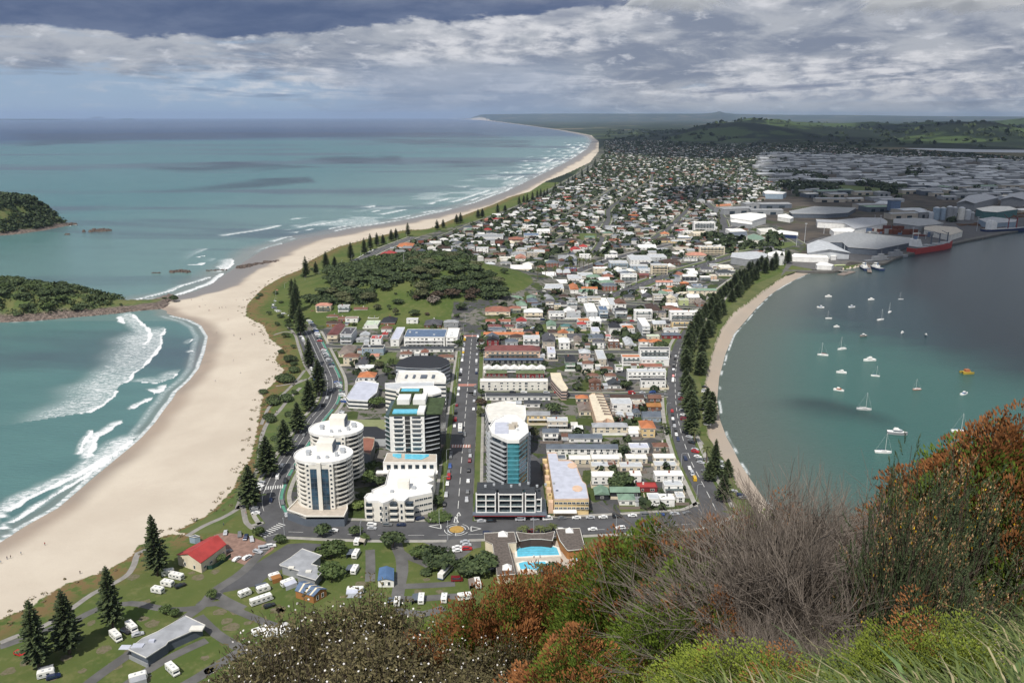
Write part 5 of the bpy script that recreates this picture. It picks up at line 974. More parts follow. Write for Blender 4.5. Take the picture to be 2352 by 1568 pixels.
MBd = MB().sheet([G(*FL(*p))for p in[(1215,330),(1290,300),(1600,300),(1660,300),(1735,395),(1830,400),(1800,500),(1720,600),(1250,600),(1235,480)]],LAND+.07); tag(MBd.build('pool_deck',DECK),kind='structure')
r_,L_ = pool([(1265,372),(1300,355),(1400,338),(1520,336),(1600,346),(1645,362),(1668,430),(1500,440),(1275,448)],'large bright blue swimming pool with lane lines in the bathhouse courtyard')
for k in range(4): MB().box(-13,13,-3.5+k*2.1,-3.4+k*2.1,.345,.37).build('lane_line',paint('slateblue'),r_)
pool([(1280,500),(1340,482),(1400,492),(1440,478),(1540,480),(1560,500),(1660,520),(1600,560),(1500,575),(1380,560),(1300,560)],'kidney-shaped turquoise leisure pool in front of the large pool')
pool([(1775,455),(1800,440),(1835,445),(1840,478),(1790,482)],'small round blue spa pool at the right edge of the pool deck')
# ------------------------------------------------------------------ port
DEEPG = paint('grey')
def shed(f,corners,h,rise,label,wc,rc,name='warehouse',open_front=False):
 return gable_px(name,f,corners,h,rise,label,wc,rc,cat='warehouse')
def flatshed(f,poly,h,label,wc,rc,name='warehouse'): return slab_roof_building(name,f,poly,h,label,wc,rc,.985,'warehouse')
flatshed(FM,[(880,385),(1000,345),(1105,320),(1600,370),(1560,395),(1310,445),(1100,430),(1060,395),(980,395),(800,410)],9,'very wide low cargo shed with flat dark grey roof on the wharf','slate','grey')
shed(FM,[(810,470),(1120,470),(965,395),(808,410)],9,5,'white and grey hall with folded roof at the near end of the wharf','lightgrey','lightgrey')
flatshed(FM,[(970,300),(1120,290),(1150,310),(1130,322),(1000,322)],8,'white round-shouldered tent shed beside the car yard behind the wharf','white','white')
flatshed(FM,[(872,232),(1020,238),(1200,220),(1340,222),(1380,245),(1380,262),(1150,300),(1075,262),(880,250)],10,'long white warehouse with open dark doorway beside the rail yard','white','silver')
flatshed(FM,[(1425,228),(1560,222),(1700,230),(1780,262),(1600,280),(1422,258)],11,'grey wide-gabled warehouse right of the long white warehouse','grey','grey')
flatshed(FM,[(1645,285),(1700,275),(1870,288),(1918,318),(1830,345),(1640,305)],9,'small warehouse with ribbed beige roof behind the red ship','offwhite','beige')
shed(FM,[(1870,118),(2000,120),(2180,75),(1960,62)],16,6,'large grey storage shed with pale ribbed roof behind the silos','grey','silver')
shed(FM,[(2185,90),(2352,92),(2420,60),(2250,52)],16,6,'storage shed with pale green end wall at the right edge','grey','silver')
flatshed(FM,[(2010,155),(2130,138),(2250,140),(2310,160),(2160,182),(2060,175)],14,'teal-edged store with white roof right of the silos','teal','offwhite')
flatshed(FM,[(2030,230),(2130,215),(2300,235),(2290,250),(2100,262)],10,'pale blue-grey store behind the dark blue ship','lightblue','silver')
flatshed(FM,[(1290,118),(1330,100),(1440,110),(1430,128)],8,'low pale office block by the sports field','grey','lightgrey'); flatshed(FM,[(680,175),(860,140),(1160,150),(1100,185),(950,195),(700,192)],8,'long grey-blue factory along the rail yard','slate','grey')
flatshed(FM,[(600,200),(660,193),(715,220),(690,230),(600,215)],7,'white shed in front of the grey-blue factory','white','white'); flatshed(FM,[(260,200),(400,185),(515,195),(520,215),(420,245),(265,222)],12,'large white supermarket hall by the wide avenue','white','white')
flatshed(FM,[(262,235),(330,232),(420,258),(420,270),(268,250)],7,'white car park deck in front of the supermarket hall','grey','white'); flatshed(FM,[(580,318),(620,308),(745,325),(745,345),(590,335)],6,'low shop building with white and navy fascia behind the green','navy','white')
flatshed(FM,[(380,350),(430,335),(480,350),(510,370),(480,380),(390,375)],6,'pavilion with pale green roof in the trees on the green','offwhite','sage'); flatshed(FM,[(250,325),(380,318),(385,350),(262,352)],7,'white and grey shop behind the park trees','white','slate')
flatshed(FM,[(450,300),(560,292),(600,315),(580,328),(480,320)],6,'off-white hall left of the navy fascia shop','offwhite','offwhite'); flatshed(FM,[(495,35),(530,25),(665,40),(640,52),(510,50)],12,'white glazed office block at the edge of the playing fields','lightblue','white')
flatshed(FM,[(160,128),(270,120),(272,135),(165,142)],8,'apartments with bright orange roof left of the wide avenue','cream','orange')
flatshed(FM,[(700,485),(720,474),(950,490),(965,508),(800,505),(705,500)],6,'white ferry terminal with long stepped roof beside the beach end','white','white')
flatshed(FM,[(870,550),(905,533),(950,540),(1000,556),(985,566),(880,562)],5,'white harbour cafe with wide roof at the head of the pier','white','white')
flatshed(FM,[(975,488),(1000,476),(1020,480),(1018,495),(980,498)],5,'tiny white gabled store beside the tall light mast','white','white')
flatshed(FM,[(530,470),(600,455),(650,465),(650,492),(560,500),(532,490)],12,'white hotel with arched gable at the end of the pines','white','white')
flatshed(FM,[(275,470),(450,460),(530,480),(520,500),(400,520),(265,500)],9,'grey terraced apartments with many balconies behind the harbour pines','grey','lightgrey')
root = empty('grain_silos',(*G(*FM(1800,235)),LAND)); tag(root,'cluster of tall pale blue and grey silos by the wharf','silos')
for i,(cx,top,w,mt)in enumerate(((1722,150,46,'lightblue'),(1768,152,40,'lightblue'),(1815,143,44,'grey'),(1850,148,36,'grey'),(1900,150,44,'offwhite'),(1945,168,44,'lightgrey'),(1690,185,34,'lightgrey'),(1980,185,30,'grey'))):
 x,y = G(*FM(cx,235)); r = abs(G(*FM(cx+w/2,235))[0]-x); zt_ = hgt(FM(cx,235)[0],FM(cx,235)[1],FM(cx,top)[1]); bx,by,_ = root.location
 MB().prism([(x-bx+r*math.cos(a*.6283),y-by+r*math.sin(a*.6283))for a in range(10)],-.1,zt_-LAND).build('silo',paint(mt),root,smooth=False); MB().prism([(x-bx+r*math.cos(a*.6283),y-by+r*math.sin(a*.6283))for a in range(10)],zt_-LAND,zt_-LAND+2,taper=.3).build('cap',paint('lightgrey'),root)
root = empty('loading_tower',(*G(*FM(1420,185)),LAND)); tag(root,'slate blue hopper tower beside the rail tracks','tower'); MB().box(-6,6,-6,6,0,4).build('base',DEEPG,root); MB().prism([(-9,-9),(9,-9),(9,9),(-9,9)],4,24,taper=1.05).build('hopper',paint('slateblue'),root); MB().box(-10,10,-10,10,24,25).build('roof',paint('slate'),root)
rp = random.Random(9)
for row,(p0,p1,n)in enumerate((((1140,330),(1560,352),26),((1200,322),(1640,350),22),((1280,312),(1700,330),20),((1560,352),(1830,372),14))):
 P = [G(*FM(p0[0]+(p1[0]-p0[0])*i/n,p0[1]+(p1[1]-p0[1])*i/n))for i in range(n)]
 for i,(x,y)in enumerate(P):
  if rp.random()<.25: continue
  k = rp.choice((1,2,3)); col = rp.choice(('rust','slateblue','maroon','grey','rust','offwhite')); y += 6 if row!=3 else 0
  for j in range(k):
   if 'cont'+col not in WIN:
    m = MB(); m.box(-6,6,-1.2,1.2,0,2.6); [m.box(-6+q*.8+.1,-6+q*.8+.45,-1.26,-1.2,.15,2.45)for q in range(15)]; WIN['cont'+col] = m.mesh('shipping_container',paint(col))
   o = inst('shipping_container',WIN['cont'+col],None,(x,y+10,LAND+.1+2.62*j),rp.uniform(-.02,.02)); tag(o,f"{CN.get(col, col)} shipping container stacked on the wharf behind the wide cargo shed",'container','shipping containers on the wharf')
for i,(cx,cy,w)in enumerate([(2000,275,60),(2090,268,40),(2200,300,70),(2300,215,60),(2330,195,60)]):
 x,y = G(*FM(cx,cy)); m = MB(); rr_ = random.Random(i)
 for q in range(70): a = rr_.uniform(-w/2,w/2); b = rr_.uniform(-8,8); z = rr_.uniform(.3,3.2)*(1-abs(b)/10); m.tube([(a-4,b,z),(a+4,b+rr_.uniform(-.3,.3),z)],.45,n=5)
 tag(m.build('log_pile',pmat('logs',(.17,.10,.06),.9,.3,.4),loc=(x,y,LAND)),'brown log pile on the open yard behind the wharf','log pile','log piles')
MAST = MB(); MAST.tube([(0,0,0),(0,0,32)],.45,.25,7); MAST.box(-1.8,1.8,-.3,.3,31.6,32.6)
MM = MAST.mesh('light_mast',paint('lightgrey'))
for cx,cy,top,l in((1068,510,378,'tall white floodlight mast between the folded-roof hall and the pier'),(928,335,280,'floodlight mast behind the round-shouldered tent shed'),(1300,445,330,'floodlight mast in front of the wide cargo shed'),(1555,395,290,'floodlight mast behind the stern of the red ship'),(2015,315,215,'floodlight mast beside the log yard'),(790,400,262,'pale floodlight mast by the edge of the green'),(1652,372,335,'short light mast over the red ship deck'),(733,420,350,'slim lamp mast in front of the green'),(1325,300,205,'slim mast behind the tent shed'),(1290,240,225,'slim mast by the long white warehouse')):
 x,y = G(*FM(cx,cy)); zt_ = zat(*FM(cx,top),math.hypot(x,y)); o = inst('light_mast',MM,None,(x,y,LAND),0,(1,1,max(.3,(zt_-LAND)/32))); tag(o,l,'light mast')
 # ------------------------------------------------------------------ vessels
def hull(mb,L,B,Hh,draft=.3,n=14,mi=0,flare=1.15,stern=.8,sheer=.25):
 vs = [];
 for i in range(n+1):
  t = i/n; x = -L/2+L*t; w = B/2*min(1,(stern+(1-stern)*min(1,t*4)))*(1-max(0,(t-.55)/.45)**2.2); zt_ = Hh*(1+sheer*max(0,(t-.4)/.6)**2)
  w0 = max(w,.02); vs += [(x,-w0,zt_),(x,-w0/flare,-draft),(x,w0/flare,-draft),(x,w0,zt_)]
 fs = []
 for i in range(n):
  a = i*4; b = a+4; fs += [(a+1,b+1,b,a),(a+2,b+2,b+1,a+1),(a+3,b+3,b+2,a+2)]
 fs += [(0,3,2,1),(n*4+1,n*4+2,n*4+3,n*4)]; mb.add(vs,fs,mi)
 d = len(mb.v); mb.add([(v[0],v[1]*.96,v[2]-.12)for v in vs if v[2]>0],[(2*i,2*i+2,2*i+3,2*i+1)for i in range(n)],1); return mb
def yacht(hc='white',boat_cover=None):
 root = empty('sailing_boat'); hull(MB(),10.5,3.1,1.0,stern=.7).build('hull',[paint(hc),WH],root,smooth=False)
 m = MB(); m.prism([(-1.6,-.95),(2.2,-.75),(2.9,0),(2.2,.75),(-1.6,.95)],.85,1.45,taper=.88); m.build('cabin',WH,root); MB().box(-1.3,1.9,-.93,.93,1.05,1.25).build('window',[GLASS],root)
 MB().tube([(1.2,0,.9),(1.2,0,13.6)],.11,.07,5).build('mast',WH,root); MB().tube([(1.2,0,2.1),(-3.4,0,2.0)],.17,.15,6).build('boom',paint(boat_cover or 'blue'),root); MB().tube([(1.2,0,13.5),(5.2,0,1.2)],.03,.03,3).build('forestay',WH,root); MB().tube([(1.2,0,13.5),(-5.0,0,1.1)],.03,.03,3).build('backstay',WH,root)
 return root
def launch(hc='white',cc_='white',L=9.5):
 root = empty('motor_boat'); s = L/9.5; hull(MB(),L,3.2*s,1.25*s,stern=.92).build('hull',[paint(hc),WH],root)
 MB().prism([(-2.2*s,-1.15*s),(1.6*s,-1.05*s),(2.6*s,0),(1.6*s,1.05*s),(-2.2*s,1.15*s)],1.1*s,2.35*s,taper=.85).build('cabin',paint(cc_),root); MB().prism([(-1.9*s,-1.12*s),(1.5*s,-1.02*s),(2.45*s,0),(1.5*s,1.02*s),(-1.9*s,1.12*s)],1.6*s,2.05*s,taper=.97).build('window',[GLASS],root)
 MB().box(-1.9*s,.9*s,-.9*s,.9*s,2.35*s,2.5*s).build('roof',WH,root); MB().box(-1.6*s,.3*s,-.7*s,.7*s,2.5*s,3.1*s).build('flybridge',WH,root); return root
BOATS = [('y',(1395,892),.9,'white','blue','grey-masted yacht with pale deck, far right of the moored sailing boats'),('y',(1333,945),.4,'white','slate','white yacht left of the far pale yacht, tall thin mast'),('y',(1056,1153),.3,'white','white','white yacht beyond its partner left of the grey fishing boat'),('y',(921,1195),-.35,'white','red','white yacht with red sail cover, leftmost yacht in the mooring field'),('y',(1295,1343),-.4,'white','blue','small white yacht between two white launches in the middle'),('y',(1590,1438),.1,'coral','red','small orange-hulled yacht in the turquoise water'),('m',(960,780),0,'white','white','low white motor boat farthest left near the beach end'),('m',(1263,802),.2,'white','white','white launch near the top of the mooring field'),('m',(905,857),-.4,'white','blue','white launch with dark blue trim nearest the curved beach'),('m',(1128,855),.1,'white','blue','white launch with blue cabin right of the beach-side launch'),('y',(1475,800),.1,'lightgrey','grey','tiny pale yacht farthest from the beach'),('y',(962,935),0,'white','grey','small white yacht without sail cover just below the beach-side launch'),('m',(1018,994),0,'white','white','small open white dinghy in the left mooring field'),('m',(1207,1060),.35,'taupe','grey','grey-brown fishing boat in the middle of the mooring field'),('m',(1485,1037),.8,'white','white','very small white dinghy out in the dark water'),('m',(1656,1055),1.3,'slate','grey','very small dark dinghy, farthest right in the dark water'),('M',(1252,1233),.1,'white','white','largest white motor cruiser, centre of the mooring field'),('M',(1053,1320),-.25,'white','white','white motor cruiser left of the small white yacht'),('m',(1035,1445),-.6,'white','orange','white launch with orange deck in the lower left of the moorings'),('m',(1928,1472),.5,'white','blue','white launch with bright blue canopy near the golden catamaran')]
HARB_G = 'boats moored in the harbour'
for k,p,rz,hc,c2,lab in BOATS:
 r = yacht(hc,c2)if k =='y' else launch(hc,c2,9.0 if k=='m' else 12.5)
 x,y = G(*FM(*p),.5); r.location = (x,y,.15); r.rotation_euler = (0,0,rz+(math.pi if rp.random()<.6 else 0)); r.scale = (.6,)*3 if 'small' in lab or 'tiny' in lab or 'dinghy' in lab else(.8,)*3; tag(r,lab,'boat',HARB_G)
for k,p,rz,hc,c2,lab in[('y',(460,180),-.2,'white','white','white yacht between the orange-decked launch and the grey launch'),('y',(943,292),-.2,'white','blue','white yacht just left of the gorse on the right'),('y',(557,397),-.15,'white','navy','nearest white yacht with dark blue cover just above the bushes'),('M',(628,303),-.3,'grey','lightgrey','grey cabin cruiser beside the nearest yacht')]:
 r = yacht(hc,c2)if k =='y' else launch(hc,c2,13); x,y = G(*FR(*p),.5); r.location = (x,y,.15); r.rotation_euler = (0,0,rz); tag(r,lab,'boat',HARB_G); r.scale = (.9,)*3
root = empty('catamaran',(*G(*FM(1947,1322),.5),.2),.1); tag(root,'golden brown catamaran work boat in the dark harbour water','boat')
for s in(-1,1): hull(MB(),9,1.6,1.1,stern=.9).build('hull',[paint('gold'),paint('gold')],root,loc=(0,2.2*s,0))
MB().box(-3.5,2.5,-2.4,2.4,1.0,1.3).build('deck',paint('gold'),root); MB().box(-2,1.2,-1.5,1.5,1.3,3.1).build('cabin',paint('orange'),root); MB().tube([(0,0,3),(0,0,6)],.12,.08,5).build('mast',paint('grey'),root)
root = empty('cargo_ship',(*G(*FM(1690,455),0),0),.0); a = Vector(G(*FM(1545,478),0)); b = Vector(G(*FM(1838,432),0)); root.location = ((a.x+b.x)/2,(a.y+b.y)/2,0); ang = math.atan2(b.y-a.y,b.x-a.x); root.rotation_euler = (0,0,ang); Ls = (b-a).length
tag(root,'red cargo ship with white superstructure moored at the wharf','ship'); hull(MB(),Ls,15,8.5,2,n=20,flare=1.05,stern=.9,sheer=.3).build('hull',[paint('red'),paint('grey')],root)
o = root
for z,w,h_ in((10.4,13,2.6),(13.0,11,2.6),(15.6,9,2.6),(18.2,7,2.4)): MB().box(-Ls/2+4,-Ls/2+4+w,-6.5,6.5,z,z+h_).build('superstructure',WH,root); MB().box(-Ls/2+4+w,-Ls/2+4.1+w,-6,6,z+1.0,z+1.8).build('window',[GLASS],root)
MB().box(-Ls/2+6,-Ls/2+10,-2,2,20,25).build('funnel',paint('slateblue'),root); MB().tube([(-Ls/2+14,0,22),(-Ls/2+14,0,32)],.4,.2,5).build('mast',WH,root)
for k in range(3):
 xx = -Ls/2+Ls*(.38+.2*k); MB().box(xx-7,xx+7,-5.5,5.5,8.4,9.8).build('hatch',DEEPG,root); MB().tube([(xx+9,0,10),(xx+9,0,24)],1.0,.8,6).build('crane_post',paint('slate'),root); MB().tube([(xx+9,0,22),(xx-4,3,27)],.5,.3,5).build('crane_jib',paint('slate'),root)
for nm,p,Ln,Bw,hc,sup,lab in(('cargo_ship',(2220,322),95,16,'navy','white','dark blue cargo ship with white bridge at the far right wharf'),('patrol_ship',(1425,505),48,8,'grey','grey','grey patrol ship with low bridge, right of its twin at the quay'),('patrol_ship',(1310,535),42,8,'slate','grey','darker grey patrol ship left of its twin at the quay')):
 root = empty(nm,(*G(*FM(*p),0),0),.28); tag(root,lab,'ship'); hull(MB(),Ln,Bw,Bw*.38,1.5,n=18,stern=.85).build('hull',[paint(hc),DEEPG],root); s = -1 if nm =='cargo_ship' else 0
 MB().box(s*Ln*.4-(0 if s else 8),s*Ln*.4+12,-Bw*.38,Bw*.38,Bw*.36,Bw*.36+(12 if s else 5)).build('superstructure',paint(sup),root); MB().box(s*Ln*.4+1,s*Ln*.4+8,-Bw*.3,Bw*.3,Bw*.36+(12 if s else 5),Bw*.36+(15 if s else 8)).build('bridge',paint(sup),root); MB().tube([(s*Ln*.4+5,0,8),(s*Ln*.4+5,0,24 if s else 17)],.4,.2,5).build('mast',DEEPG,root)
 if s:
  for k in range(2): MB().tube([(4+18*k,0,5),(4+18*k,0,24)],.9,.7,6).build('crane_post',paint('darkred'),root); MB().tube([(4+18*k,0,21),(-6+18*k,2,30)],.5,.3,5).build('crane_jib',paint('darkred'),root)
for cx,rz,lab in((1215,1.45,'navy tug with white wheelhouse, left of the pair beside the jetty'),(1300,1.75,'navy tug with white wheelhouse, right of the pair beside the jetty')):
 root = empty('tug_boat',(*G(*FM(cx,585),0),0),rz); tag(root,lab,'boat'); hull(MB(),26,9,2.6,1,stern=.9).build('hull',[paint('navy'),DEEPG],root); MB().box(-4,5,-2.6,2.6,2.5,5.2).build('superstructure',WH,root); MB().box(-1,4,-1.9,1.9,5.2,7.8).build('wheelhouse',WH,root); MB().box(-1.05,4.05,-1.95,1.95,6.2,7.2).build('window',[GLASS],root); MB().tube([(-2.5,0,5),(-2.5,0,9)],.6,.5,6).build('funnel',paint('blue'),root)
root = empty('ferry',(*G(*FM(1045,578),0),0),0.1); tag(root,'lime yellow ferry tied up behind the pier','boat'); hull(MB(),22,6,2,.5).build('hull',[paint('lime'),WH],root); MB().box(-8,6,-2.4,2.4,1.9,4.2).build('cabin',paint('lime'),root); MB().box(-7,6.05,-2.45,2.45,2.8,3.6).build('window',[GLASS],root)
def strip_obj(name,f,path,w,z0,z1,mt,label,cat,posts=0):
 P = smooth_line([G(*f(*p),z1)for p in path],5); c = P[0]; root = empty(name,(c.x,c.y,0)); tag(root,label,cat); m = MB(); ribbon(m,[p-c for p in P],-w/2,w/2,z1,0,z0); m.build('deck',mt,root)
 for i in range(0,len(P),max(1,posts))if posts else[]: MB().tube([(P[i].x-c.x,P[i].y-c.y,-2),(P[i].x-c.x,P[i].y-c.y,z1+.6)],.35,.35,6).build('pile',paint('taupe'),root)
strip_obj('pier',FM,[(860,580),(960,585),(1095,602)],5,1.8,2.4,PATHM,'narrow concrete pier running out from the end of the curved beach','pier',2)
strip_obj('pontoon',FM,[(1050,625),(1130,600)],9,-.3,.9,paint('taupe'),'floating grey pontoon moored off the end of the pier','pontoon')
strip_obj('jetty',FM,[(1243,560),(1255,605)],5,1.0,1.8,paint('taupe'),'short timber jetty between the two navy tugs','jetty',2)
strip_obj('jetty',FM,[(1065,552),(1120,555),(1245,552)],9,1.2,2.2,paint('taupe'),'timber jetty joining the ferry berth to the tug berth','jetty',2)
# ------------------------------------------------------------------ vehicles
CARG = {}
def prof(mb,P,w,mi=0,tw=1.0):
 n = len(P); mb.add([(x,-w/2*(tw if i in TOPI else 1),z)for i,(x,z)in enumerate(P)]+[(x,w/2*(tw if i in TOPI else 1),z)for i,(x,z)in enumerate(P)],[tuple(range(n)),tuple(range(n,2*n))[::-1]]+[(i,n+i,n+(i+1)%n,(i+1)%n)for i in range(n)],mi)
TOPI = ()
def wheel_mesh():
 m = MB(); m.prism([(.33*math.cos(i*.628),.33*math.sin(i*.628))for i in range(10)],-.11,.11); m.v = [(x,z,y)for x,y,z in m.v]; m.f = [f[::-1]for f in m.f]; m.prism([(-.15,-.12),(.15,-.12),(.15,.12),(-.15,.12)],-.05,.05,1)if False else None
 return m.mesh('wheel',pmat('tyre',(.02,.02,.022),.9))
WHEEL = wheel_mesh()
def car_kind(kind):
 global TOPI
 if kind =='van': L,B,Pb,Pg = 5.0,1.9,[(-2.5,.35),(2.4,.35),(2.5,.75),(2.35,1.05),(1.75,1.25),(1.35,2.05),(-2.3,2.1),(-2.5,1.9)],[(-1.9,1.25),(1.72,1.25),(1.42,1.9),(-1.9,1.9)]
 elif kind =='wagon': L,B,Pb,Pg = 4.6,1.8,[(-2.3,.35),(2.25,.35),(2.3,.65),(2.1,.9),(1.1,1.02),(.5,1.5),(-1.9,1.55),(-2.25,1.05)],[(-1.95,1.0),(1.02,1.0),(.52,1.44),(-1.75,1.48)]
 else: L,B,Pb,Pg = 4.4,1.75,[(-2.2,.33),(2.15,.33),(2.2,.62),(2.0,.82),(1.0,.95),(.3,1.38),(-.9,1.4),(-1.55,.98),(-2.15,.92)],[(-1.35,.95),(.95,.95),(.28,1.33),(-.85,1.35)]
 TOPI = (5,6)if kind!='van' else(5,6,7); b = MB(); prof(b,Pb,B,0,.82); TOPI = (2,3); g = MB(); prof(g,Pg,B+.03,0,.84)
 xs = [x for x,z in Pg]; g.add([(max(xs)+.04,-B*.36,Pg[1][1]+.02),(max(xs)+.04,B*.36,Pg[1][1]+.02),(Pg[2][0]+.06,B*.33,Pg[2][1]),(Pg[2][0]+.06,-B*.33,Pg[2][1])],[(0,1,2,3)])
 return b,g,B
CARM = {}
for kd in('car','wagon','van'):
 b,g,B = car_kind(kd); CARM[kd] = (b,g.mesh('windows',[GLASS]),B)
CARC = dict(white=(.78,.78,.77),silver=(.45,.46,.48),black=(.02,.02,.022),grey=(.16,.165,.17),red=(.42,.02,.02),blue=(.03,.08,.28),navy=(.015,.025,.07),maroon=(.18,.015,.02),yellow=(.65,.40,.03),orange=(.6,.2,.03),green=(.03,.12,.08))
PROTO = {}
def car(x,y,rz,col=None,kind=None,label=None,group=None,z=LAND+.07):
 col = col or rp.choices(list(CARC),[32,24,14,17,5,3,6,2,1,1,1])[0]; kind = kind or rp.choices(('car','wagon','van'),(50,38,12))[0]
 if(kind,col)not in PROTO:
  b,g,B = CARM[kind]; r = empty('parked_car' if kind!='van' else 'parked_van'); inst('body',b.mesh('body',pmat('car_paint_'+col,CARC[col],.28,.03,.5,spec=.6)),r); inst('windows',g,r)
  for sx in(-1.4,1.35):
   for sy in(-1,1): inst('wheel',WHEEL,r,(sx,sy*(B/2-.08),.33))
  PROTO[(kind,col)] = r; o = r
 else: o = copy_tree(PROTO[(kind,col)])
 o.location = (x,y,z); o.rotation_euler = (0,0,rz); tag(o,label or f"{col} {'van' if kind == 'van' else ('station wagon' if kind == 'wagon' else 'car')} parked",'van' if kind=='van' else 'car',group or 'parked cars'); return o
NCAR = [0]
def car_row(path,place,spacing=6.2,side=0.0,ang=None,fill=.8,f=FV,jit=.25,group=None,cols=None):
 P = smooth_line([G(*f(*p))for p in path],1.0); k = 0
 while k<len(P)-1:
  if rp.random()<fill*.74:
   d = (P[min(k+1,len(P)-1)]-P[max(k-1,0)]).normalized(); n = Vector((-d.y,d.x,0)); p = P[k]+n*(side+rp.uniform(-jit,jit))
   rz = math.atan2(d.y,d.x)+(ang if ang is not None else 0)+(math.pi if rp.random()<.3 else 0)+rp.uniform(-.03,.03)
   o = car(p.x,p.y,rz,group=group); o['label'] = o['label']+' '+place; NCAR[0] += 1
  k += max(1,int(round(spacing+rp.uniform(-.2,.5))))
car_row([(1021,1160),(1030,1100),(1037,1040)],'on the left kerb of lower main street',6.3,fill=.75); car_row([(1043,985),(1052,905),(1062,830),(1068,775)],'on the left kerb of upper main street',6.3,fill=.6)
car_row([(1073,1150),(1077,1080),(1081,1020)],'on the right kerb of lower main street',6.0,fill=.85); car_row([(1086,960),(1091,905),(1094,860),(1096,800),(1098,760)],'on the right kerb of upper main street',6.3,fill=.6)
car_row([(1056,1130),(1063,1040),(1072,940)],'driving along main street',26,fill=.6)
car_row([(1106,1198),(1200,1195),(1300,1191),(1390,1189),(1500,1184),(1590,1180)],'on the far kerb of the cross road',6.3,fill=.8,group='cars along the cross road'); car_row([(1120,1226),(1200,1222),(1320,1219),(1420,1214),(1530,1208)],'on the near kerb of the cross road',6.5,fill=.7,group='cars along the cross road')
car_row([(740,1220),(850,1222),(990,1224)],'on the near kerb left of the roundabout',6.4,fill=.75); car_row([(715,1204),(800,1206),(900,1207),(1000,1208)],'on the far kerb left of the roundabout',6.6,fill=.7); car_row([(760,1213),(900,1215)],'driving towards the roundabout',18,fill=.7)
car_row([FN(640,850),FN(680,900),FN(720,980),FN(735,1030)],'angle-parked in the beach road bays',3.2,ang=1.1,fill=.9,group='cars in the beach car parks'); car_row([FN(765,1100),FN(790,1160),FN(830,1230),FN(860,1300)],'nose-in left of the white fence, beach road',3.3,ang=1.2,fill=.9,group='cars in the beach car parks')
car_row([FN(890,1410),FN(930,1490),(790,925),(782,955)],'nose-in opposite the lavender-roofed building',3.6,ang=1.1,fill=.85,group='cars in the beach car parks'); car_row([FN(345,570),FN(335,620),FN(320,670),FN(305,710)],'in the outer bays at the beach bend',3.0,ang=.5,fill=.95,group='cars in the beach car parks')
car_row([FN(310,725),FN(350,760),FN(420,790),FN(480,800)],'in the inner bays at the beach bend',3.0,ang=1.4,fill=.95,group='cars in the beach car parks'); car_row([FN(545,965),FN(575,1010),FN(580,1040)],'beside the lifeguard shelter path',3.2,ang=.2,fill=.9); car_row([FN(640,1200),FN(660,1300),FN(690,1380),FN(700,1450)],'under the pines left of beach road',3.6,ang=.2,fill=.75)
car_row([FN(700,410),FN(760,400),FN(790,450)],'beside the grassy knoll',3.2,ang=1.3,fill=.9); car_row([FN(1010,330),FN(1100,270),FN(1250,190)],'along the dunes beyond the knoll',7,3,fill=.6)
car_row([(698,1000),(690,1012)],'on beach road by the pines',8); car_row([(588,1180),(583,1150),(600,1110),(615,1085)],'along the promenade bend',3.6,ang=1.2,fill=.85); car_row([(672,1075),(655,1110),(648,1150),(660,1190)],'at the foot of the nearest round tower',6.2,fill=.7)
car_row([(622,1150),(640,1090),(668,1040)],'driving on beach road near the towers',14,fill=.8); car_row([(735,945),(752,915),(768,885)],'driving along beach road',13,fill=.7)
car_row([(1573,1055),(1590,1090),(1603,1120),(1618,1150)],'on the town side of harbour road, lower end',6.3,fill=.7,group='cars along the harbour road'); car_row([(1541,930),(1545,960),(1551,990),(1560,1025)],'on the town side of harbour road, middle',6.6,fill=.6,group='cars along the harbour road')
car_row([(1583,1005),(1596,1035),(1608,1060),(1620,1085)],'nose-in along the harbour lawn',3.2,ang=1.0,fill=.95,group='cars along the harbour road'); car_row([(1566,900),(1567,940),(1574,975)],'under the harbour pines',3.6,ang=1.3,fill=.8,group='cars along the harbour road')
car_row([(1618,890),(1620,930),(1624,970),(1626,985)],'on the sand side of the harbour pines',3.4,ang=1.3,fill=.8); car_row([(1685,1130),(1700,1138),(1710,1148)],'in the small beachside car park',3.3,ang=1.2,fill=1)
car_row([(1650,1055),(1662,1078),(1672,1095)],'behind the two nearest harbour pines',3.5,ang=1.0,fill=.8); car_row([(1545,880),(1548,840),(1556,800)],'on the town side of harbour road, upper end',6.6,fill=.7,group='cars along the harbour road')
car_row([(1110,901),(1200,902),(1300,903)],'on the first side street',7,fill=.55); car_row([(1430,905),(1500,902)],'at the harbour end of the first side street',6.5,fill=.8); car_row([(1150,735),(1260,736),(1380,738),(1500,738)],'on the third side street',8,fill=.45)
car_row([(1395,680),(1450,659),(1510,637)],'on the diagonal street',7,3,fill=.6); car_row([(1540,632),(1600,610),(1650,595)],'at the far end of the diagonal street',8,fill=.5); car_row([(730,727),(900,729),(1040,731)],'beside the park',6.5,2,fill=.7)
car_row([(1104,705),(1118,695),(1135,685)],'at the top of main street',7,4,fill=.8); car_row([(1200,660),(1260,644),(1320,624)],'on the shopping street',7,4,fill=.6)
car_row([FK(345,240),FK(400,255),FK(470,260),FK(540,290),FK(640,305)],'in the brick car park, far row',3.3,ang=-.9,fill=.95,group='cars in the brick car park'); car_row([FK(690,380),FK(750,355),FK(790,340)],'in the brick car park, right corner',3.3,ang=-.5,fill=1,group='cars in the brick car park'); car_row([FK(450,470),FK(560,460),FK(610,452)],'in the brick car park, near row',4.2,ang=.9,fill=1,group='cars in the brick car park')
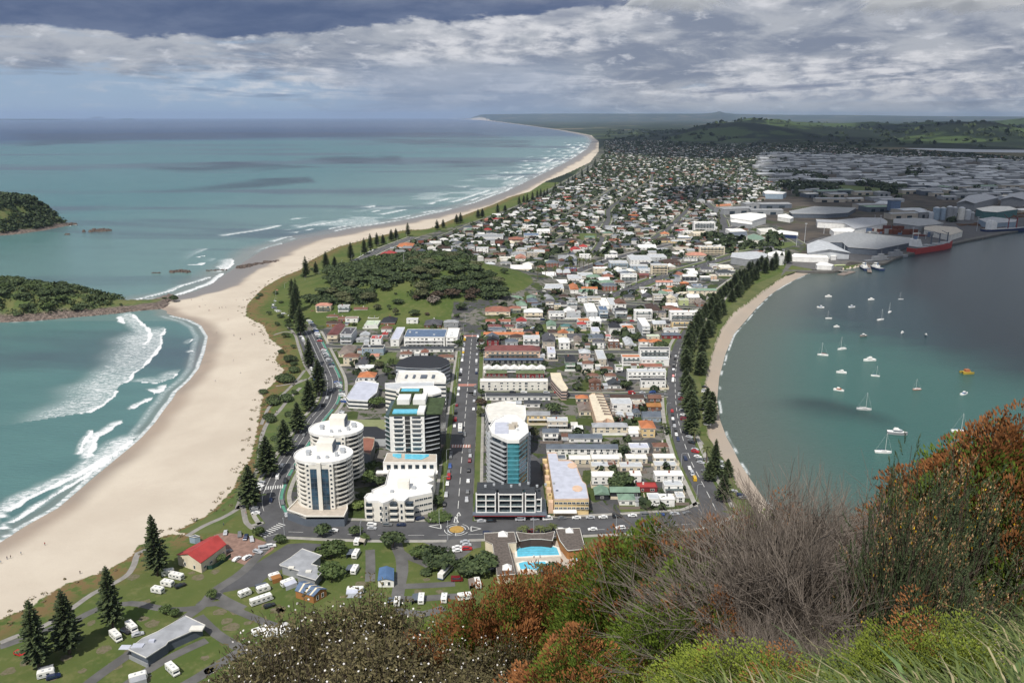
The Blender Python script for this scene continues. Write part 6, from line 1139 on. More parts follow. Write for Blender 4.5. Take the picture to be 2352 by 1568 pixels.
car_row([FL(420,320),FL(450,345)],'behind the camp trees',4,ang=1.5,fill=1); car_row([FL(740,370),FL(765,440)],'in the pool car park, left row',3.3,ang=1.5,fill=1); car_row([FL(820,320),FL(835,370),FL(845,420)],'in the pool car park, right row',3.2,ang=1.5,fill=1); car_row([FL(1060,480),FL(1075,600)],'under the trees beside the bathhouse',3.5,ang=1.5,fill=.9)
for p,rz,col,kd,lab in[((FK(635,410)),-.4,'silver','wagon','silver station wagon alone in the brick car park aisle'),(FK(365,405),.7,'grey','car','dark grey car beside the red-roofed beach club'),(FK(740,890),.6,'black','wagon','black wagon on grass beside the long white motorhome'),(FJ(1610,712),.8,'black','wagon','black wagon on grass beside the four caravans'),(FJ(1120,1120),-.5,'black','wagon','dark wagon between the two white campervans under the pines'),(FJ(1230,1145),.5,'silver','car','silver car right of the two white campervans'),(FJ(480,1525),.5,'navy','wagon','dark blue wagon beside the awninged caravan, lower left corner'),(FJ(655,1150),-.4,'silver','wagon','silver wagon in shade behind the second norfolk pine'),(FJ(180,1320),-.4,'red','wagon','red wagon on grass left of the nearest norfolk pines'),(FL(745,658),.05,'maroon','van','dark red van on the camp lane below the white bus'),(FH(1505,1430),.5,'navy','wagon','dark wagon in the forecourt of the scalloped apartments')]:
 car(*G(*p),rz,col,kd,lab)
 # caravans, motorhomes, buses
def caravan(L=6.0,kind='caravan',stripe='grey'):
 r = empty(kind); global TOPI; TOPI = (); m = MB(); hh = 2.55; x0,x1 = -L/2,L/2
 P = [(x0+.1,.45),(x1-.2,.45),(x1,1.2),(x1-.25,hh-.25),(x1-.6,hh),(x0+.4,hh),(x0+.05,hh-.3),(x0,1.0)]if kind =='caravan' else[(x0,.45),(x1,.45),(x1+.05,.95),(x1-.35,1.25),(x1-.8,1.9),(x1-.35,2.0),(x1-.45,2.75),(x0+.1,2.8),(x0,2.6)]
 prof(m,P,2.3); m.build('body',pmat('caravan_white',(.78,.77,.73),.45,.05,.6),r)
 g = MB();
 for i in range(max(2,int(L/2))): a = x0+.7+i*(L-1.2)/max(2,int(L/2)); g.box(a,a+1.0,-1.17,1.17,1.35,1.9)
 g.box(x0-.02,x0+.1,-.7,.7,1.4,1.9)
 if kind!='caravan': g.add([(x1-.31,-1.0,1.3),(x1-.31,1.0,1.3),(x1-.74,.95,1.86),(x1-.74,-.95,1.86)],[(0,1,2,3)])
 else: g.box(x1-.1,x1+.02,-.8,.8,1.4,1.9)
 g.build('window',[GLASS],r); MB().box(x0+.15,x1-.3,-1.17,1.17,.85,1.0).build('stripe',paint(stripe),r)
 for a in((-.3,)if kind=='caravan' else(x0+1.2,x1-1.1)):
  for s in(-1,1): inst('wheel',WHEEL,r,(a,s*1.05,.33))
 for a in(-1.2,.9): MB().box(a,a+.6,-.35,.35,hh if kind=='caravan' else 2.78,(hh if kind=='caravan' else 2.78)+.15).build('roof_hatch',LOUV,r)
 if kind =='caravan': MB().box(x1-.1,x1+1.2,-.06,.06,.45,.55).build('drawbar',paint('grey'),r)
 return r
def awning(r,L,side,mt='grey'):
 y0,y1 = (1.17,3.6)if side>0 else(-3.6,-1.17); m = MB(); m.add([(-L/2+.3,y0,2.4 if side>0 else 2.0),(L/2-.6,y0,2.4 if side>0 else 2.0),(L/2-.6,y1,2.0 if side>0 else 2.4),(-L/2+.3,y1,2.0 if side>0 else 2.4)],[(0,1,2,3)])
 m.box(-L/2+.3,L/2-.6,(y1 if side>0 else y0)-.03,(y1 if side>0 else y0)+.03,0,2.0); m.build('awning',paint(mt),r)
VANS = [(FJ(1500,605),.3,5,'caravan',0,'','small cream caravan, rearmost of four beside the dark pine'),(FJ(1575,638),-.35,6.5,'caravan',0,'','long white caravan, right of the four beside the dark pine'),(FJ(1495,702),-.3,5.4,'caravan',0,'','white caravan with black wagon beside it, third of the four'),(FJ(1408,762),-.3,5.2,'caravan',0,'','nearest white caravan of the four beside the dark pine'),(FJ(1035,1175),-.75,6.6,'motorhome',0,'','white motorhome, lower of the two under the pines'),(FJ(1175,1095),-.75,6.6,'motorhome',0,'','white motorhome, upper of the two under the pines'),(FJ(1540,1475),-.75,6.6,'motorhome',0,'','white motorhome alone right of the grey ablution block'),(FJ(1235,1540),.5,6,'caravan',-1,'silver','white caravan with grey awning below the ablution block'),(FJ(415,1510),.45,5.6,'caravan',1,'grey','white caravan with grey awning in the lower left corner'),(FK(520,790),.75,5,'caravan',0,'','small white caravan, left of three on the grass triangle'),(FK(685,752),.6,5.4,'caravan',1,'slate','white caravan with dark awning, rear of the grass triangle'),(FK(668,850),.65,9,'motorhome',0,'','long white motorhome at the front of the grass triangle'),(FK(785,640),.6,4.8,'caravan',-1,'ochre','cream caravan with tan awning beside the camp reception'),(FK(905,695),.7,6,'caravan',-1,'lavender','white caravan with pale awning beside the striped-roof cottage'),(FK(660,1130),.6,6.4,'caravan',0,'','white caravan on grass left of the white tent'),(FK(1510,440),1.45,6,'caravan',1,'slate','white caravan with dark awning, far end of the camp lane'),(FK(1500,580),1.45,5.6,'caravan',1,'slate','white caravan with dark awning, middle of the camp lane'),(FK(1505,765),.02,7,'caravan',-1,'lavender','long white caravan side-on at the near end of the camp lane'),(FK(1520,330),1.5,4.4,'caravan',-1,'beige','small cream caravan beside the cross road hedge'),(FL(215,865),1.57,4.6,'caravan',1,'slate','white caravan with dark awning, left of the front camp row'),(FL(428,840),1.6,6,'caravan',1,'slate','white caravan with dark awning, middle of the front camp row'),(FL(632,835),1.55,5,'caravan',0,'','small white caravan without awning in the front camp row'),(FL(928,700),1.75,6.4,'caravan',1,'taupe','white caravan with brown awning at the edge of the rust bushes'),(FL(815,820),.2,6,'caravan',0,'','cream caravan half hidden by the rust bushes')]
for p,rz,L,kd,aw,am,lab in VANS:
 r = caravan(L,kd,rp.choice(('grey','slateblue','beige'))); x,y = G(*p); r.location = (x,y,LAND+.04); r.rotation_euler = (0,0,rz); tag(r,lab,'caravan' if kd=='caravan' else 'motorhome','caravans and motorhomes in the camp')
 if aw: awning(r,L,aw,am or 'grey')
def bus(x,y,rz,lab,L=10.5,trim='slateblue'):
 r = empty('bus',(x,y,LAND+.07),rz); tag(r,lab,'bus'); MB().box(-L/2,L/2,-1.25,1.25,.5,3.0).build('body',pmat('caravan_white',(.78,.77,.73),.45,.05,.6),r); MB().box(-L/2+.6,L/2+.02,-1.27,1.27,1.5,2.4).build('window',[GLASS],r); MB().box(-L/2-.02,L/2+.03,-1.28,1.28,.5,1.0).build('stripe',paint(trim),r)
 for a in(-L/2+2,L/2-2):
  for s in(-1,1): inst('wheel',WHEEL,r,(a,s*1.15,.4))
 for a in(-2,2): MB().box(a,a+1.6,-.6,.6,3.0,3.2).build('roof_unit',LOUV,r)
bus(*G(*FL(645,600)),1.2,'white and pale blue bus parked on the camp grass',10.5); bus(*G(1057,988),1.62,'white bus driving on main street',9.5)
# white tent
root = empty('tent',(*G(*FK(810,1140)),LAND),.4); tag(root,'white gabled tent next to the caravan at the edge of the flowering bush','tent')
for dx,w in((-2.5,5),(3,4)):
 m = MB(); m.box(dx-w/2,dx+w/2,-2.5,2.5,0,1.9); m.add([(dx-w/2-.2,-2.7,1.9),(dx+w/2+.2,-2.7,1.9),(dx+w/2+.2,2.7,1.9),(dx-w/2-.2,2.7,1.9),(dx,-2.7,3.4),(dx,2.7,3.4)],[(1,2,5,4),(3,0,4,5),(0,1,4),(2,3,5)]); m.build('canopy',WH,root)
 # street lamps
m = MB(); m.tube([(0,0,0),(0,0,8)],.11,.08,5); m.tube([(0,0,8),(.6,0,8.5),(2.0,0,8.6)],.06,.05,4); LP = m.mesh('pole',paint('lightgrey')); m = MB(); m.box(1.8,2.6,-.15,.15,8.5,8.68); LH = m.mesh('lamp_head',paint('silver'))
for nm,path,side,sp in(('main street',MAIN,8.2,34),('the cross road',ADAMS,-9.6,36),('harbour road',MALL,7.2,38),('beach road',PARADE,-8,36)):
 Q = smooth_line([(p.x,p.y)for p in path],1.0)
 for k in range(10,min(len(Q)-5,480),sp):
  d = (Q[k+1]-Q[k]).normalized(); n = Vector((-d.y,d.x,0)); p = Q[k]+n*side; r = empty('street_lamp',(p.x,p.y,LAND+.1),math.atan2(n.y,n.x)+(math.pi if side>0 else 0)); inst('pole',LP,r); inst('lamp_head',LH,r); tag(r,f'slim grey street lamp on the kerb of {nm}','street lamp','street lamps')
  # ================================================================== trees
def leafmat(name,a,b,c=None,var=.35):
 if name in MATS: return MATS[name]
 m = bpy.data.materials.new(name); m.use_nodes = True; t = NT(m.node_tree); bs = t.n['Principled BSDF']; bs.inputs['Roughness'].default_value = .7; bs.inputs['Specular IOR Level'].default_value = .25
 oi = t.node('ShaderNodeObjectInfo'); tc = t.node('ShaderNodeTexCoord'); geo = t.node('ShaderNodeNewGeometry')
 n1 = t.noise(tc.outputs['Object'],.9,3); r = t.m('ADD',t.m('MULTIPLY',geo.outputs['Random Per Island'],.6),t.m('MULTIPLY',n1,.5))
 col = t.mix(t.ss(r,.25,.85),a,b);
 if c: col = t.mix(t.ss(t.m('ADD',t.m('MULTIPLY',geo.outputs['Random Per Island'],.55),t.m('MULTIPLY',n1,.5)),.62,.74),col,c)
 hs = t.node('ShaderNodeHueSaturation'); t.link(col,hs.inputs['Color']); t.link(t.m('ADD',1-var/2,t.m('MULTIPLY',oi.outputs['Random'],var)),hs.inputs['Value'])
 t.link(hs.outputs[0],bs.inputs['Base Color']); MATS[name] = m; return m
BARK = pmat('bark',(.13,.10,.08),.95,.3,1.2)
L_DARK = leafmat('leaves_dark',(.030,.048,.020),(.080,.108,.042)); L_MID = leafmat('leaves_mid',(.045,.072,.02),(.095,.13,.042)); L_OLIVE = leafmat('leaves_olive',(.06,.07,.028),(.115,.12,.06)); L_RED = leafmat('leaves_reddish',(.05,.038,.026),(.10,.07,.045)); L_PINE = leafmat('needles_pine',(.042,.062,.028),(.115,.145,.062)); L_LIGHT = leafmat('leaves_light',(.09,.13,.03),(.15,.19,.06))
def leaf_cloud(mb,cx,cy,cz,rx,ry,rz_,n,s,rnd,mi=0,shell=.55):
 for _ in range(n):
  th = rnd.uniform(0,2*math.pi); cp = rnd.uniform(-.55,1); sp = math.sqrt(max(0,1-cp*cp)); q = shell+(1-shell)*rnd.random()**.5; q*=rnd.uniform(.86,1.1)
  p = Vector((cx+rx*q*sp*math.cos(th),cy+ry*q*sp*math.sin(th),cz+rz_*q*cp)); nrm = Vector((sp*math.cos(th),sp*math.sin(th),cp+.35)).normalized()+Vector((rnd.gauss(0,.45),rnd.gauss(0,.45),rnd.gauss(0,.3))); nrm.normalize()
  a = nrm.orthogonal().normalized(); b = nrm.cross(a); k = rnd.uniform(.6,1.3)*s; t0 = rnd.uniform(0,6.28); v = []
  for i in range(5): t = t0+i*1.2566; e = k*rnd.uniform(.55,1.2); v.append(p+a*(e*math.cos(t))+b*(e*math.sin(t))+nrm*rnd.uniform(-.15,.15)*k)
  mb.add(v,[(0,1,2,3,4)],mi)
def broad_meshes(seed,mat,n=620,lobes=7,flat=.72,h=7.5,r=4.6,dead=False):
 rnd = random.Random(seed); mb = MB(); tr = MB(); tr.tube([(0,0,-.3),(.1,0,h*.25),(.2,.1,h*.5)],.35,.2,6)
 for i in range(lobes):
  a = i*6.283/lobes+rnd.uniform(-.3,.3); d = r*(.52 if i else 0)*rnd.uniform(.75,1.15); rr = r*rnd.uniform(.42,.62); cz = h*.58+rnd.uniform(-.8,.9)+(h*.15 if i==0 else 0)
  x,y = d*math.cos(a),d*math.sin(a); leaf_cloud(mb,x,y,cz,rr,rr,rr*flat,n//lobes,.62,rnd); tr.tube([(0,0,h*.2),(x*.5,y*.5,h*.42),(x*.85,y*.85,cz)],.16,.05,4)
 return mb.mesh('crown',mat),tr.mesh('trunk',BARK)
def pine_meshes(seed,H=27.0,R0=6.0,ex=.72):
 rnd = random.Random(seed); mb = MB(); tr = MB(); tr.tube([(0,0,-.5),(0,0,H*.5),(0,0,H-.3)],.55,.05,7); nt = 25
 for k in range(nt):
  t = k/(nt-1); z = H*(.13+.86*t); R_ = R0*(1-t)**ex*rnd.uniform(.82,1.1)+.25
  if t<.06: R_*=.8
  nb = 9 if t<.8 else 6; a0 = rnd.random()*6.28
  for i in range(nb):
   if rnd.random()<.08: continue
   a = a0+6.283*i/nb+rnd.uniform(-.14,.14); L = R_*rnd.uniform(.75,1.12); d = Vector((math.cos(a),math.sin(a),0)); s = Vector((-d.y,d.x,0)); base = Vector((0,0,z)); up = .10+.22*t
   m_ = 4 if t<.75 else 2
   for j in range(m_):
    q0 = (.18+.82*j/m_)*L; q1 = (.18+.82*(j+1)/m_)*L+.15; zz0 = q0*up-.014*q0*q0; zz1 = q1*up-.014*q1*q1; w0 = (.55+.22*L)*(1-.45*j/m_)*.75; w1 = w0*.65
    P0 = base+d*q0+Vector((0,0,zz0)); P1 = base+d*q1+Vector((0,0,zz1))
    for sg in(-1,1):
     dz = Vector((0,0,rnd.uniform(.05,.42))); e = s*sg
     mb.add([P0,P1,P1+e*w1+dz,P0+e*w0*.9+dz*1.2,P0+e*w0*.3+d*-.2],[(0,1,2,3,4)]if sg<0 else[(4,3,2,1,0)])
    if rnd.random()<.7: c = (P0+P1)/2; mb.add([c+s*w0*.5,c-s*w0*.5,c-s*w0*.2+Vector((0,0,.75))+d*.3],[(0,1,2)])
 return mb.mesh('crown',L_PINE),tr.mesh('trunk',BARK)
def palm_meshes(seed,H=9.0):
 rnd = random.Random(seed); mb = MB(); tr = MB(); tr.tube([(0,0,-.2),(.1,0,H*.5),(0,0,H)],.42,.34,7)
 for i in range(44):
  a = rnd.uniform(0,6.283); e = rnd.uniform(-.5,1.25); L = rnd.uniform(3.0,4.0); d = Vector((math.cos(a),math.sin(a),0)); s = Vector((-d.y,d.x,0)); P = []
  for j in range(6): q = j/5; P.append(Vector((0,0,H))+d*(L*q*math.cos(e)+.0)+Vector((0,0,L*q*math.sin(e)-2.1*q*q)))
  for j in range(5):
   w0 = .42*math.sin(math.pi*(j+.6)/6.2); w1 = .42*math.sin(math.pi*(j+1.6)/6.2); z = Vector((0,0,-.25)); mb.add([P[j],P[j+1],P[j+1]+s*w1+z,P[j]+s*w0+z],[(0,1,2,3)]); mb.add([P[j],P[j+1],P[j+1]-s*w1+z,P[j]-s*w0+z],[(3,2,1,0)])
 return mb.mesh('crown',leafmat('palm_fronds',(.05,.07,.025),(.12,.13,.05))),tr.mesh('trunk',BARK)
KINDS = dict(dark=[broad_meshes(i,L_DARK)for i in range(3)],mid=[broad_meshes(10+i,L_MID)for i in range(2)],olive=[broad_meshes(20+i,L_OLIVE)for i in range(2)],red=[broad_meshes(30,L_RED)],light=[broad_meshes(40,L_LIGHT)],round=[broad_meshes(50+i,L_DARK,900,9,.62,6.0,5.0)for i in range(2)],pine=[pine_meshes(60+i)for i in range(4)],fullpine=[pine_meshes(90+i,27.0,5.6,.42)for i in range(4)],palm=[palm_meshes(70)],dead=[broad_meshes(80,leafmat('bare_twigs',(.12,.10,.08),(.2,.17,.14)),520,7)])
rt_ = random.Random(99)
def tree(kind,x,y,h,r,label,cat='tree',group=None,name=None,z=None):
 cr,tk = rt_.choice(KINDS[kind]); z = gz(x,y)if z is None else z; H0,R0 = dict(pine=(27,6),fullpine=(27,6),palm=(11,4),round=(8.2,6.6)).get(kind,(9.2,6.4))
 name = name or dict(pine='norfolk_pine',fullpine='norfolk_pine',palm='palm_tree').get(kind,'tree'); root = empty(name,(x,y,z),rt_.uniform(0,6.28)); root.scale = (r/R0,r/R0,h/H0)
 inst('crown',cr,root); inst('trunk',tk,root); tag(root,label,cat,group); return root
PINES = [((89,1532),1372,6.2,'norfolk pine in the bottom left corner, first of the near four'),((160,1499),1350,6.4,'norfolk pine, second of the near four on the camp lawn'),((260,1442),1296,5.6,'narrow-topped norfolk pine, third of the near four'),((362,1321),1180,6.2,'norfolk pine beside the red-roofed beach club')]
for b,top,r,lab in PINES: x,y = G(*b); tree('pine',x,y,zat(b[0],top,math.hypot(x,y))-LAND,r,lab,'pine tree')
for b,top,r in[(q[0],q[1],q[2]*1.28)for q in[((575,1162),1066,6),((615,1092),1000,6),((655,1043),962,5.5),((685,993),923,5.4),((711,944),870,5.4),((733,909),824,5.6),((711,844),776,5),((691,770),700,6),((676,742),668,5),((682,716),640,5.5),((672,690),640,4.5),((703,637),588,5),((749,619),577,5.2),((726,630),600,4),((769,616),588,4),((806,598),556,5.4),((837,585),546,4.6),((851,575),536,4.8),((866,566),534,4.5),((880,562),538,4.4),((899,554),526,4.5),((910,550),524,4.5),((937,543),511,4.5),((1004,528),504,4.5),((1018,524),503,4),((1049,514),492,5),((1058,512),488,5),((1098,501),480,5),((1108,500),479,5),((1143,491),467,4.5),((1160,486),470,4.5)]]:
 x,y = GT(*b); tree('pine',x,y,zat(b[0],top,math.hypot(x,y))-gz(x,y),r,'norfolk pine between the beach road and the ocean beach','pine tree','norfolk pines along the ocean beach')
for i in range(22):
 t = i/21; u = np.interp(t,[0,.4,.7,1],[1196,1262,1330,1372]); v = np.interp(t,[0,.4,.7,1],[471,450,410,376]); x,y = G(u+rt_.uniform(-5,5),v+rt_.uniform(-2,2)); tree('pine',x,y,rt_.uniform(17,24),5.5,'far norfolk pine behind the dunes of the long ocean beach','pine tree','far norfolk pines along the ocean beach')
HPATH = [(1598,1003),(1601,960),(1592,915),(1584,870),(1586,830),(1594,795),(1612,755),(1636,722),(1662,692),(1690,665),(1720,640),(1752,622),(1790,610),(1815,606)]
HQ = smooth_line([G(*p)for p in HPATH],1.0)
for row,off in((0,3.5),(1,-8)):
 for k in range(5+5*row,len(HQ),13):
  if rt_.random()<(.12 if row==0 else .38): continue
  d = (HQ[min(k+1,len(HQ)-1)]-HQ[k-1]).normalized(); n = Vector((-d.y,d.x,0)); p = HQ[k]+n*(off+rt_.uniform(-1.2,1.2)); tree(rt_.choice(('fullpine','fullpine','pine')),p.x,p.y,rt_.uniform(12.5,19.5),rt_.uniform(5.2,6.8),'norfolk pine in the dense row along the harbour road','pine tree','norfolk pines along the harbour road')
for b,top,r,lab in[((1640,1100),1008,5,'tall norfolk pine behind the harbour palms, nearest end of harbour road'),((1670,1094),1053,4,'norfolk pine standing closest to the harbour sand'),((1661,1150),1086,5,'lone norfolk pine above the grey bare bushes'),((1629,1103),1056,4.4,'bushy norfolk pine left of the two at the harbour end')]:
 x,y = G(*b); tree('pine',x,y,zat(b[0],top,math.hypot(x,y))-LAND,r,lab,'pine tree')
for b,top,lab in[((1595,1018),980,'date palm on the harbour lawn, farther of two'),((1622,1062),1020,'date palm on the harbour lawn, nearer of two'),(FC(1920,640),FC(0,515)[1],'date palm in front of the yellow building by the harbour pines'),(FC(1620,980),FC(0,880)[1],'small palm in the garden of the orange-roofed yellow house'),(FL(1485,610),FL(0,505)[1],'palm behind the leisure pool, just above the bushes'),(FL(1345,240),FL(0,190)[1],'small palm on the cross road kerb, left of three'),(FL(1490,240),FL(0,190)[1],'small palm on the cross road kerb, middle of three'),(FL(1595,220),FL(0,165)[1],'small palm on the cross road kerb, right of three')]:
 x,y = G(*b); tree('palm',x,y,max(4,zat(b[0],top,math.hypot(x,y))-LAND),4,lab,'palm')
for i,(cx,cy)in enumerate([(1110,1060),(1250,1020),(1410,960),(1690,880),(1545,950),(1680,745),(1850,770),(1920,780),(2010,790),(2090,800),(1790,680),(2230,690),(2060,680)]):
 x,y = G(*FF(cx,cy)); tree('palm',x,y,14,3.4,'tall palm along the shopping street','palm','palms along the shopping street')
for i in range(12): x,y = G(1648+rt_.uniform(-2,2)+i*.3,548-i*6); tree('palm',x,y,12,3,'palm in the median of the wide avenue','palm','palms on the wide avenue')
# dune pohutukawa and garden trees, traced: (frame, x, base y, height, radius, kind, label)
SPOTS = [(FN,462,1215,7,7.5,'round','round dark coastal tree on the dune, first below the lifeguard shelter'),(FN,505,1310,6,6,'round','dark coastal tree leaning to the path below the first round dune tree'),(FN,440,1405,6.5,7,'round','round dark coastal tree on the dune below the leaning one'),(FN,375,815,5,5,'round','small round tree by the promenade bend'),(FN,455,920,8,5.5,'dark','dense dark tree at the foot of the promenade pines'),(FN,190,620,4.5,4.5,'round','round dune bush left of the promenade, right one'),(FN,160,645,3.6,3.4,'round','round dune bush left of the promenade, left one'),(FN,430,1568,6,6.5,'round','dark dune tree overlapping its neighbour near the lawn'),(FN,310,1580,5.5,6,'round','dark dune tree at the edge of the sand near the lawn'),(FH,50,475,5,4.5,'round','round bush between two footpaths by the lawn'),(FH,165,75,7,7.5,'round','wide dark dune tree at the top of the sloping lawn'),(FH,70,300,6,6.5,'round','dark tree beside the sand, left of the sloping lawn'),(FH,200,270,6,6,'round','dark tree casting shade on the sloping lawn'),(FK,1205,260,8,6,'dark','round tree on the cross road kerb below the nearest round tower'),(FK,1500,250,6,5,'dark','smaller round tree on the kerb right of its bigger neighbour'),(FK,830,320,5.5,4.2,'dark','bushy tree at the camp entrance'),(FK,640,260,6,4.2,'mid','tree beside the zebra crossing'),(FK,1590,300,4.5,3,'mid','small light green tree on the kerb'),(FK,1840,355,9,7.5,'dark','big dark tree at the bend of the camp road'),(FK,1290,440,8.5,9,'mid','large spreading tree above the camp reception'),(FK,1290,640,8,8,'mid','large spreading tree right of the camp reception'),(FK,225,820,5,3.2,'mid','small tree at the camp fork beside the walled bin yard'),(FJ,1480,950,4.6,3.6,'mid','bright green bush at the camp fork, left one'),(FJ,1555,975,4,3.2,'mid','bright green bush at the camp fork, right one'),(FK,310,480,3.6,3,'mid','bush beside the red-roofed beach club wall'),(FL,600,560,11,11,'dark','largest dark tree in the camp clump left of the pool car park'),(FL,420,450,7,7,'mid','lighter green bush at the left of the camp clump'),(FL,500,470,8,8,'dark','dark tree second from left in the camp clump'),(FL,960,590,11,10,'dark','big dark tree beside the bathhouse car park'),(FL,860,600,9,9,'dark','dark tree in the middle of the camp clump'),(FL,1620,600,6,7,'round','round tree in front of the leisure pool'),(FL,470,600,2.6,4,'dark','low hedge mound on the camp lawn'),(FD,330,1110,10,9.5,'round','big round dark tree behind the green-roofed house'),(FC,935,285,9,6,'dark','round tree in front of the white modern house, second side street'),(FI,990,385,9,8,'dark','large dark tree behind the peach house, first block'),(FI,270,420,7,5,'olive','pale olive tree on the main street kerb'),(FI,275,310,6,6,'red','brownish hedge tree on the main street kerb'),(FI,275,230,8,3.5,'dark','pointed dark conifer beside the dark terrace'),(FI,790,640,10,5,'olive','tree beside the playground slide right of the teal tower'),(FB,1090,830,9,6.5,'round','large rounded tree beside the narrow white block'),(FB,780,520,7,6,'round','round tree on the third side street'),(FB,640,520,5,4,'mid','small tree left of the round tree, third side street'),(FB,1560,950,6,9,'round','wide dark tree shading the orange-roofed house'),(FB,640,1190,8,6,'dark','dark tree beside the orange terraces'),(FA,500,1010,8,6,'dark','dark tree on the main street corner, second block'),(FA,500,900,7,4,'red','brownish trees on main street kerb'),(FA,850,450,5,5,'dark','tree in front of the terracotta-roofed flats'),(FA,1190,920,5,4,'dark','dark shrub between the slate-roofed and pale modern houses'),(FA,830,810,4,7,'dark','dark trees in front of the long orange roof'),(FA,1040,810,4,6,'dark','dark hedge right of centre in front of the long orange roof'),(FE,1110,1150,6,7,'olive','round tree on the lawn behind the black-roofed apartments'),(FE,1310,1130,8,4,'mid','slender tree left of the black-roofed apartments'),(FE,1240,1270,9,6,'dark','dark tree beside the white solar block'),(FE,1885,830,5,4,'mid','tree in front of the blue-roofed apartments'),(FE,2330,830,9,6,'dark','dark tree at the right end of the blue-roofed apartments'),(FH,1080,330,9,8,'mid','dense tree between the lavender roof and cream banded wing'),(FH,1010,1080,9,6,'mid','bright tree beside the small blue pool'),(FH,1100,1100,7,5.5,'dark','darker tree right of the small blue pool'),(FH,930,1240,5,3.6,'mid','shrub below the round tower'),(FH,900,1330,6,5.5,'light','bright bush at the scalloped apartments entrance'),(FH,1030,950,6,5,'mid','shrubs beside the long hedge'),(FH,1660,1290,6,6,'dark','tree at the right of the scalloped apartments'),(FH,1680,1420,2.4,9,'mid','low planted island at the roundabout corner'),(FG,1190,1210,11,9,'round','large round dark tree near the cream gabled building'),(FG,1800,1300,10,8,'round','dark round tree beside the harbour pines'),(FF,530,1150,8,7,'dark','dark tree at the shopping street roundabout'),(FF,990,700,9,13,'dark','wide dark tree beside the car park'),(FF,1310,600,12,11,'dark','tall dark tree behind the car park'),(FF,1400,1300,7,5,'red','reddish tree behind the cream two-storey shops'),(FF,1610,230,11,9,'dark','large dark tree at the edge of the far park'),(FF,1830,260,6,5,'light','light green round tree in the far park'),(FF,2050,290,8,8,'olive','olive tree in the far park')]
for f,cx,cy,h,r,k,lab in SPOTS: x,y = G(*f(cx,cy)); tree(k,x,y,h,r,lab)
for i,(u,v)in enumerate([(600,902),(612,960),(625,1010),(598,1042),(640,1035),(592,1075),(560,1105),(640,985),(660,955),(672,905),(655,868),(668,838),(640,812),(668,800),(650,775),(632,748),(655,742),(612,724),(640,700),(628,680),(662,655),(690,640),(712,622)]):
 x,y = G(u+6,v); tree(rt_.choice(('round','dark')),x,y,rt_.uniform(3,5.5),rt_.uniform(3,5.5),'low dark coastal shrub between the beach and the promenade','coastal shrub','coastal shrubs by the promenade','coastal_shrub')
 # Mount Drury bush: individual crowns on the knoll
DP = [[(1250,330),(1500,262),(1700,260),(1900,275),(2100,340),(2260,410),(2350,470),(2430,560),(2400,640),(2200,640),(1900,640),(1560,640),(1560,560),(1620,500),(1850,480),(1960,470),(2040,430),(1850,380),(1700,360),(1500,355),(1450,330)],[(800,390),(1000,350),(1250,330),(1500,360),(1700,370),(1790,400),(1780,460),(1600,490),(1450,490),(1430,560),(1230,560),(1120,520),(1020,560),(850,560),(830,450)],[(640,660),(760,590),(1000,590),(1180,610),(1220,660),(1150,690),(900,700),(660,690)]]
DPg = [np.array([GT(*FN(*p))for p in l])for l in DP]; nT = 0; used = []
for P in DPg:
 x0,y0 = P.min(0); x1,y1 = P.max(0)
 for _ in range(1400):
  x,y = rt_.uniform(x0,x1),rt_.uniform(y0,y1)
  if not inside(P,np.array([x]),np.array([y]))[0]or any((x-a)**2+(y-b)**2<150 for a,b in used): continue
  used.append((x,y)); u,v = PJ(x,y,gz(x,y)); k = rt_.choices(('dark','round','olive','mid'),(50,30,12,8))[0]
  if 1000<u<1150 and v>676: k = rt_.choice(('red','red','dark'))
  tree(k,x,y,rt_.uniform(8.5,12),rt_.uniform(11,14),{'dark':'dark evergreen tree','round':'dark rounded tree','olive':'olive tree','mid':'mid green tree','red':'reddish brown tree'}[k]+' in the dense bush on the grassy knoll','tree','trees on the knoll'); nT += 1
for cx,cy,h,r,k,lab in[(1780,680,9,10,'dead','large bare grey-brown tree at the foot of the knoll'),(2110,650,9,9,'red','reddish tree right of the big bare tree'),(1620,650,7,6,'red','reddish tree left of the big bare tree'),(2030,740,9,8,'dark','dark tree beside the path in the park'),(1430,790,9,4.5,'olive','tall thin grey-green tree in the park'),(1370,740,7,3,'dark','slim dark tree left of the thin tree'),(1600,790,7,7.5,'dark','round tree in the middle of the park'),(1720,790,4,4,'red','small reddish tree in the park'),(1990,810,5,4,'mid','small tree on the main street edge of the park'),(1430,600,3,2.5,'dark','small lone bush on the knoll slope'),(1085,580,6,5,'dark','dark tree on the open slope'),(1450,680,6,9,'dark','dark clump under the open slope'),(1260,740,7,6,'olive','tree behind the white-framed house')]:
 x,y = GT(*FN(cx,cy)); tree(k,x,y,h,r,lab)
x,y = GT(*FN(1507,355)); o = MB().tube([(0,0,0),(0,0,16)],.14,.09,6).build('flagpole',WH,loc=(x,y,gz(x,y))); tag(o,'thin white flagpole on top of the grassy knoll','flagpole')
def undergrowth(name,P,n,zf,hmin,mat,rmin=2.5,rmax=5,hh=3.2):
 mb = MB(); x0,y0 = P.min(0); x1,y1 = P.max(0); k = 0
 for _ in range(n*6):
  x,y = rt_.uniform(x0,x1),rt_.uniform(y0,y1)
  if k>=n or not inside(P,np.array([x]),np.array([y]))[0]: continue
  z = zf(x,y)
  if z<hmin: continue
  k += 1; r = rt_.uniform(rmin,rmax); leaf_cloud(mb,x,y,z+hh*.5,r,r,hh,22,1.15,rt_)
 tag(mb.build(name,mat),kind='stuff')
for i,P in enumerate(DPg): undergrowth('bush_undergrowth',P,(620,420,150)[i],gz,0,L_DARK)
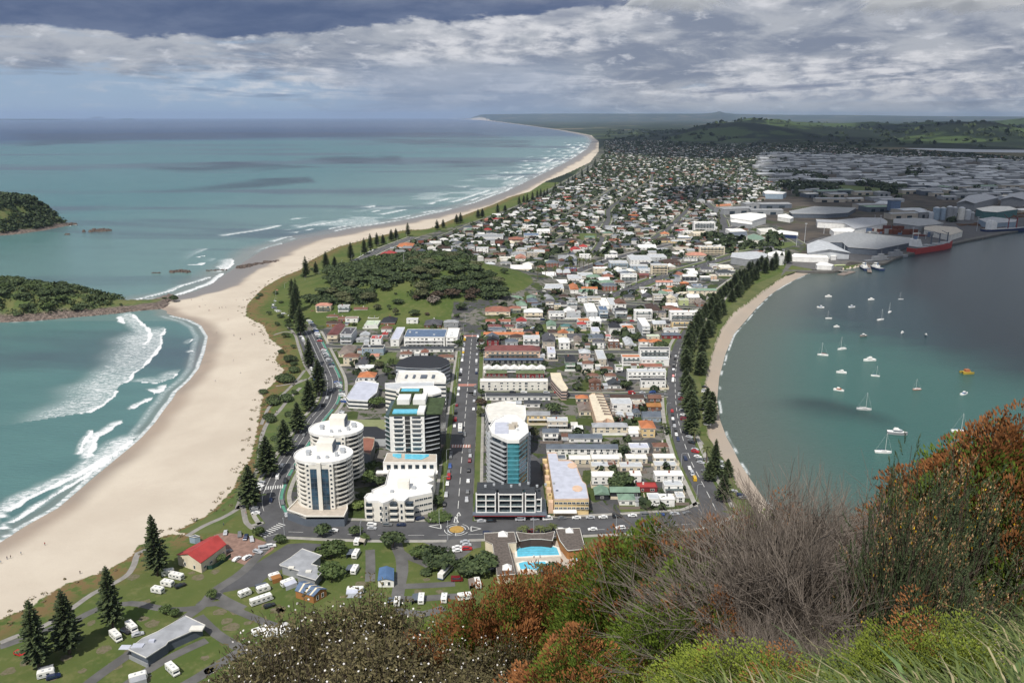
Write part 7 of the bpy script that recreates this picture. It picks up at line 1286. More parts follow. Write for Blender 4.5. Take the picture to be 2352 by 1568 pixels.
# headland trees
undergrowth('headland_undergrowth',P1[[0,1,2,3,4,5,6,18,19,20,21,22,23,24]],700,lambda a,b:h_isl(a,b,P1,hf1),4.6,L_DARK,3,6,3.6)
n = 0; hused = []
for _ in range(9000):
 x,y = rt_.uniform(P1[:,0].min()+60,P1[:,0].max()),rt_.uniform(P1[:,1].min(),P1[:,1].max()); cx = PJ(x,y,8)[0]
 if cx<-90 or cx>160: continue
 if n>=50: break
 dd = h_isl(x,y,P1,hf1)
 if dd<3.6 or dist(P1,np.array([x]),np.array([y]),True)[0]<12 or any((x-a)**2+(y-b)**2<100 for a,b in hused): continue
 n += 1; hused.append((x,y)); tree(rt_.choice(('dark','dark','mid','round')),x,y,rt_.uniform(6,9),rt_.uniform(9,12),'evergreen tree in the bush covering the near headland','tree','trees on the near headland',z=dd-.3)
for cx,cy,h,r,lab in((795,680,4,3,'small tree on the headland lawn, leftmost'),(835,675,4,2.6,'small tree on the headland lawn beside the leftmost'),(900,695,5,4.5,'middle dark tree on the headland lawn'),(950,690,6,5,'largest dark tree on the headland lawn'),(1020,680,3.6,4,'low bush at the right of the headland lawn'),(1110,695,3,2.4,'tiny bush at the tip of the headland lawn'),(700,740,6,7,'round tree at the front edge of the headland lawn'),(1597,636,8,6.4,'lone umbrella-shaped tree where the rocks meet the beach'),(1510,630,3,3.4,'low bush left of the lone umbrella tree')):
 x,y = G(*FO(cx,cy),5); tree('round',x,y,h,r,lab,z=max(2.5,h_isl(x,y,P1,hf1)))
 # far wooded island: the canopy reads as one mass
mb = MB(); rr_ = random.Random(5)
x0,y0 = P2.min(0); x1,y1 = P2.max(0); ii = 0
while ii<1250:
 x,y = rr_.uniform(max(x0,-1250),x1),rr_.uniform(y0,y1); z = h_isl(x,y,P2,hf2)
 if z<5: continue
 ii += 1; r = rr_.uniform(6,9.5); leaf_cloud(mb,x,y,z+2.5,r,r,6.5,34,2.4,rr_)
tag(mb.build('forest_canopy',leafmat('island_forest',(.022,.034,.016),(.055,.078,.03))),kind='stuff')
# ------------------------------------------------------------------ suburb houses and garden trees beyond the traced blocks
def blocked(x,y,pad=0): return any(a-pad<x<b+pad and c-pad<y<d+pad for a,b,c,d in FOOT)
SUBN = A([(1104,700),(1150,690),(1200,640),(1160,610),(1100,600),(1040,585),(900,590),(870,600),(880,588),(960,555),(1040,530),(1100,508),(1200,473),(1290,430),(1340,408),(1372,386),(1385,350),(1378,330),(1400,322),(1700,326),(1960,337),(2360,364),(2600,378),(2600,400),(2352,400),(1850,392),(1790,430),(1810,450),(1690,478),(1650,470),(1650,520),(1800,548),(1830,560),(1800,575),(1700,592),(1660,600),(1610,640),(1590,700),(1560,720),(1560,800),(1530,850),(1100,850)],LAND)
PARKS = [np.array([G(*f(*p))for p in pl])for nm,mt,z,f,pl in PATCH if nm not in('forecourt',)]
RC = [('white',15),('lightgrey',17),('grey',16),('darkgrey',12),('brown',10),('terracotta',3),('orange',1.2),('red',.6),('slate',9),('sage',3),('offwhite',6),('coral',1.5),('darkbrown',8)]
WC = [('white',34),('cream',20),('offwhite',14),('lightgrey',12),('beige',12),('brick',8)]
pick = lambda T: rp.choices([a for a,b in T],[b for a,b in T])[0]
spots = []; gx = np.arange(-1,1,1)
yy = 700.0
while yy<7000:
 sp = 16.5 if yy<1900 else 20+(yy-1900)/300; th = .10*math.sin(yy/700); xx = -700.0
 row = []
 while xx<4200:
  x,y = xx+rp.uniform(-3.5,3.5),yy+rp.uniform(-3.5,3.5)+th*xx*.3; row.append((x,y)); xx += sp*rp.uniform(.85,1.2)
 spots += row; yy += sp
SPA = np.array(spots); okm = inside(SUBN,SPA[:,0],SPA[:,1])&(SPA[:,0]<.72*SPA[:,1]); indm = inside(IND,SPA[:,0],SPA[:,1])
for P in PARKS: okm&=~inside(P,SPA[:,0],SPA[:,1])
dr = np.full(len(SPA),1e9)
for r in ROADS:
 if r[0]in('camp_road',): continue
 dr = np.minimum(dr,dist(r[7],SPA[:,0],SPA[:,1])-r[2])
okm&=dr>8; okm&=dist(INP,SPA[:,0],SPA[:,1],True)>np.where(SPA[:,1]>2500,45,22)
q = ((SPA[:,0]-DC[0])/118.0)**2+((SPA[:,1]-DC[1])/118.0)**2; okm&=q>np.where(SPA[:,0]>DC[0]+40,.80,1.25)
protoH = []
for i in range(16):
 W,D = rp.uniform(9.5,16),rp.uniform(8,12.5); st = rp.choice((1,1,2,2)); h = 2.8*st; rt2 = rp.choice(('hip','gable','flat','hip','gable')); wc,rc_ = pick(WC),('white','lightgrey','grey','darkgrey','brown','slate','lightgrey','terracotta','white','darkbrown','grey','orange','offwhite','slate','sage','brown')[i]
 wm = MB().box(-W/2,W/2,-D/2,D/2,-.2,h).mesh('wall',paint(wc)); rm_,_ = roof_mb(W,D,rt2); rm_.v = [(a-W/2,b-D/2,c)for a,b,c in rm_.v]; rmm = rm_.mesh('roof',[roofm(rc_)if rt2!='flat' else pmat('flatroof_'+rc_,PAL[rc_],.85,.12,.3),paint('offwhite')])
 protoH.append((wm,rmm,[(-W/2+W*(j+.5)/4,-D/2-.03,k*2.8+1.55)for k in range(st)for j in range(4)],h,wc,rc_,rt2,st))
cand = [(float(a),float(b))for(a,b),o_,i_ in zip(SPA,okm,indm)if o_ and not i_]; cand = [p for p in cand if not blocked(*p,8 if p[1]>900 else 4.5)]
def vis(x,y):
 u,v = PJ(x,y,LAND); return-20<u<2372
cand = [p for p in cand if vis(*p)]; cand.sort(key=lambda p:p[1]); NI = max(0,298-sum(1 for o in C.objects if o.get('category')=='house')); far = MB(); FM_IDX = {}; fmats = []
def fmi(c,flat=False):
 if c not in FM_IDX: FM_IDX[c] = len(fmats); fmats.append(pmat('far_'+c,tuple(q_*.74 for q_ in PAL[c]),.85,.14,.3))
 return FM_IDX[c]
far_trees = MB(); nh = 0; tcount = 0; TSP = []
for x,y in cand:
 rr1 = rp.random()
 if rr1<.10: TSP.append((x,y,rp.uniform(5,9),rp.uniform(5,8))); continue
 rz = rp.choice((0,0,math.pi/2))+.10*math.sin(y/700)+(.35 if(x>330 and y<1500)else 0)+rp.uniform(-.05,.05)
 if nh<NI:
  wm,rmm,wn,h,wc,rc_,rt2,st = rp.choice(protoH); r = empty('house',(x,y,LAND),rz); inst('wall',wm,r); inst('roof',rmm,r,(0,0,h)); [inst('window',window_mesh(1.8,1.25),r,q)for q in wn]; u,v = PJ(x,y,LAND)
  tag(r,f"{CN.get(wc, wc)} {ST[st]} house, {CN.get(rc_, rc_)} {RN[rt2]} roof, {zone(u, v)}",'house'); nh += 1
 else:
  W,D = rp.uniform(10,17),rp.uniform(8,12.5); h = rp.choice((3,3.2,5.6)); c,s = math.cos(rz),math.sin(rz); T = lambda a,b,z: (x+a*c-b*s,y+a*s+b*c,z); w2,d2 = W/2,D/2; z0 = LAND; z1 = LAND+h; wc = fmi(pick(WC)); rc_ = fmi(pick(RC))
  b_ = [T(-w2,-d2,z0),T(w2,-d2,z0),T(w2,d2,z0),T(-w2,d2,z0),T(-w2,-d2,z1),T(w2,-d2,z1),T(w2,d2,z1),T(-w2,d2,z1)]; far.add(b_,[(0,1,5,4),(1,2,6,5),(2,3,7,6),(3,0,4,7)],wc)
  if rp.random()<.72:
   i_ = d2*rp.choice((0,.9)); e = 1.04; rr2 = d2*.45; far.add([T(-w2*e,-d2*e,z1),T(w2*e,-d2*e,z1),T(w2*e,d2*e,z1),T(-w2*e,d2*e,z1),T(-w2*e+i_,0,z1+rr2),T(w2*e-i_,0,z1+rr2)],[(0,1,5,4),(2,3,4,5),(1,2,5),(3,0,4)],rc_)
  else: far.add([T(-w2,-d2,z1+.02),T(w2,-d2,z1+.02),T(w2,d2,z1+.02),T(-w2,d2,z1+.02)],[(0,1,2,3)],rc_)
  far.add([T(-w2*.7,-d2-.05,z0+1),T(-w2*.2,-d2-.05,z0+1),T(-w2*.2,-d2-.05,z0+2.1),T(-w2*.7,-d2-.05,z0+2.1),T(w2*.2,-d2-.05,z0+1),T(w2*.7,-d2-.05,z0+1),T(w2*.7,-d2-.05,z0+2.1),T(w2*.2,-d2-.05,z0+2.1)],[(0,1,2,3),(4,5,6,7)],fmi('black'))
  nh += 1
 for _ in range(rp.choice((1,2,2)if y<2000 else(1,2,3))): TSP.append((x+rp.uniform(-13,13),y+rp.uniform(-12,12),rp.uniform(3.5,8.5),rp.uniform(2.6,5.6)*(1 if y<2600 else 1.5)))
tag(far.build('distant_houses',fmats),kind='stuff')
# industrial sheds beyond the port
ic = [(float(a),float(b))for(a,b),i_ in zip(SPA,indm)if i_]; ic = [p for p in ic if p[1]>(1250 if p[0]<330 else(2050 if rp.random()<.8 else 1500))and vis(*p)and not blocked(*p,12)and not any(inside(P,np.array([p[0]]),np.array([p[1]]))[0]for P in PARKS)and rp.random()<.2]
ic.sort(key=lambda p:p[1]); fs = MB()
for i,(x,y)in enumerate(ic):
 W,D,h = rp.uniform(22,70),rp.uniform(18,40),rp.uniform(6,11); wc = rp.choice(('lightgrey','grey','grey','slate','beige')); rc_ = rp.choices(('silver','lightgrey','white','grey','sage','offwhite'),(30,12,5,42,4,5))[0]; rz = rp.uniform(-.15,.35)
 if blocked(x,y,20): continue
 FOOT.append((x-W*.4,x+W*.4,y-D*.4,y+D*.4))
 if i<90:
  m = MB().box(-W/2,W/2,-D/2,D/2,0,h); m.box(-W*.3,-W*.12,-D/2-.1,-D/2,0,h*.6,1); m.box(W*.1,W*.28,-D/2-.1,-D/2,0,h*.6,1); r = empty('warehouse',(x,y,LAND),rz); m.build('wall',[paint(wc),GLASS],r); rm_,_ = roof_mb(W,D,'gable'); rm_.v = [(a-W/2,b-D/2,c*.5)for a,b,c in rm_.v]; rm_.build('roof',[roofm(rc_),paint('offwhite')],r,loc=(0,0,h))
  tag(r,f"{CN.get(wc, wc)} warehouse, {CN.get(rc_, rc_)} low roof, in the industrial area",'warehouse')
 else:
  c,s = math.cos(rz),math.sin(rz); T = lambda a,b,z: (x+a*c-b*s,y+a*s+b*c,z); w2,d2 = W/2,D/2; z1 = LAND+h
  fs.add([T(-w2,-d2,0),T(w2,-d2,0),T(w2,d2,0),T(-w2,d2,0),T(-w2,-d2,z1),T(w2,-d2,z1),T(w2,d2,z1),T(-w2,d2,z1)],[(0,1,5,4),(1,2,6,5),(2,3,7,6),(3,0,4,7)],0); fs.add([T(-w2,-d2,z1),T(w2,-d2,z1),T(w2,d2,z1),T(-w2,d2,z1),T(-w2,0,z1+2),T(w2,0,z1+2)],[(0,1,5,4),(2,3,4,5),(1,2,5),(3,0,4)],1+i%3)
if fs.v: tag(fs.build('distant_warehouses',[paint('grey'),roofm('silver'),roofm('grey'),roofm('lightgrey')]),kind='stuff')
# garden and street trees
for x,y in cand[:1]: pass
for f,cx0,cx1,cy0,cy1,n in((FA,450,2300,250,1500,30),(FB,20,2100,60,1500,34),(FC,20,1650,20,1500,26),(FE,150,2300,330,1350,34),(FD,20,950,950,1350,10)):
 for _ in range(n): x,y = G(*f(rt_.uniform(cx0,cx1),rt_.uniform(cy0,cy1))); TSP.append((x,y,rt_.uniform(3,6),rt_.uniform(1.8,3.6)))
for P_,n,hh in((A([(1640,548),(1690,545),(1760,552),(1800,562),(1760,575),(1690,570),(1640,566)],LAND),60,8),(A([FM(50,365),FM(130,350),FM(260,370),FM(370,400),FM(300,430),FM(240,470),FM(120,430)],LAND),40,10),(A([FM(510,370),FM(600,340),FM(660,350),FM(650,390),FM(560,410)],LAND),24,10),(A([FP(610,1290),FP(800,1310),FP(1080,1330),FP(1060,1280),FP(900,1270),FP(700,1250)],LAND),110,14),(A([FP(540,1190),FP(780,1210),FP(990,1250),FP(980,1220),FP(800,1180)],LAND),80,13),(A([FP(1090,1260),FP(1560,1310),FP(1570,1290),FP(1200,1245)],LAND),60,12),(A([FP(1380,1330),FP(1440,1330),FP(1440,1300),FP(1390,1300)],LAND),14,14),(A([FP(1510,1200),FP(1620,1210),FP(1620,1180),FP(1520,1170)],LAND),16,14),(A([FP(0,960),FP(500,960),FP(640,1000),FP(640,1090),FP(480,1120),FP(0,1080)],LAND),260,11),(A([FP(640,1010),FP(980,1030),FP(1250,1040),FP(1500,1055),FP(2200,1090),FP(1980,1060),FP(1400,1030),FP(900,1010)],LAND),170,12)):
 x0,y0 = P_.min(0); x1,y1 = P_.max(0); k = 0
 for _ in range(n*20):
  if k>=n: break
  x,y = rt_.uniform(x0,x1),rt_.uniform(y0,y1)
  if inside(P_,np.array([x]),np.array([y]))[0]: TSP.append((x,y,hh*rt_.uniform(.7,1.2),hh*rt_.uniform(.5,.8))); k += 1
for _ in range(2200):
 x,y = rt_.uniform(300,5200),rt_.uniform(1500,5200)
 if inside(IND,np.array([x]),np.array([y]))[0]and float(vnoise(np.array([x]),np.array([y]),1/160.,56,2)[0])>.5: TSP.append((x,y,rt_.uniform(5,11),rt_.uniform(5,10)))
TSP = [t for t in TSP if vis(t[0],t[1])and not(road_at(t[0],t[1],.5)if t[1]<1700 else False)and not blocked(t[0],t[1],-1.5 if t[1]<2600 else-3)]
have = sum(1 for o in C.objects if o.get('category')=='tree'); TSP.sort(key=lambda t:t[1]/t[2]); NT_ = max(0,296-have)
lowc = [leafmat('far_leaves',(.022,.034,.016),(.052,.072,.028),var=0)]
print('TREES',have,'NT',NT_,'houses',len(cand),'TSP',len(TSP),'nT',nT)
for i,(x,y,h,r)in enumerate(TSP):
 if i<NT_: k = rt_.choices(('dark','mid','olive','red','light'),(40,30,18,6,6))[0]; u,v = PJ(x,y,LAND); tree(k,x,y,h,r,{'dark':'dark green','mid':'mid green','olive':'olive','red':'reddish','light':'light green'}[k]+' garden tree, '+zone(u,v))
 else: leaf_cloud(far_trees,x,y,LAND+h*.5,r,r,h*.5,16 if y<2500 else 9,r*.62,rt_)
tag(far_trees.build('distant_trees',lowc),kind='stuff')
# far shelter belts on the plain and hills
mb = MB()
for _ in range(1500):
 d = rt_.uniform(5200,12500); u = rt_.uniform(1380,2400); x = (u-1176)/F/CP*d; y = d
 if not inside(INP,np.array([x]),np.array([y]))[0]: continue
 n_ = float(vnoise(np.array([x]),np.array([y]),1/500.,55,3)[0])
 if n_<.5: continue
 z = gz(x,y); leaf_cloud(mb,x,y,z+5,24,14,10,5,17,rt_)
tag(mb.build('far_tree_belts',lowc),kind='stuff')
# dune scrub (uncountable)
mb = MB()
IQ = smooth_line([(a,b)for a,b in INP[1:46]],3.0)
for k,p in enumerate(IQ):
 if p.y>1500: break
 for _ in range(3 if p.y<700 else 2):
  q = p+Vector((rt_.uniform(-7,7),rt_.uniform(-5,5),0)); r = rt_.uniform(.6,1.8)
  if rt_.random()<.35: leaf_cloud(mb,q.x,q.y,LAND+.2,r,r,r*.5,14,.35,rt_)
tag(mb.build('dune_scrub',leafmat('dune_scrub',(.11,.10,.05),(.20,.16,.09))),kind='stuff')
# ================================================================== people
def person_mesh(shirt,trousers,pose=0):
 V = [(0,0,.92),(0,0,1.15),(0,0,1.38),(0,0,1.50),(0,.02,1.62),(0,.02,1.74),(.17,0,1.38),(.24,.03,1.12),(.25,.12,.88),(-.17,0,1.38),(-.24,-.02,1.12),(-.25,.06,.88),(.09,.0,.88),(.10,.10 if pose else .02,.48),(.10,.02 if pose else 0,.06),(.10,.16,.03),(-.09,0,.88),(-.10,-.06 if pose else .02,.48),(-.10,-.2 if pose else 0,.08),(-.10,-.06 if pose else .14,.03)]
 Eg = [(0,1),(1,2),(2,3),(3,4),(4,5),(2,6),(6,7),(7,8),(2,9),(9,10),(10,11),(0,12),(12,13),(13,14),(14,15),(0,16),(16,17),(17,18),(18,19)]
 Rr = [.15,.14,.17,.06,.10,.09,.07,.05,.04,.07,.05,.04,.10,.075,.05,.045,.10,.075,.05,.045]
 me = bpy.data.meshes.new('person'); me.from_pydata(V,Eg,[]); o = bpy.data.objects.new('tmp',me); C.objects.link(o); o.modifiers.new('s','SKIN')
 for i,sv in enumerate(me.skin_vertices[0].data): sv.radius = (Rr[i],Rr[i]); sv.use_root = (i==0)
 ss = o.modifiers.new('u','SUBSURF'); ss.levels = ss.render_levels = 1; dg = bpy.context.evaluated_depsgraph_get(); nm = bpy.data.meshes.new_from_object(o.evaluated_get(dg)); nm.name = 'person'; bpy.data.objects.remove(o)
 for m in(pmat('skin',(.42,.26,.19),.6,.05),pmat('cloth_'+shirt,PAL[shirt],.85,.1),pmat('cloth_'+trousers,PAL[trousers],.85,.1),pmat('hair',(.04,.028,.02),.8)): nm.materials.append(m)
 for p in nm.polygons:
  z = p.center.z; x = abs(p.center.x); p.material_index = 3 if z>1.70 or(z>1.60 and p.center.y<-.02)else(0 if z>1.46 or(x>.2 and z<1.16)else(1 if z>.93 else(2 if z>.1 else 3)))
 return nm
PM = [(person_mesh(a,b,i%2),a,b)for i,(a,b)in enumerate((('slate','navy'),('white','black'),('red','slate'),('black','black'),('lightblue','beige')))]
def person(x,y,where,group,z=None):
 me,a,b = rt_.choice(PM); o = inst('person',me,None,(x,y,(LAND if z is None else z)),rt_.uniform(0,6.28),(1,1,1)); tag(o,f"person in {CN.get(a, a)} top, {CN.get(b, b)} trousers, {where}",'person',group)
def sand_z(x,y): return float(np.clip(dist(A(WL,.3),np.array([x]),np.array([y]))[0]*.055,.02,LAND-.05))
for l in([(1760,650),(1860,650),(1830,708),(1838,710),(1915,740),(1922,742),(2015,725),(2040,722),(2075,722),(2095,825),(1990,935),(2145,965),(2150,968),(2205,1000),(2318,966),(2338,966),(2142,1195),(2208,1315),(1978,1385),(2235,655),(2170,655),(1885,695)],):
 for p in l:
  x,y = G(*FO(*p)); person(x,y,'on the sand by the headland','people on the beach',sand_z(x,y))
for p in[(185,402),(398,322),(5,480),(60,440),(92,432),(715,595),(1735,130),(1750,128)]:
 x,y = G(*FJ(*p)); person(x,y,'on the lower left beach','people on the beach',sand_z(x,y))
for f,p in[(FK,(70,128)),(FK,(88,125)),(FK,(440,18)),(FK,(478,22)),(FK,(530,70)),(FK,(330,165)),(FK,(700,300)),(FN,(490,1435)),(FN,(505,1435)),(FH,(92,385)),(FH,(100,390)),(FH,(262,122)),(FH,(278,122)),(FL,(1700,410)),(FL,(1712,425)),(FL,(1430,455)),(FL,(1485,455))]:
 x,y = G(*f(*p)); person(x,y,'on a path','people on paths',LAND+.07)
for p in[(110,967),(135,967),(5,1000),(30,655),(66,655)]: x,y = G(*FN(*p)); person(x,y,'on sand below the promenade','people on the beach',sand_z(x,y))
# ================================================================== the hillside the camera stands on
SIL = [(-900,1800),(300,1700),(430,1600),(480,1568),(560,1520),(640,1440),(690,1392),(760,1398),(830,1372),(860,1345),(900,1398),(1000,1420),(1050,1400),(1110,1345),(1200,1322),(1290,1290),(1350,1268),(1400,1232),(1480,1205),(1540,1192),(1600,1200),(1650,1195),(1700,1160),(1740,1140),(1770,1090),(1850,1052),(1920,1070),(2000,1082),(2060,1075),(2130,1080),(2180,1040),(2220,1000),(2280,965),(2330,942),(2352,940),(2600,900),(3400,860)]
def tau(u,v): return EYE-zat(u,v,1.0)
SU = np.array([s[0]for s in SIL],float); ST_ = np.array([tau(*s)for s in SIL]); SX_ = (SU-1176)/F/.90
EYEH = 1.6
def hill_z(x,y):
 x = np.asarray(x,float); y = np.asarray(y,float); r = np.hypot(x,y)+1e-6; tx = x/np.maximum(y,.15*r+.01); k = np.interp(tx,SX_,ST_)+.15
 ks = (np.interp(tx-.05,SX_,ST_)+np.interp(tx+.05,SX_,ST_))/2+.15; k = np.minimum(np.maximum(k,ks),1.2)
 back = np.clip(-y/r,0,1); k = k*(1-back)+.1*back
 z = EYE-EYEH-np.minimum(r,26)*k-np.maximum(r-26,0)*np.maximum(k+.12,.86)
 z += (vnoise(x+500,y+500,.25,71,3)-.5)*np.clip(r/12,.2,1.0)*.9+(vnoise(x+500,y+500,.03,72,3)-.5)*np.clip((r-40)/40,0,1)*6
 return z
az = np.linspace(-2.2,2.2,260); rr = np.concatenate([np.linspace(.3,40,130),np.linspace(41,300,90)]); AZ,RR = np.meshgrid(az,rr); HX,HY = RR*np.sin(AZ),RR*np.cos(AZ); HZ = np.maximum(hill_z(HX,HY),-3)
hm = bpy.data.materials.new('hillside'); hm.use_nodes = True; t = NT(hm.node_tree); b = t.n['Principled BSDF']; g = t.node('ShaderNodeNewGeometry').outputs['Position']
c = t.mix(t.ss(t.noise(g,1.4,5),.35,.65),(.055,.062,.02),(.10,.095,.04)); t.link(t.mix(t.ss(t.noise(g,.06,4),.45,.6),c,(.04,.055,.02)),b.inputs['Base Color']); b.inputs['Roughness'].default_value = .95
bn = t.node('ShaderNodeBump'); bn.inputs['Distance'].default_value = .15; t.link(t.noise(g,5,4),bn.inputs['Height']); t.link(bn.outputs[0],b.inputs['Normal'])
tag(grid_mesh('hillside',HX,HY,HZ,{},hm),kind='structure')
def vcol(name,A_,B_,rough=.75,trans=0.0):
 m = bpy.data.materials.new(name); m.use_nodes = True; t = NT(m.node_tree); b = t.n['Principled BSDF']; geo = t.node('ShaderNodeNewGeometry'); oi = t.node('ShaderNodeObjectInfo')
 hs = t.node('ShaderNodeHueSaturation'); t.link(t.mix(geo.outputs['Random Per Island'],A_,B_),hs.inputs['Color']); t.link(t.m('ADD',.85,t.m('MULTIPLY',oi.outputs['Random'],.3)),hs.inputs['Value']); t.link(hs.outputs[0],b.inputs['Base Color'])
 b.inputs['Roughness'].default_value = rough; b.inputs['Specular IOR Level'].default_value = .2; return m
F_GREEN = vcol('heath_green',(.042,.074,.010),(.135,.190,.024)); F_RUST = vcol('heath_rust',(.13,.052,.020),(.30,.125,.042)); F_BRIGHT = vcol('heath_bright',(.075,.105,.013),(.20,.24,.032)); F_TWIG = vcol('dead_twig',(.085,.070,.058),(.235,.20,.17)); F_STEM = vcol('dark_stem',(.05,.038,.03),(.11,.085,.065)); F_MAN = vcol('manuka_leaf',(.045,.042,.018),(.16,.135,.065))
F_WHITE = vcol('white_petal',(.75,.72,.70),(.85,.82,.80)); F_GORSE = vcol('gorse_spine',(.035,.055,.025),(.10,.13,.06)); F_CREAM = vcol('spent_flower',(.27,.15,.07),(.50,.34,.19)); F_YEL = vcol('gorse_flower',(.65,.36,.02),(.85,.55,.03)); F_DRY = vcol('dry_blade',(.22,.19,.10),(.36,.32,.19)); F_BLADE = vcol('grass_blade',(.045,.07,.018),(.145,.18,.055)); F_FLAX = vcol('flax_blade',(.06,.11,.03),(.16,.24,.09),.4)
class TB:
 def __init__(s): s.v = []; s.n = []; s.mi = []
 def tri(s,a,b,c,m=0): s.v += (a,b,c); s.n.append(3); s.mi.append(m)
 def quad(s,a,b,c,d,m=0): s.v += (a,b,c,d); s.n.append(4); s.mi.append(m)
 def mesh(s,name,mats):
  me = bpy.data.meshes.new(name); co = np.array([tuple(p)for p in s.v],np.float32); n = np.array(s.n,np.int32); st = np.concatenate([[0],np.cumsum(n)[:-1]]).astype(np.int32)
  me.vertices.add(len(co)); me.vertices.foreach_set('co',co.ravel()); me.loops.add(len(co)); me.loops.foreach_set('vertex_index',np.arange(len(co),dtype=np.int32)); me.polygons.add(len(n)); me.polygons.foreach_set('loop_start',st); me.polygons.foreach_set('loop_total',n)
  for m in mats: me.materials.append(m)
  me.polygons.foreach_set('material_index',np.array(s.mi,np.int32)); me.update(calc_edges=True); return me
def stick(tb,p,q,w,m=0):
 d = (q-p); s = d.orthogonal().normalized(); s2 = d.cross(s).normalized()
 for e in(s,s2): tb.quad(p-e*w,p+e*w,q+e*w*.6,q-e*w*.6,m)
def sprig(tb,p,d,L,m,rnd,nn=15,ln=.052,w=.0095):
 s = d.orthogonal().normalized(); s2 = d.cross(s).normalized()
 for i in range(nn):
  t_ = (i+rnd.random())/nn; a = rnd.uniform(0,6.283); o = s*math.cos(a)+s2*math.sin(a); b = p+d*(L*t_); l = ln*(1.1-.4*t_); tip = b+(o*.62+d*.8)*l; q = d.cross(o)*w; tb.tri(b-q,b+q,tip,m)
def heath(seed,rust,base=0,nb=70,H=3.0,R_=1.5,per=290,ls=.86):
 """dome of soft upright plumes, each packed with short needle leaves"""
 rnd = random.Random(seed); tb = TB(); tw = TB()
 for i in range(nb):
  a = rnd.uniform(0,6.283); l = (i/nb)**.55; x,y = math.cos(a)*R_*l,math.sin(a)*R_*l; zt = H*(1-.62*l*l)*rnd.uniform(.78,1.05); c = Vector((x,y,zt)); out = Vector((x,y,.9)).normalized(); isr = rnd.random()<rust; pr = rnd.uniform(.20,.34); ph = rnd.uniform(.45,.8)
  prev = Vector((0,0,0))
  for j in range(1,4): q = Vector((x,y,zt-ph))*(j/3)+Vector((0,0,.12*(j<3))); stick(tw,prev,q,.02-.004*j,0); prev = q
  for k in range(per):
   t_ = rnd.random(); wd = pr*math.sin(math.pi*min(1,.12+.88*(1-t_)))**.7; g1 = rnd.uniform(0,6.283); rr_ = wd*rnd.random()**.4; p = c+Vector((math.cos(g1)*rr_,math.sin(g1)*rr_,-ph+ph*t_)); d = (out+Vector((math.cos(g1),math.sin(g1),rnd.uniform(0,1.2)))*.9).normalized(); s = d.orthogonal().normalized(); s = (s*math.cos(g1)+d.cross(s)*math.sin(g1))*rnd.uniform(.011,.019)*ls
   L = rnd.uniform(.045,.085)*ls; m = 1 if(isr and t_>rnd.uniform(.15,.6))else base; tb.quad(p-s*.5,p+d*L*.5-s,p+d*L,p+d*L*.5+s,m)
 return tb.mesh('foliage',[F_GREEN,F_RUST,F_BRIGHT]),tw.mesh('stem',[F_STEM])
def dead(seed,H=2.4,n0=12,depth=4):
 rnd = random.Random(seed); tb = TB()
 def grow(p,d,L,w,k):
  q = p+d*L; stick(tb,p,q,w,0)
  if k ==0: return
  for _ in range(rnd.choice((2,3,3,4))if k>1 else rnd.choice((4,5,6))):
   e = (d+Vector((rnd.gauss(0,.42),rnd.gauss(0,.42),rnd.gauss(.12,.28)))).normalized(); grow(p.lerp(q,rnd.uniform(.35,1)),e,L*rnd.uniform(.55,.85),max(.0019,w*.55),k-1)
 for i in range(n0): a = rnd.uniform(0,6.283); l = rnd.uniform(.05,.6); grow(Vector((0,0,0)),Vector((math.cos(a)*l,math.sin(a)*l,1)).normalized(),H*rnd.uniform(.28,.42),.013,depth)
 return tb.mesh('bare_branches',[F_TWIG])
def manuka(seed,H=2.6,R_=1.25,n=420):
 rnd = random.Random(seed); tb = TB(); tw = TB(); fl = TB()
 for i in range(n):
  a = rnd.uniform(0,6.283); l = rnd.random()**.6; top = Vector((math.cos(a)*R_*l,math.sin(a)*R_*l,H*(1-.5*l*l)*rnd.uniform(.55,1.04))); p0 = top*.55; p0.z = top.z-rnd.uniform(.3,.7); stick(tw,p0,top,.005,0); d = (top-p0).normalized()
  for k in range(26):
   t_ = rnd.random(); p = p0.lerp(top,t_)+Vector((rnd.gauss(0,.06),rnd.gauss(0,.06),rnd.gauss(0,.05))); o = Vector((rnd.gauss(0,1),rnd.gauss(0,1),rnd.gauss(.4,.8))).normalized(); s = o.orthogonal().normalized()*rnd.uniform(.007,.013); L = rnd.uniform(.03,.06); tb.quad(p-s,p+s,p+s*.6+o*L,p-s*.6+o*L,0)
  if rnd.random()<.17:
   for _ in range(rnd.choice((1,1,2,3))):
    c = top+Vector((rnd.gauss(0,.07),rnd.gauss(0,.07),rnd.gauss(0,.06))); nrm = Vector((rnd.gauss(0,.5),rnd.gauss(-.5,.5),rnd.uniform(.3,1))).normalized(); s = nrm.orthogonal().normalized(); s2 = nrm.cross(s)
    for k in range(5): an = k*1.2566+.3; dd = s*math.cos(an)+s2*math.sin(an); e = s*math.cos(an+1.57)+s2*math.sin(an+1.57); fl.quad(c,c+dd*.008+e*.005,c+dd*.014,c+dd*.008-e*.005,0)
 return tb.mesh('foliage',[F_MAN]),tw.mesh('stem',[F_STEM]),fl.mesh('blossom',[F_WHITE])
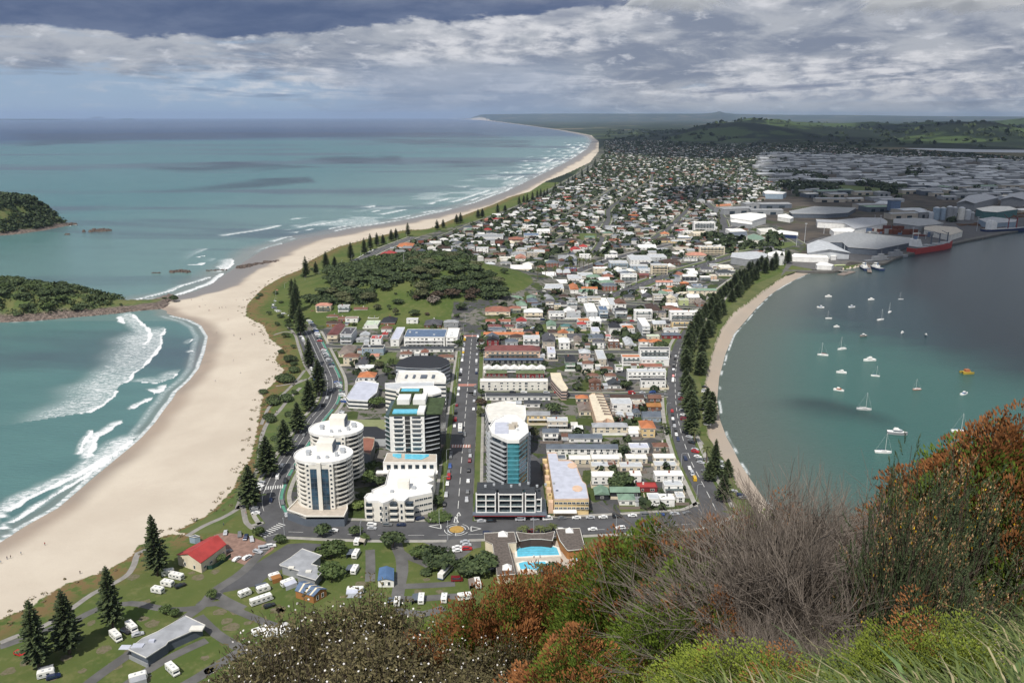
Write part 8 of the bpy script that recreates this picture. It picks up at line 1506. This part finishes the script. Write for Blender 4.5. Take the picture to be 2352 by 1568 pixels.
def gorse(seed,flow=.5,H=2.4,R_=1.2,n=230):
 rnd = random.Random(seed); tb = TB(); fl = TB(); tw = TB()
 for i in range(n):
  a = rnd.uniform(0,6.283); l = rnd.random()**.55; top = Vector((math.cos(a)*R_*l,math.sin(a)*R_*l,H*(1-.55*l*l)*rnd.uniform(.5,1.04))); d = (Vector((top.x*.6,top.y*.6,1))+Vector((rnd.gauss(0,.35),rnd.gauss(0,.35),0))).normalized(); stick(tw,top*.5,top,.008,0); f_ = rnd.random()<flow
  for k in range(9): sprig(tb,top-d*(.09*k)+Vector((rnd.gauss(0,.07),rnd.gauss(0,.07),0)),(d+Vector((rnd.gauss(0,.3),rnd.gauss(0,.3),0))).normalized(),.14,0,rnd,13,.05,.008)
  if f_:
   for k in range(60):
    p = top+d*rnd.uniform(-.34,.08)+Vector((rnd.gauss(0,.045),rnd.gauss(0,.045),rnd.gauss(0,.03))); o = Vector((rnd.gauss(0,1),rnd.gauss(0,1),rnd.gauss(.5,.8))).normalized(); s = o.orthogonal().normalized()*.009; fl.quad(p-s,p+s,p+s+o*.022,p-s+o*.022,1 if rnd.random()<.07 else 0)
 return tb.mesh('foliage',[F_GORSE]),tw.mesh('stem',[F_STEM]),fl.mesh('blossom',[F_CREAM,F_YEL])
def tuft(seed,n=150,L=.75,mats=None,w=.007,dry=.2):
 rnd = random.Random(seed); tb = TB()
 for i in range(n):
  a = rnd.uniform(0,6.283); b = Vector((math.cos(a),math.sin(a),0))*rnd.uniform(0,.22); e = rnd.uniform(.1,.9); d = Vector((math.cos(a)*e,math.sin(a)*e,1)).normalized(); s = Vector((-math.sin(a),math.cos(a),0))*w; l = L*rnd.uniform(.5,1.1); m = 1 if rnd.random()<dry else 0
  P = [b+d*(l*q)+Vector((math.cos(a),math.sin(a),0))*(l*.35*q*q)-Vector((0,0,l*.45*q**3))for q in(0,.4,.75,1)]
  tb.quad(P[0]-s,P[0]+s,P[1]+s,P[1]-s,m); tb.quad(P[1]-s,P[1]+s,P[2]+s*.7,P[2]-s*.7,m); tb.tri(P[2]-s*.7,P[2]+s*.7,P[3],m)
 return tb.mesh('grass_tussock',mats or[F_BLADE,F_DRY])
FG_ = dict(rust=[heath(1,.8),heath(2,.7)],mixed=[heath(3,.30),heath(4,.34)],green=[heath(5,.10),heath(6,.15)],bright=[heath(7,.03,2,60,3.0,1.2,300,.6)],dead=[(dead(11),),(dead(12),),(dead(13),)],manuka=[manuka(21),manuka(22)],gorse=[gorse(31,.40),gorse(32,.34)],gorseg=[gorse(33,.07)])
NMS = dict(rust=('heath_shrub','rust-brown tree heath','shrub'),mixed=('heath_shrub','green tree heath with rust-brown tips','shrub'),green=('heath_shrub','green tree heath','shrub'),bright=('heath_shrub','bright yellow-green heath','shrub'),dead=('bare_shrub','leafless grey fine-twigged shrub','shrub'),manuka=('flowering_shrub','brown-green shrub dotted with white flowers','shrub'),gorse=('gorse_bush','gorse bush, orange and cream flower heads,','shrub'),gorseg=('gorse_bush','dark spiny bush, few orange flowers,','shrub'))
PN = dict(rust=('foliage','stem'),dead=('bare_branches',),manuka=('foliage','stem','blossom')); BASEH = dict(dead=2.5,manuka=2.6,gorse=2.4,gorseg=2.4)
rf = random.Random(77)
def plant(kind,u,vt,r,where,wide=1.0,hmin=.7,hmax=6):
 tv = tau(u,vt); hmax = {'gorse':2.9,'gorseg':2.6,'rust':3.3,'mixed':3.3,'green':3.3,'dead':3.0}.get(kind,hmax)if hmax ==6 else hmax
 for _ in range(30):
  a = (u-1176)/F; bb = (784-vt)/F; dy = CP+bb*SP; n_ = math.hypot(a,dy); x,y = a/n_*r,dy/n_*r; gz_ = float(hill_z(x,y)); h = EYE-tv*r-gz_
  if h<hmin: r*=.92
  elif h>hmax: r*=.96
  else: break
 h = max(h,hmin); ms = rf.choice(FG_[kind]); nm,lab,cat = NMS[kind]; s = h/BASEH.get(kind,3.0); root = empty(nm,(x,y,gz_-.05),rf.uniform(0,6.28)); sw = max(s,.45)*wide*rf.uniform(.9,1.15); sw = min(sw,.62)if kind in('gorse','gorseg')else(min(sw,.88)if kind in('rust','mixed','green')else sw); root.scale = (sw,sw,s)
 names = {3:('foliage','stem','blossom'),2:('foliage','stem'),1:('bare_branches',)}[len(ms)]
 for n2,me in zip(names,ms): inst(n2,me,root)
 tag(root,lab+' '+where,cat,None); return root
def silv(u): return float(np.interp(u,SU,[s[1]for s in SIL]))
# flowering shrubs, bottom centre-left
for u,dv,r,w in[(560,0,12,1),(620,-6,12,.9),(690,-4,12.5,1),(760,4,12,1),(835,0,12,.9),(858,-14,12,.55),(900,2,12.5,.9),(980,4,13,1.1),(1060,40,12,1),(1140,70,11.5,1),(530,60,9,1),(620,50,9.5,1),(710,60,9.5,1),(800,70,9,1),(890,60,9.5,1),(980,70,9.5,1),(1070,90,9.5,1),(1170,130,9.5,.8),(600,120,7.5,1),(720,130,7.5,1),(840,130,7.5,1),(960,130,7.5,1),(1080,150,7.5,1),(480,30,9,1)]: plant('manuka',u,silv(u)+dv,r,'in the lower foreground',w)
# rust and green heath, centre
for u,dv,r,k in[(1012,-15,15,'rust'),(1105,0,17,'rust'),(1150,-6,18,'rust'),(1190,-10,19,'mixed'),(1230,0,19,'mixed'),(1270,-8,20,'rust'),(1310,0,20,'mixed'),(1350,-8,20,'rust'),(1385,-2,20,'rust'),(1420,-2,21,'green'),(1450,0,21,'mixed'),(1500,-10,21,'green'),(1540,-4,21,'mixed'),(1600,0,21,'mixed'),(1640,-10,20,'rust'),(1080,60,14,'green'),(1140,50,15,'mixed'),(1200,50,15,'rust'),(1260,50,15,'mixed'),(1320,50,16,'green'),(1380,50,16,'mixed'),(1440,50,16,'rust'),(1500,50,16,'green'),(1555,50,16,'mixed'),(1610,60,15,'green'),(1230,100,13,'green'),(1290,110,13,'mixed'),(1350,115,12,'green'),(1410,120,13,'green'),(1470,130,13,'mixed'),(1530,120,13,'green'),(1590,115,13,'mixed'),(1655,30,9,'mixed'),(1640,90,8.5,'green'),(1600,150,8,'mixed'),(1540,175,7.5,'green'),(1655,160,7.5,'rust')]: plant(k,u,silv(u)+dv+(14 if 1180<u<1430 else 0),r,'in the centre foreground',.75 if k=='rust' else .95)
plant('rust',1320,1440,7.0,'small and alone in the grass at the bottom',.9,.6)
# grey bare shrubs
for u in range(1695,2130,27):
 for row,(dv,r)in enumerate(((0,17),(70,14),(140,11.5),(205,9.5),(270,7.8),(335,6.5))):
  if u>2040 and row>3: continue
  if u<1760 and row>3: continue
  v = silv(u)+dv+rf.uniform(-14,14)
  if v>1500: continue
  plant('dead',u+rf.uniform(-14,14),v,r*rf.uniform(.93,1.07),'in the right foreground',1.15)
for u,dv,r,k in[(1800,60,11,'rust'),(2215,20,14,'rust'),(2255,10,15,'mixed'),(2300,0,15,'rust'),(2345,0,15,'rust'),(2380,10,15,'mixed'),(2230,30,12,'rust'),(2270,25,12,'rust'),(2320,30,11,'rust'),(2240,60,13,'rust'),(2310,70,12,'mixed'),(2360,90,12,'rust'),(2285,130,11,'mixed')]: plant(k,u,silv(u)+dv,r,'among the bushes at the right',.8)
for u,v,r in[(2105,1024,11),(2225,1035,11.5),(2215,1085,10.5),(2275,1110,9.5),(2335,1085,9.5),(2310,1155,9)]: plant('gorse',u,v,r,'at the right edge',.36 if u<2150 else .85)
for u,v,r in[(2235,1190,9),(1590,1350,9),(1630,1400,8),(1680,1430,7.5),(1600,1450,7.5),(1660,1340,9),(2150,1260,8),(2210,1280,7.5)]: plant('gorseg',u,v,r,'beside the grey twigs',.9)
for u,v,r,w in[(2140,1370,5.2,.9),(2110,1420,5,.8),(1740,1475,5.4,1.2),(1700,1500,5.6,1.0),(1790,1500,5.4,1.0),(1640,1530,6,1.0),(2160,1440,5,.9),(1870,1545,5,.9),(1580,1500,6.5,.8),(1500,1510,7,.8)]: plant('bright',u,v,r,'in the near foreground',w*1.3,.95)
# hillside grass: uncountable blades, plus a few tall flax leaves
TU = [tuft(41),tuft(42,170,.9),tuft(43,130,.6,None,.006,.6)]
gb = []; base = [np.array([v.co[:]for v in m.vertices])for m in TU]
co,ln,mi = [],[],[]
rg = np.random.RandomState(3); N = 5200
for i in range(N):
 a_ = rg.uniform(-.10,.78); r = 3.2+26*rg.rand()**1.5
 x,y = r*math.sin(a_),r*math.cos(a_); u = 1176+math.tan(a_)*.895*F
 if u<1150: continue
 z = float(hill_z(x,y)); k = i%3; s = rg.uniform(.7,1.25)*(1 if r<14 else 1.2); th = rg.uniform(0,6.28); c_,s_ = math.cos(th),math.sin(th); B = base[k]
 if r>11: sel = np.arange(len(B))<(len(B)//11//2)*11; B = B[sel]
 co.append(np.stack([x+s*(B[:,0]*c_-B[:,1]*s_),y+s*(B[:,0]*s_+B[:,1]*c_),z+s*B[:,2]],1)); nf = len(B)//11; ln.append(np.tile([4,4,3],nf)); m_ = np.zeros(len(TU[k].polygons),np.int32); TU[k].polygons.foreach_get('material_index',m_); mi.append(m_[:nf*3])
co = np.concatenate(co).astype(np.float32); ln = np.concatenate(ln).astype(np.int32); mi = np.concatenate(mi).astype(np.int32)
me = bpy.data.meshes.new('grass'); me.vertices.add(len(co)); me.vertices.foreach_set('co',co.ravel()); me.loops.add(len(co)); me.loops.foreach_set('vertex_index',np.arange(len(co),dtype=np.int32)); me.polygons.add(len(ln)); me.polygons.foreach_set('loop_start',np.concatenate([[0],np.cumsum(ln)[:-1]]).astype(np.int32)); me.polygons.foreach_set('loop_total',ln); me.polygons.foreach_set('material_index',mi)
me.materials.append(F_BLADE); me.materials.append(F_DRY); me.update(calc_edges=True); tag(inst('grass',me),kind='stuff')
FX = tuft(51,26,1.3,[F_FLAX,F_DRY],.022,.12); FX.name = 'leaves'
for u,v,r in[(2030,1400,6),(2060,1470,5),(1990,1470,5.4),(2290,1420,5),(2330,1500,4),(2230,1480,4.4),(1560,1420,9)]:
 a = (u-1176)/F; bb = (784-v)/F; dy = CP+bb*SP; n_ = math.hypot(a,dy); x,y = a/n_*r,dy/n_*r; o = inst('flax_plant',FX,None,(x,y,float(hill_z(x,y))-.05),rf.uniform(0,6)); tag(o,'green strap-leaved plant in the grass at the lower right' if u>1700 else 'green strap-leaved plant beside the rust heath in the lower centre','plant')
 # ================================================================== clouds overhead that shade the port and the far suburb
CLH = 1400.0; SHIFT = (-SX/math.hypot(SX,SY)*CLH/math.tan(SUN_EL),-SY/math.hypot(SX,SY)*CLH/math.tan(SUN_EL))
cm = bpy.data.materials.new('cloud'); cm.use_nodes = True; t = NT(cm.node_tree); t.n.clear(); out = t.node('ShaderNodeOutputMaterial'); dfu = t.node('ShaderNodeBsdfDiffuse'); dfu.inputs[0].default_value = (.85,.86,.88,1); trl = t.node('ShaderNodeBsdfTranslucent'); trl.inputs[0].default_value = (.8,.82,.86,1); tp = t.node('ShaderNodeBsdfTransparent'); m1 = t.node('ShaderNodeMixShader'); m2 = t.node('ShaderNodeMixShader'); m1.inputs[0].default_value = .45
t.link(dfu.outputs[0],m1.inputs[1]); t.link(trl.outputs[0],m1.inputs[2]); g = t.node('ShaderNodeNewGeometry').outputs['Position']; dens = t.ss(t.m('ADD',attr(t,'dens'),t.m('MULTIPLY',t.m('SUBTRACT',t.noise(g,.004,6),.5),1.3)),.25,.8); t.link(t.m('MULTIPLY',dens,.95),m2.inputs[0]); t.link(tp.outputs[0],m2.inputs[1]); t.link(m1.outputs[0],m2.inputs[2]); t.link(m2.outputs[0],out.inputs[0])
for i,pl in enumerate([[(1860,345),(1760,372),(1745,400),(1790,450),(1830,480),(1900,530),(1990,565),(2010,600),(2060,660),(2130,740),(2200,820),(2352,900),(2900,980),(3300,800),(3300,345)],[(1360,320),(1376,352),(1500,366),(1700,368),(2000,352),(2400,366),(2400,345),(2000,326),(1700,318),(1500,312)],[(1500,440),(1640,425),(1700,450),(1640,462),(1530,470)],[(1960,299),(1960,310),(2050,322),(2200,326),(2600,326),(2600,299)],[(1480,300),(1480,312),(1680,314),(1700,303),(1640,299)],[(1775,922),(1900,930),(2080,985),(2060,1012),(1900,988),(1785,962)],[(330,441),(520,413),(690,406),(690,424),(500,440),(380,450)],[(250,376),(520,371),(740,385),(560,397),(300,391)],[(650,360),(900,358),(910,377),(720,379)],[(950,370),(1180,371),(1190,385),(1000,386)],[(0,306),(500,304),(1080,304),(1180,318),(700,316),(300,322),(0,340)],[(800,318),(1230,322),(1200,340),(900,334)]]):
 P = np.array([G(u,v)for u,v in pl])+np.array(SHIFT); x0,y0 = P.min(0); x1,y1 = P.max(0); sc_ = (60,210,60,210,210,20,70,110,110,110,170,150)[i]; e = sc_*1.2; xs = np.linspace(x0-e,x1+e,70); ys = np.linspace(y0-e,y1+e,70); CX_,CY_ = np.meshgrid(xs,ys); ins = inside(P,CX_,CY_); d = dist(P,CX_,CY_,True)*np.where(ins,1,-1)
 dn = sstep(d,-sc_,sc_); hh = min(180,sc_*2.5)*np.clip(dn,0,1)*(.5+vnoise(CX_,CY_,1/260.,81,4))
 o = grid_mesh('cloud',CX_,CY_,CLH+hh,dict(dens=dn*(1 if i<5 else .62)),cm,dn>.01); tag(o,kind='structure')
 # ================================================================== haze
hz = MB().box(-70000,90000,-3000,90000,-5.5,560).mesh('haze',[]); ho = inst('haze',hz); tag(ho,kind='stuff')
vm = bpy.data.materials.new('haze_air'); vm.use_nodes = True; t = NT(vm.node_tree); t.n.clear(); out = t.node('ShaderNodeOutputMaterial'); pv = t.node('ShaderNodeVolumePrincipled'); pv.inputs['Color'].default_value = (.60,.76,1.0,1); pv.inputs['Density'].default_value = 1.8e-5; pv.inputs['Anisotropy'].default_value = .2; t.link(pv.outputs[0],out.inputs['Volume']); hz.materials.append(vm)
scene.cycles.volume_bounces = 1
# ================================================================== labels: number what the words alone cannot tell apart
ORD = 'first second third fourth fifth sixth seventh eighth ninth tenth eleventh twelfth'.split()
def ordn(i): return ORD[i]if i<12 else f"{i + 1}{'th' if 10 <= (i + 1) % 100 <= 20 else {1: 'st', 2: 'nd', 3: 'rd'}.get((i + 1) % 10, 'th')}"
by = {}
for o in C.objects:
 if o.parent is None and o.get('label'): by.setdefault(o['label'],[]).append(o)
for lab,l in by.items():
 if len(l)<2: continue
 l.sort(key=lambda o:PJ(*o.location)[0])
 vs = [PJ(*o.location)[1]for o in l]; us = [PJ(*o.location)[0]for o in l]; vert = (max(vs)-min(vs))>1.3*(max(us)-min(us))
 if vert: l.sort(key=lambda o:-PJ(*o.location)[1])
 for i,o in enumerate(l): o['label'] = f"{lab}, {ordn(i)} from {'front' if vert else 'left'}"
for o in C.objects:
 if o.parent is None and o.get('label')and not o.get('group'):
  c_ = o.get('category')
  if c_ =='house': o['group'] = 'houses of the town'
  elif c_ =='tree': o['group'] = 'trees in the town and camp'
  elif c_ =='warehouse': o['group'] = 'port and industrial sheds'
  elif c_ =='shrub': o['group'] = 'shrubs on the hillside'
 if o.parent is None and len(o.get('label','').split())>16: print('LONG',o['label'])
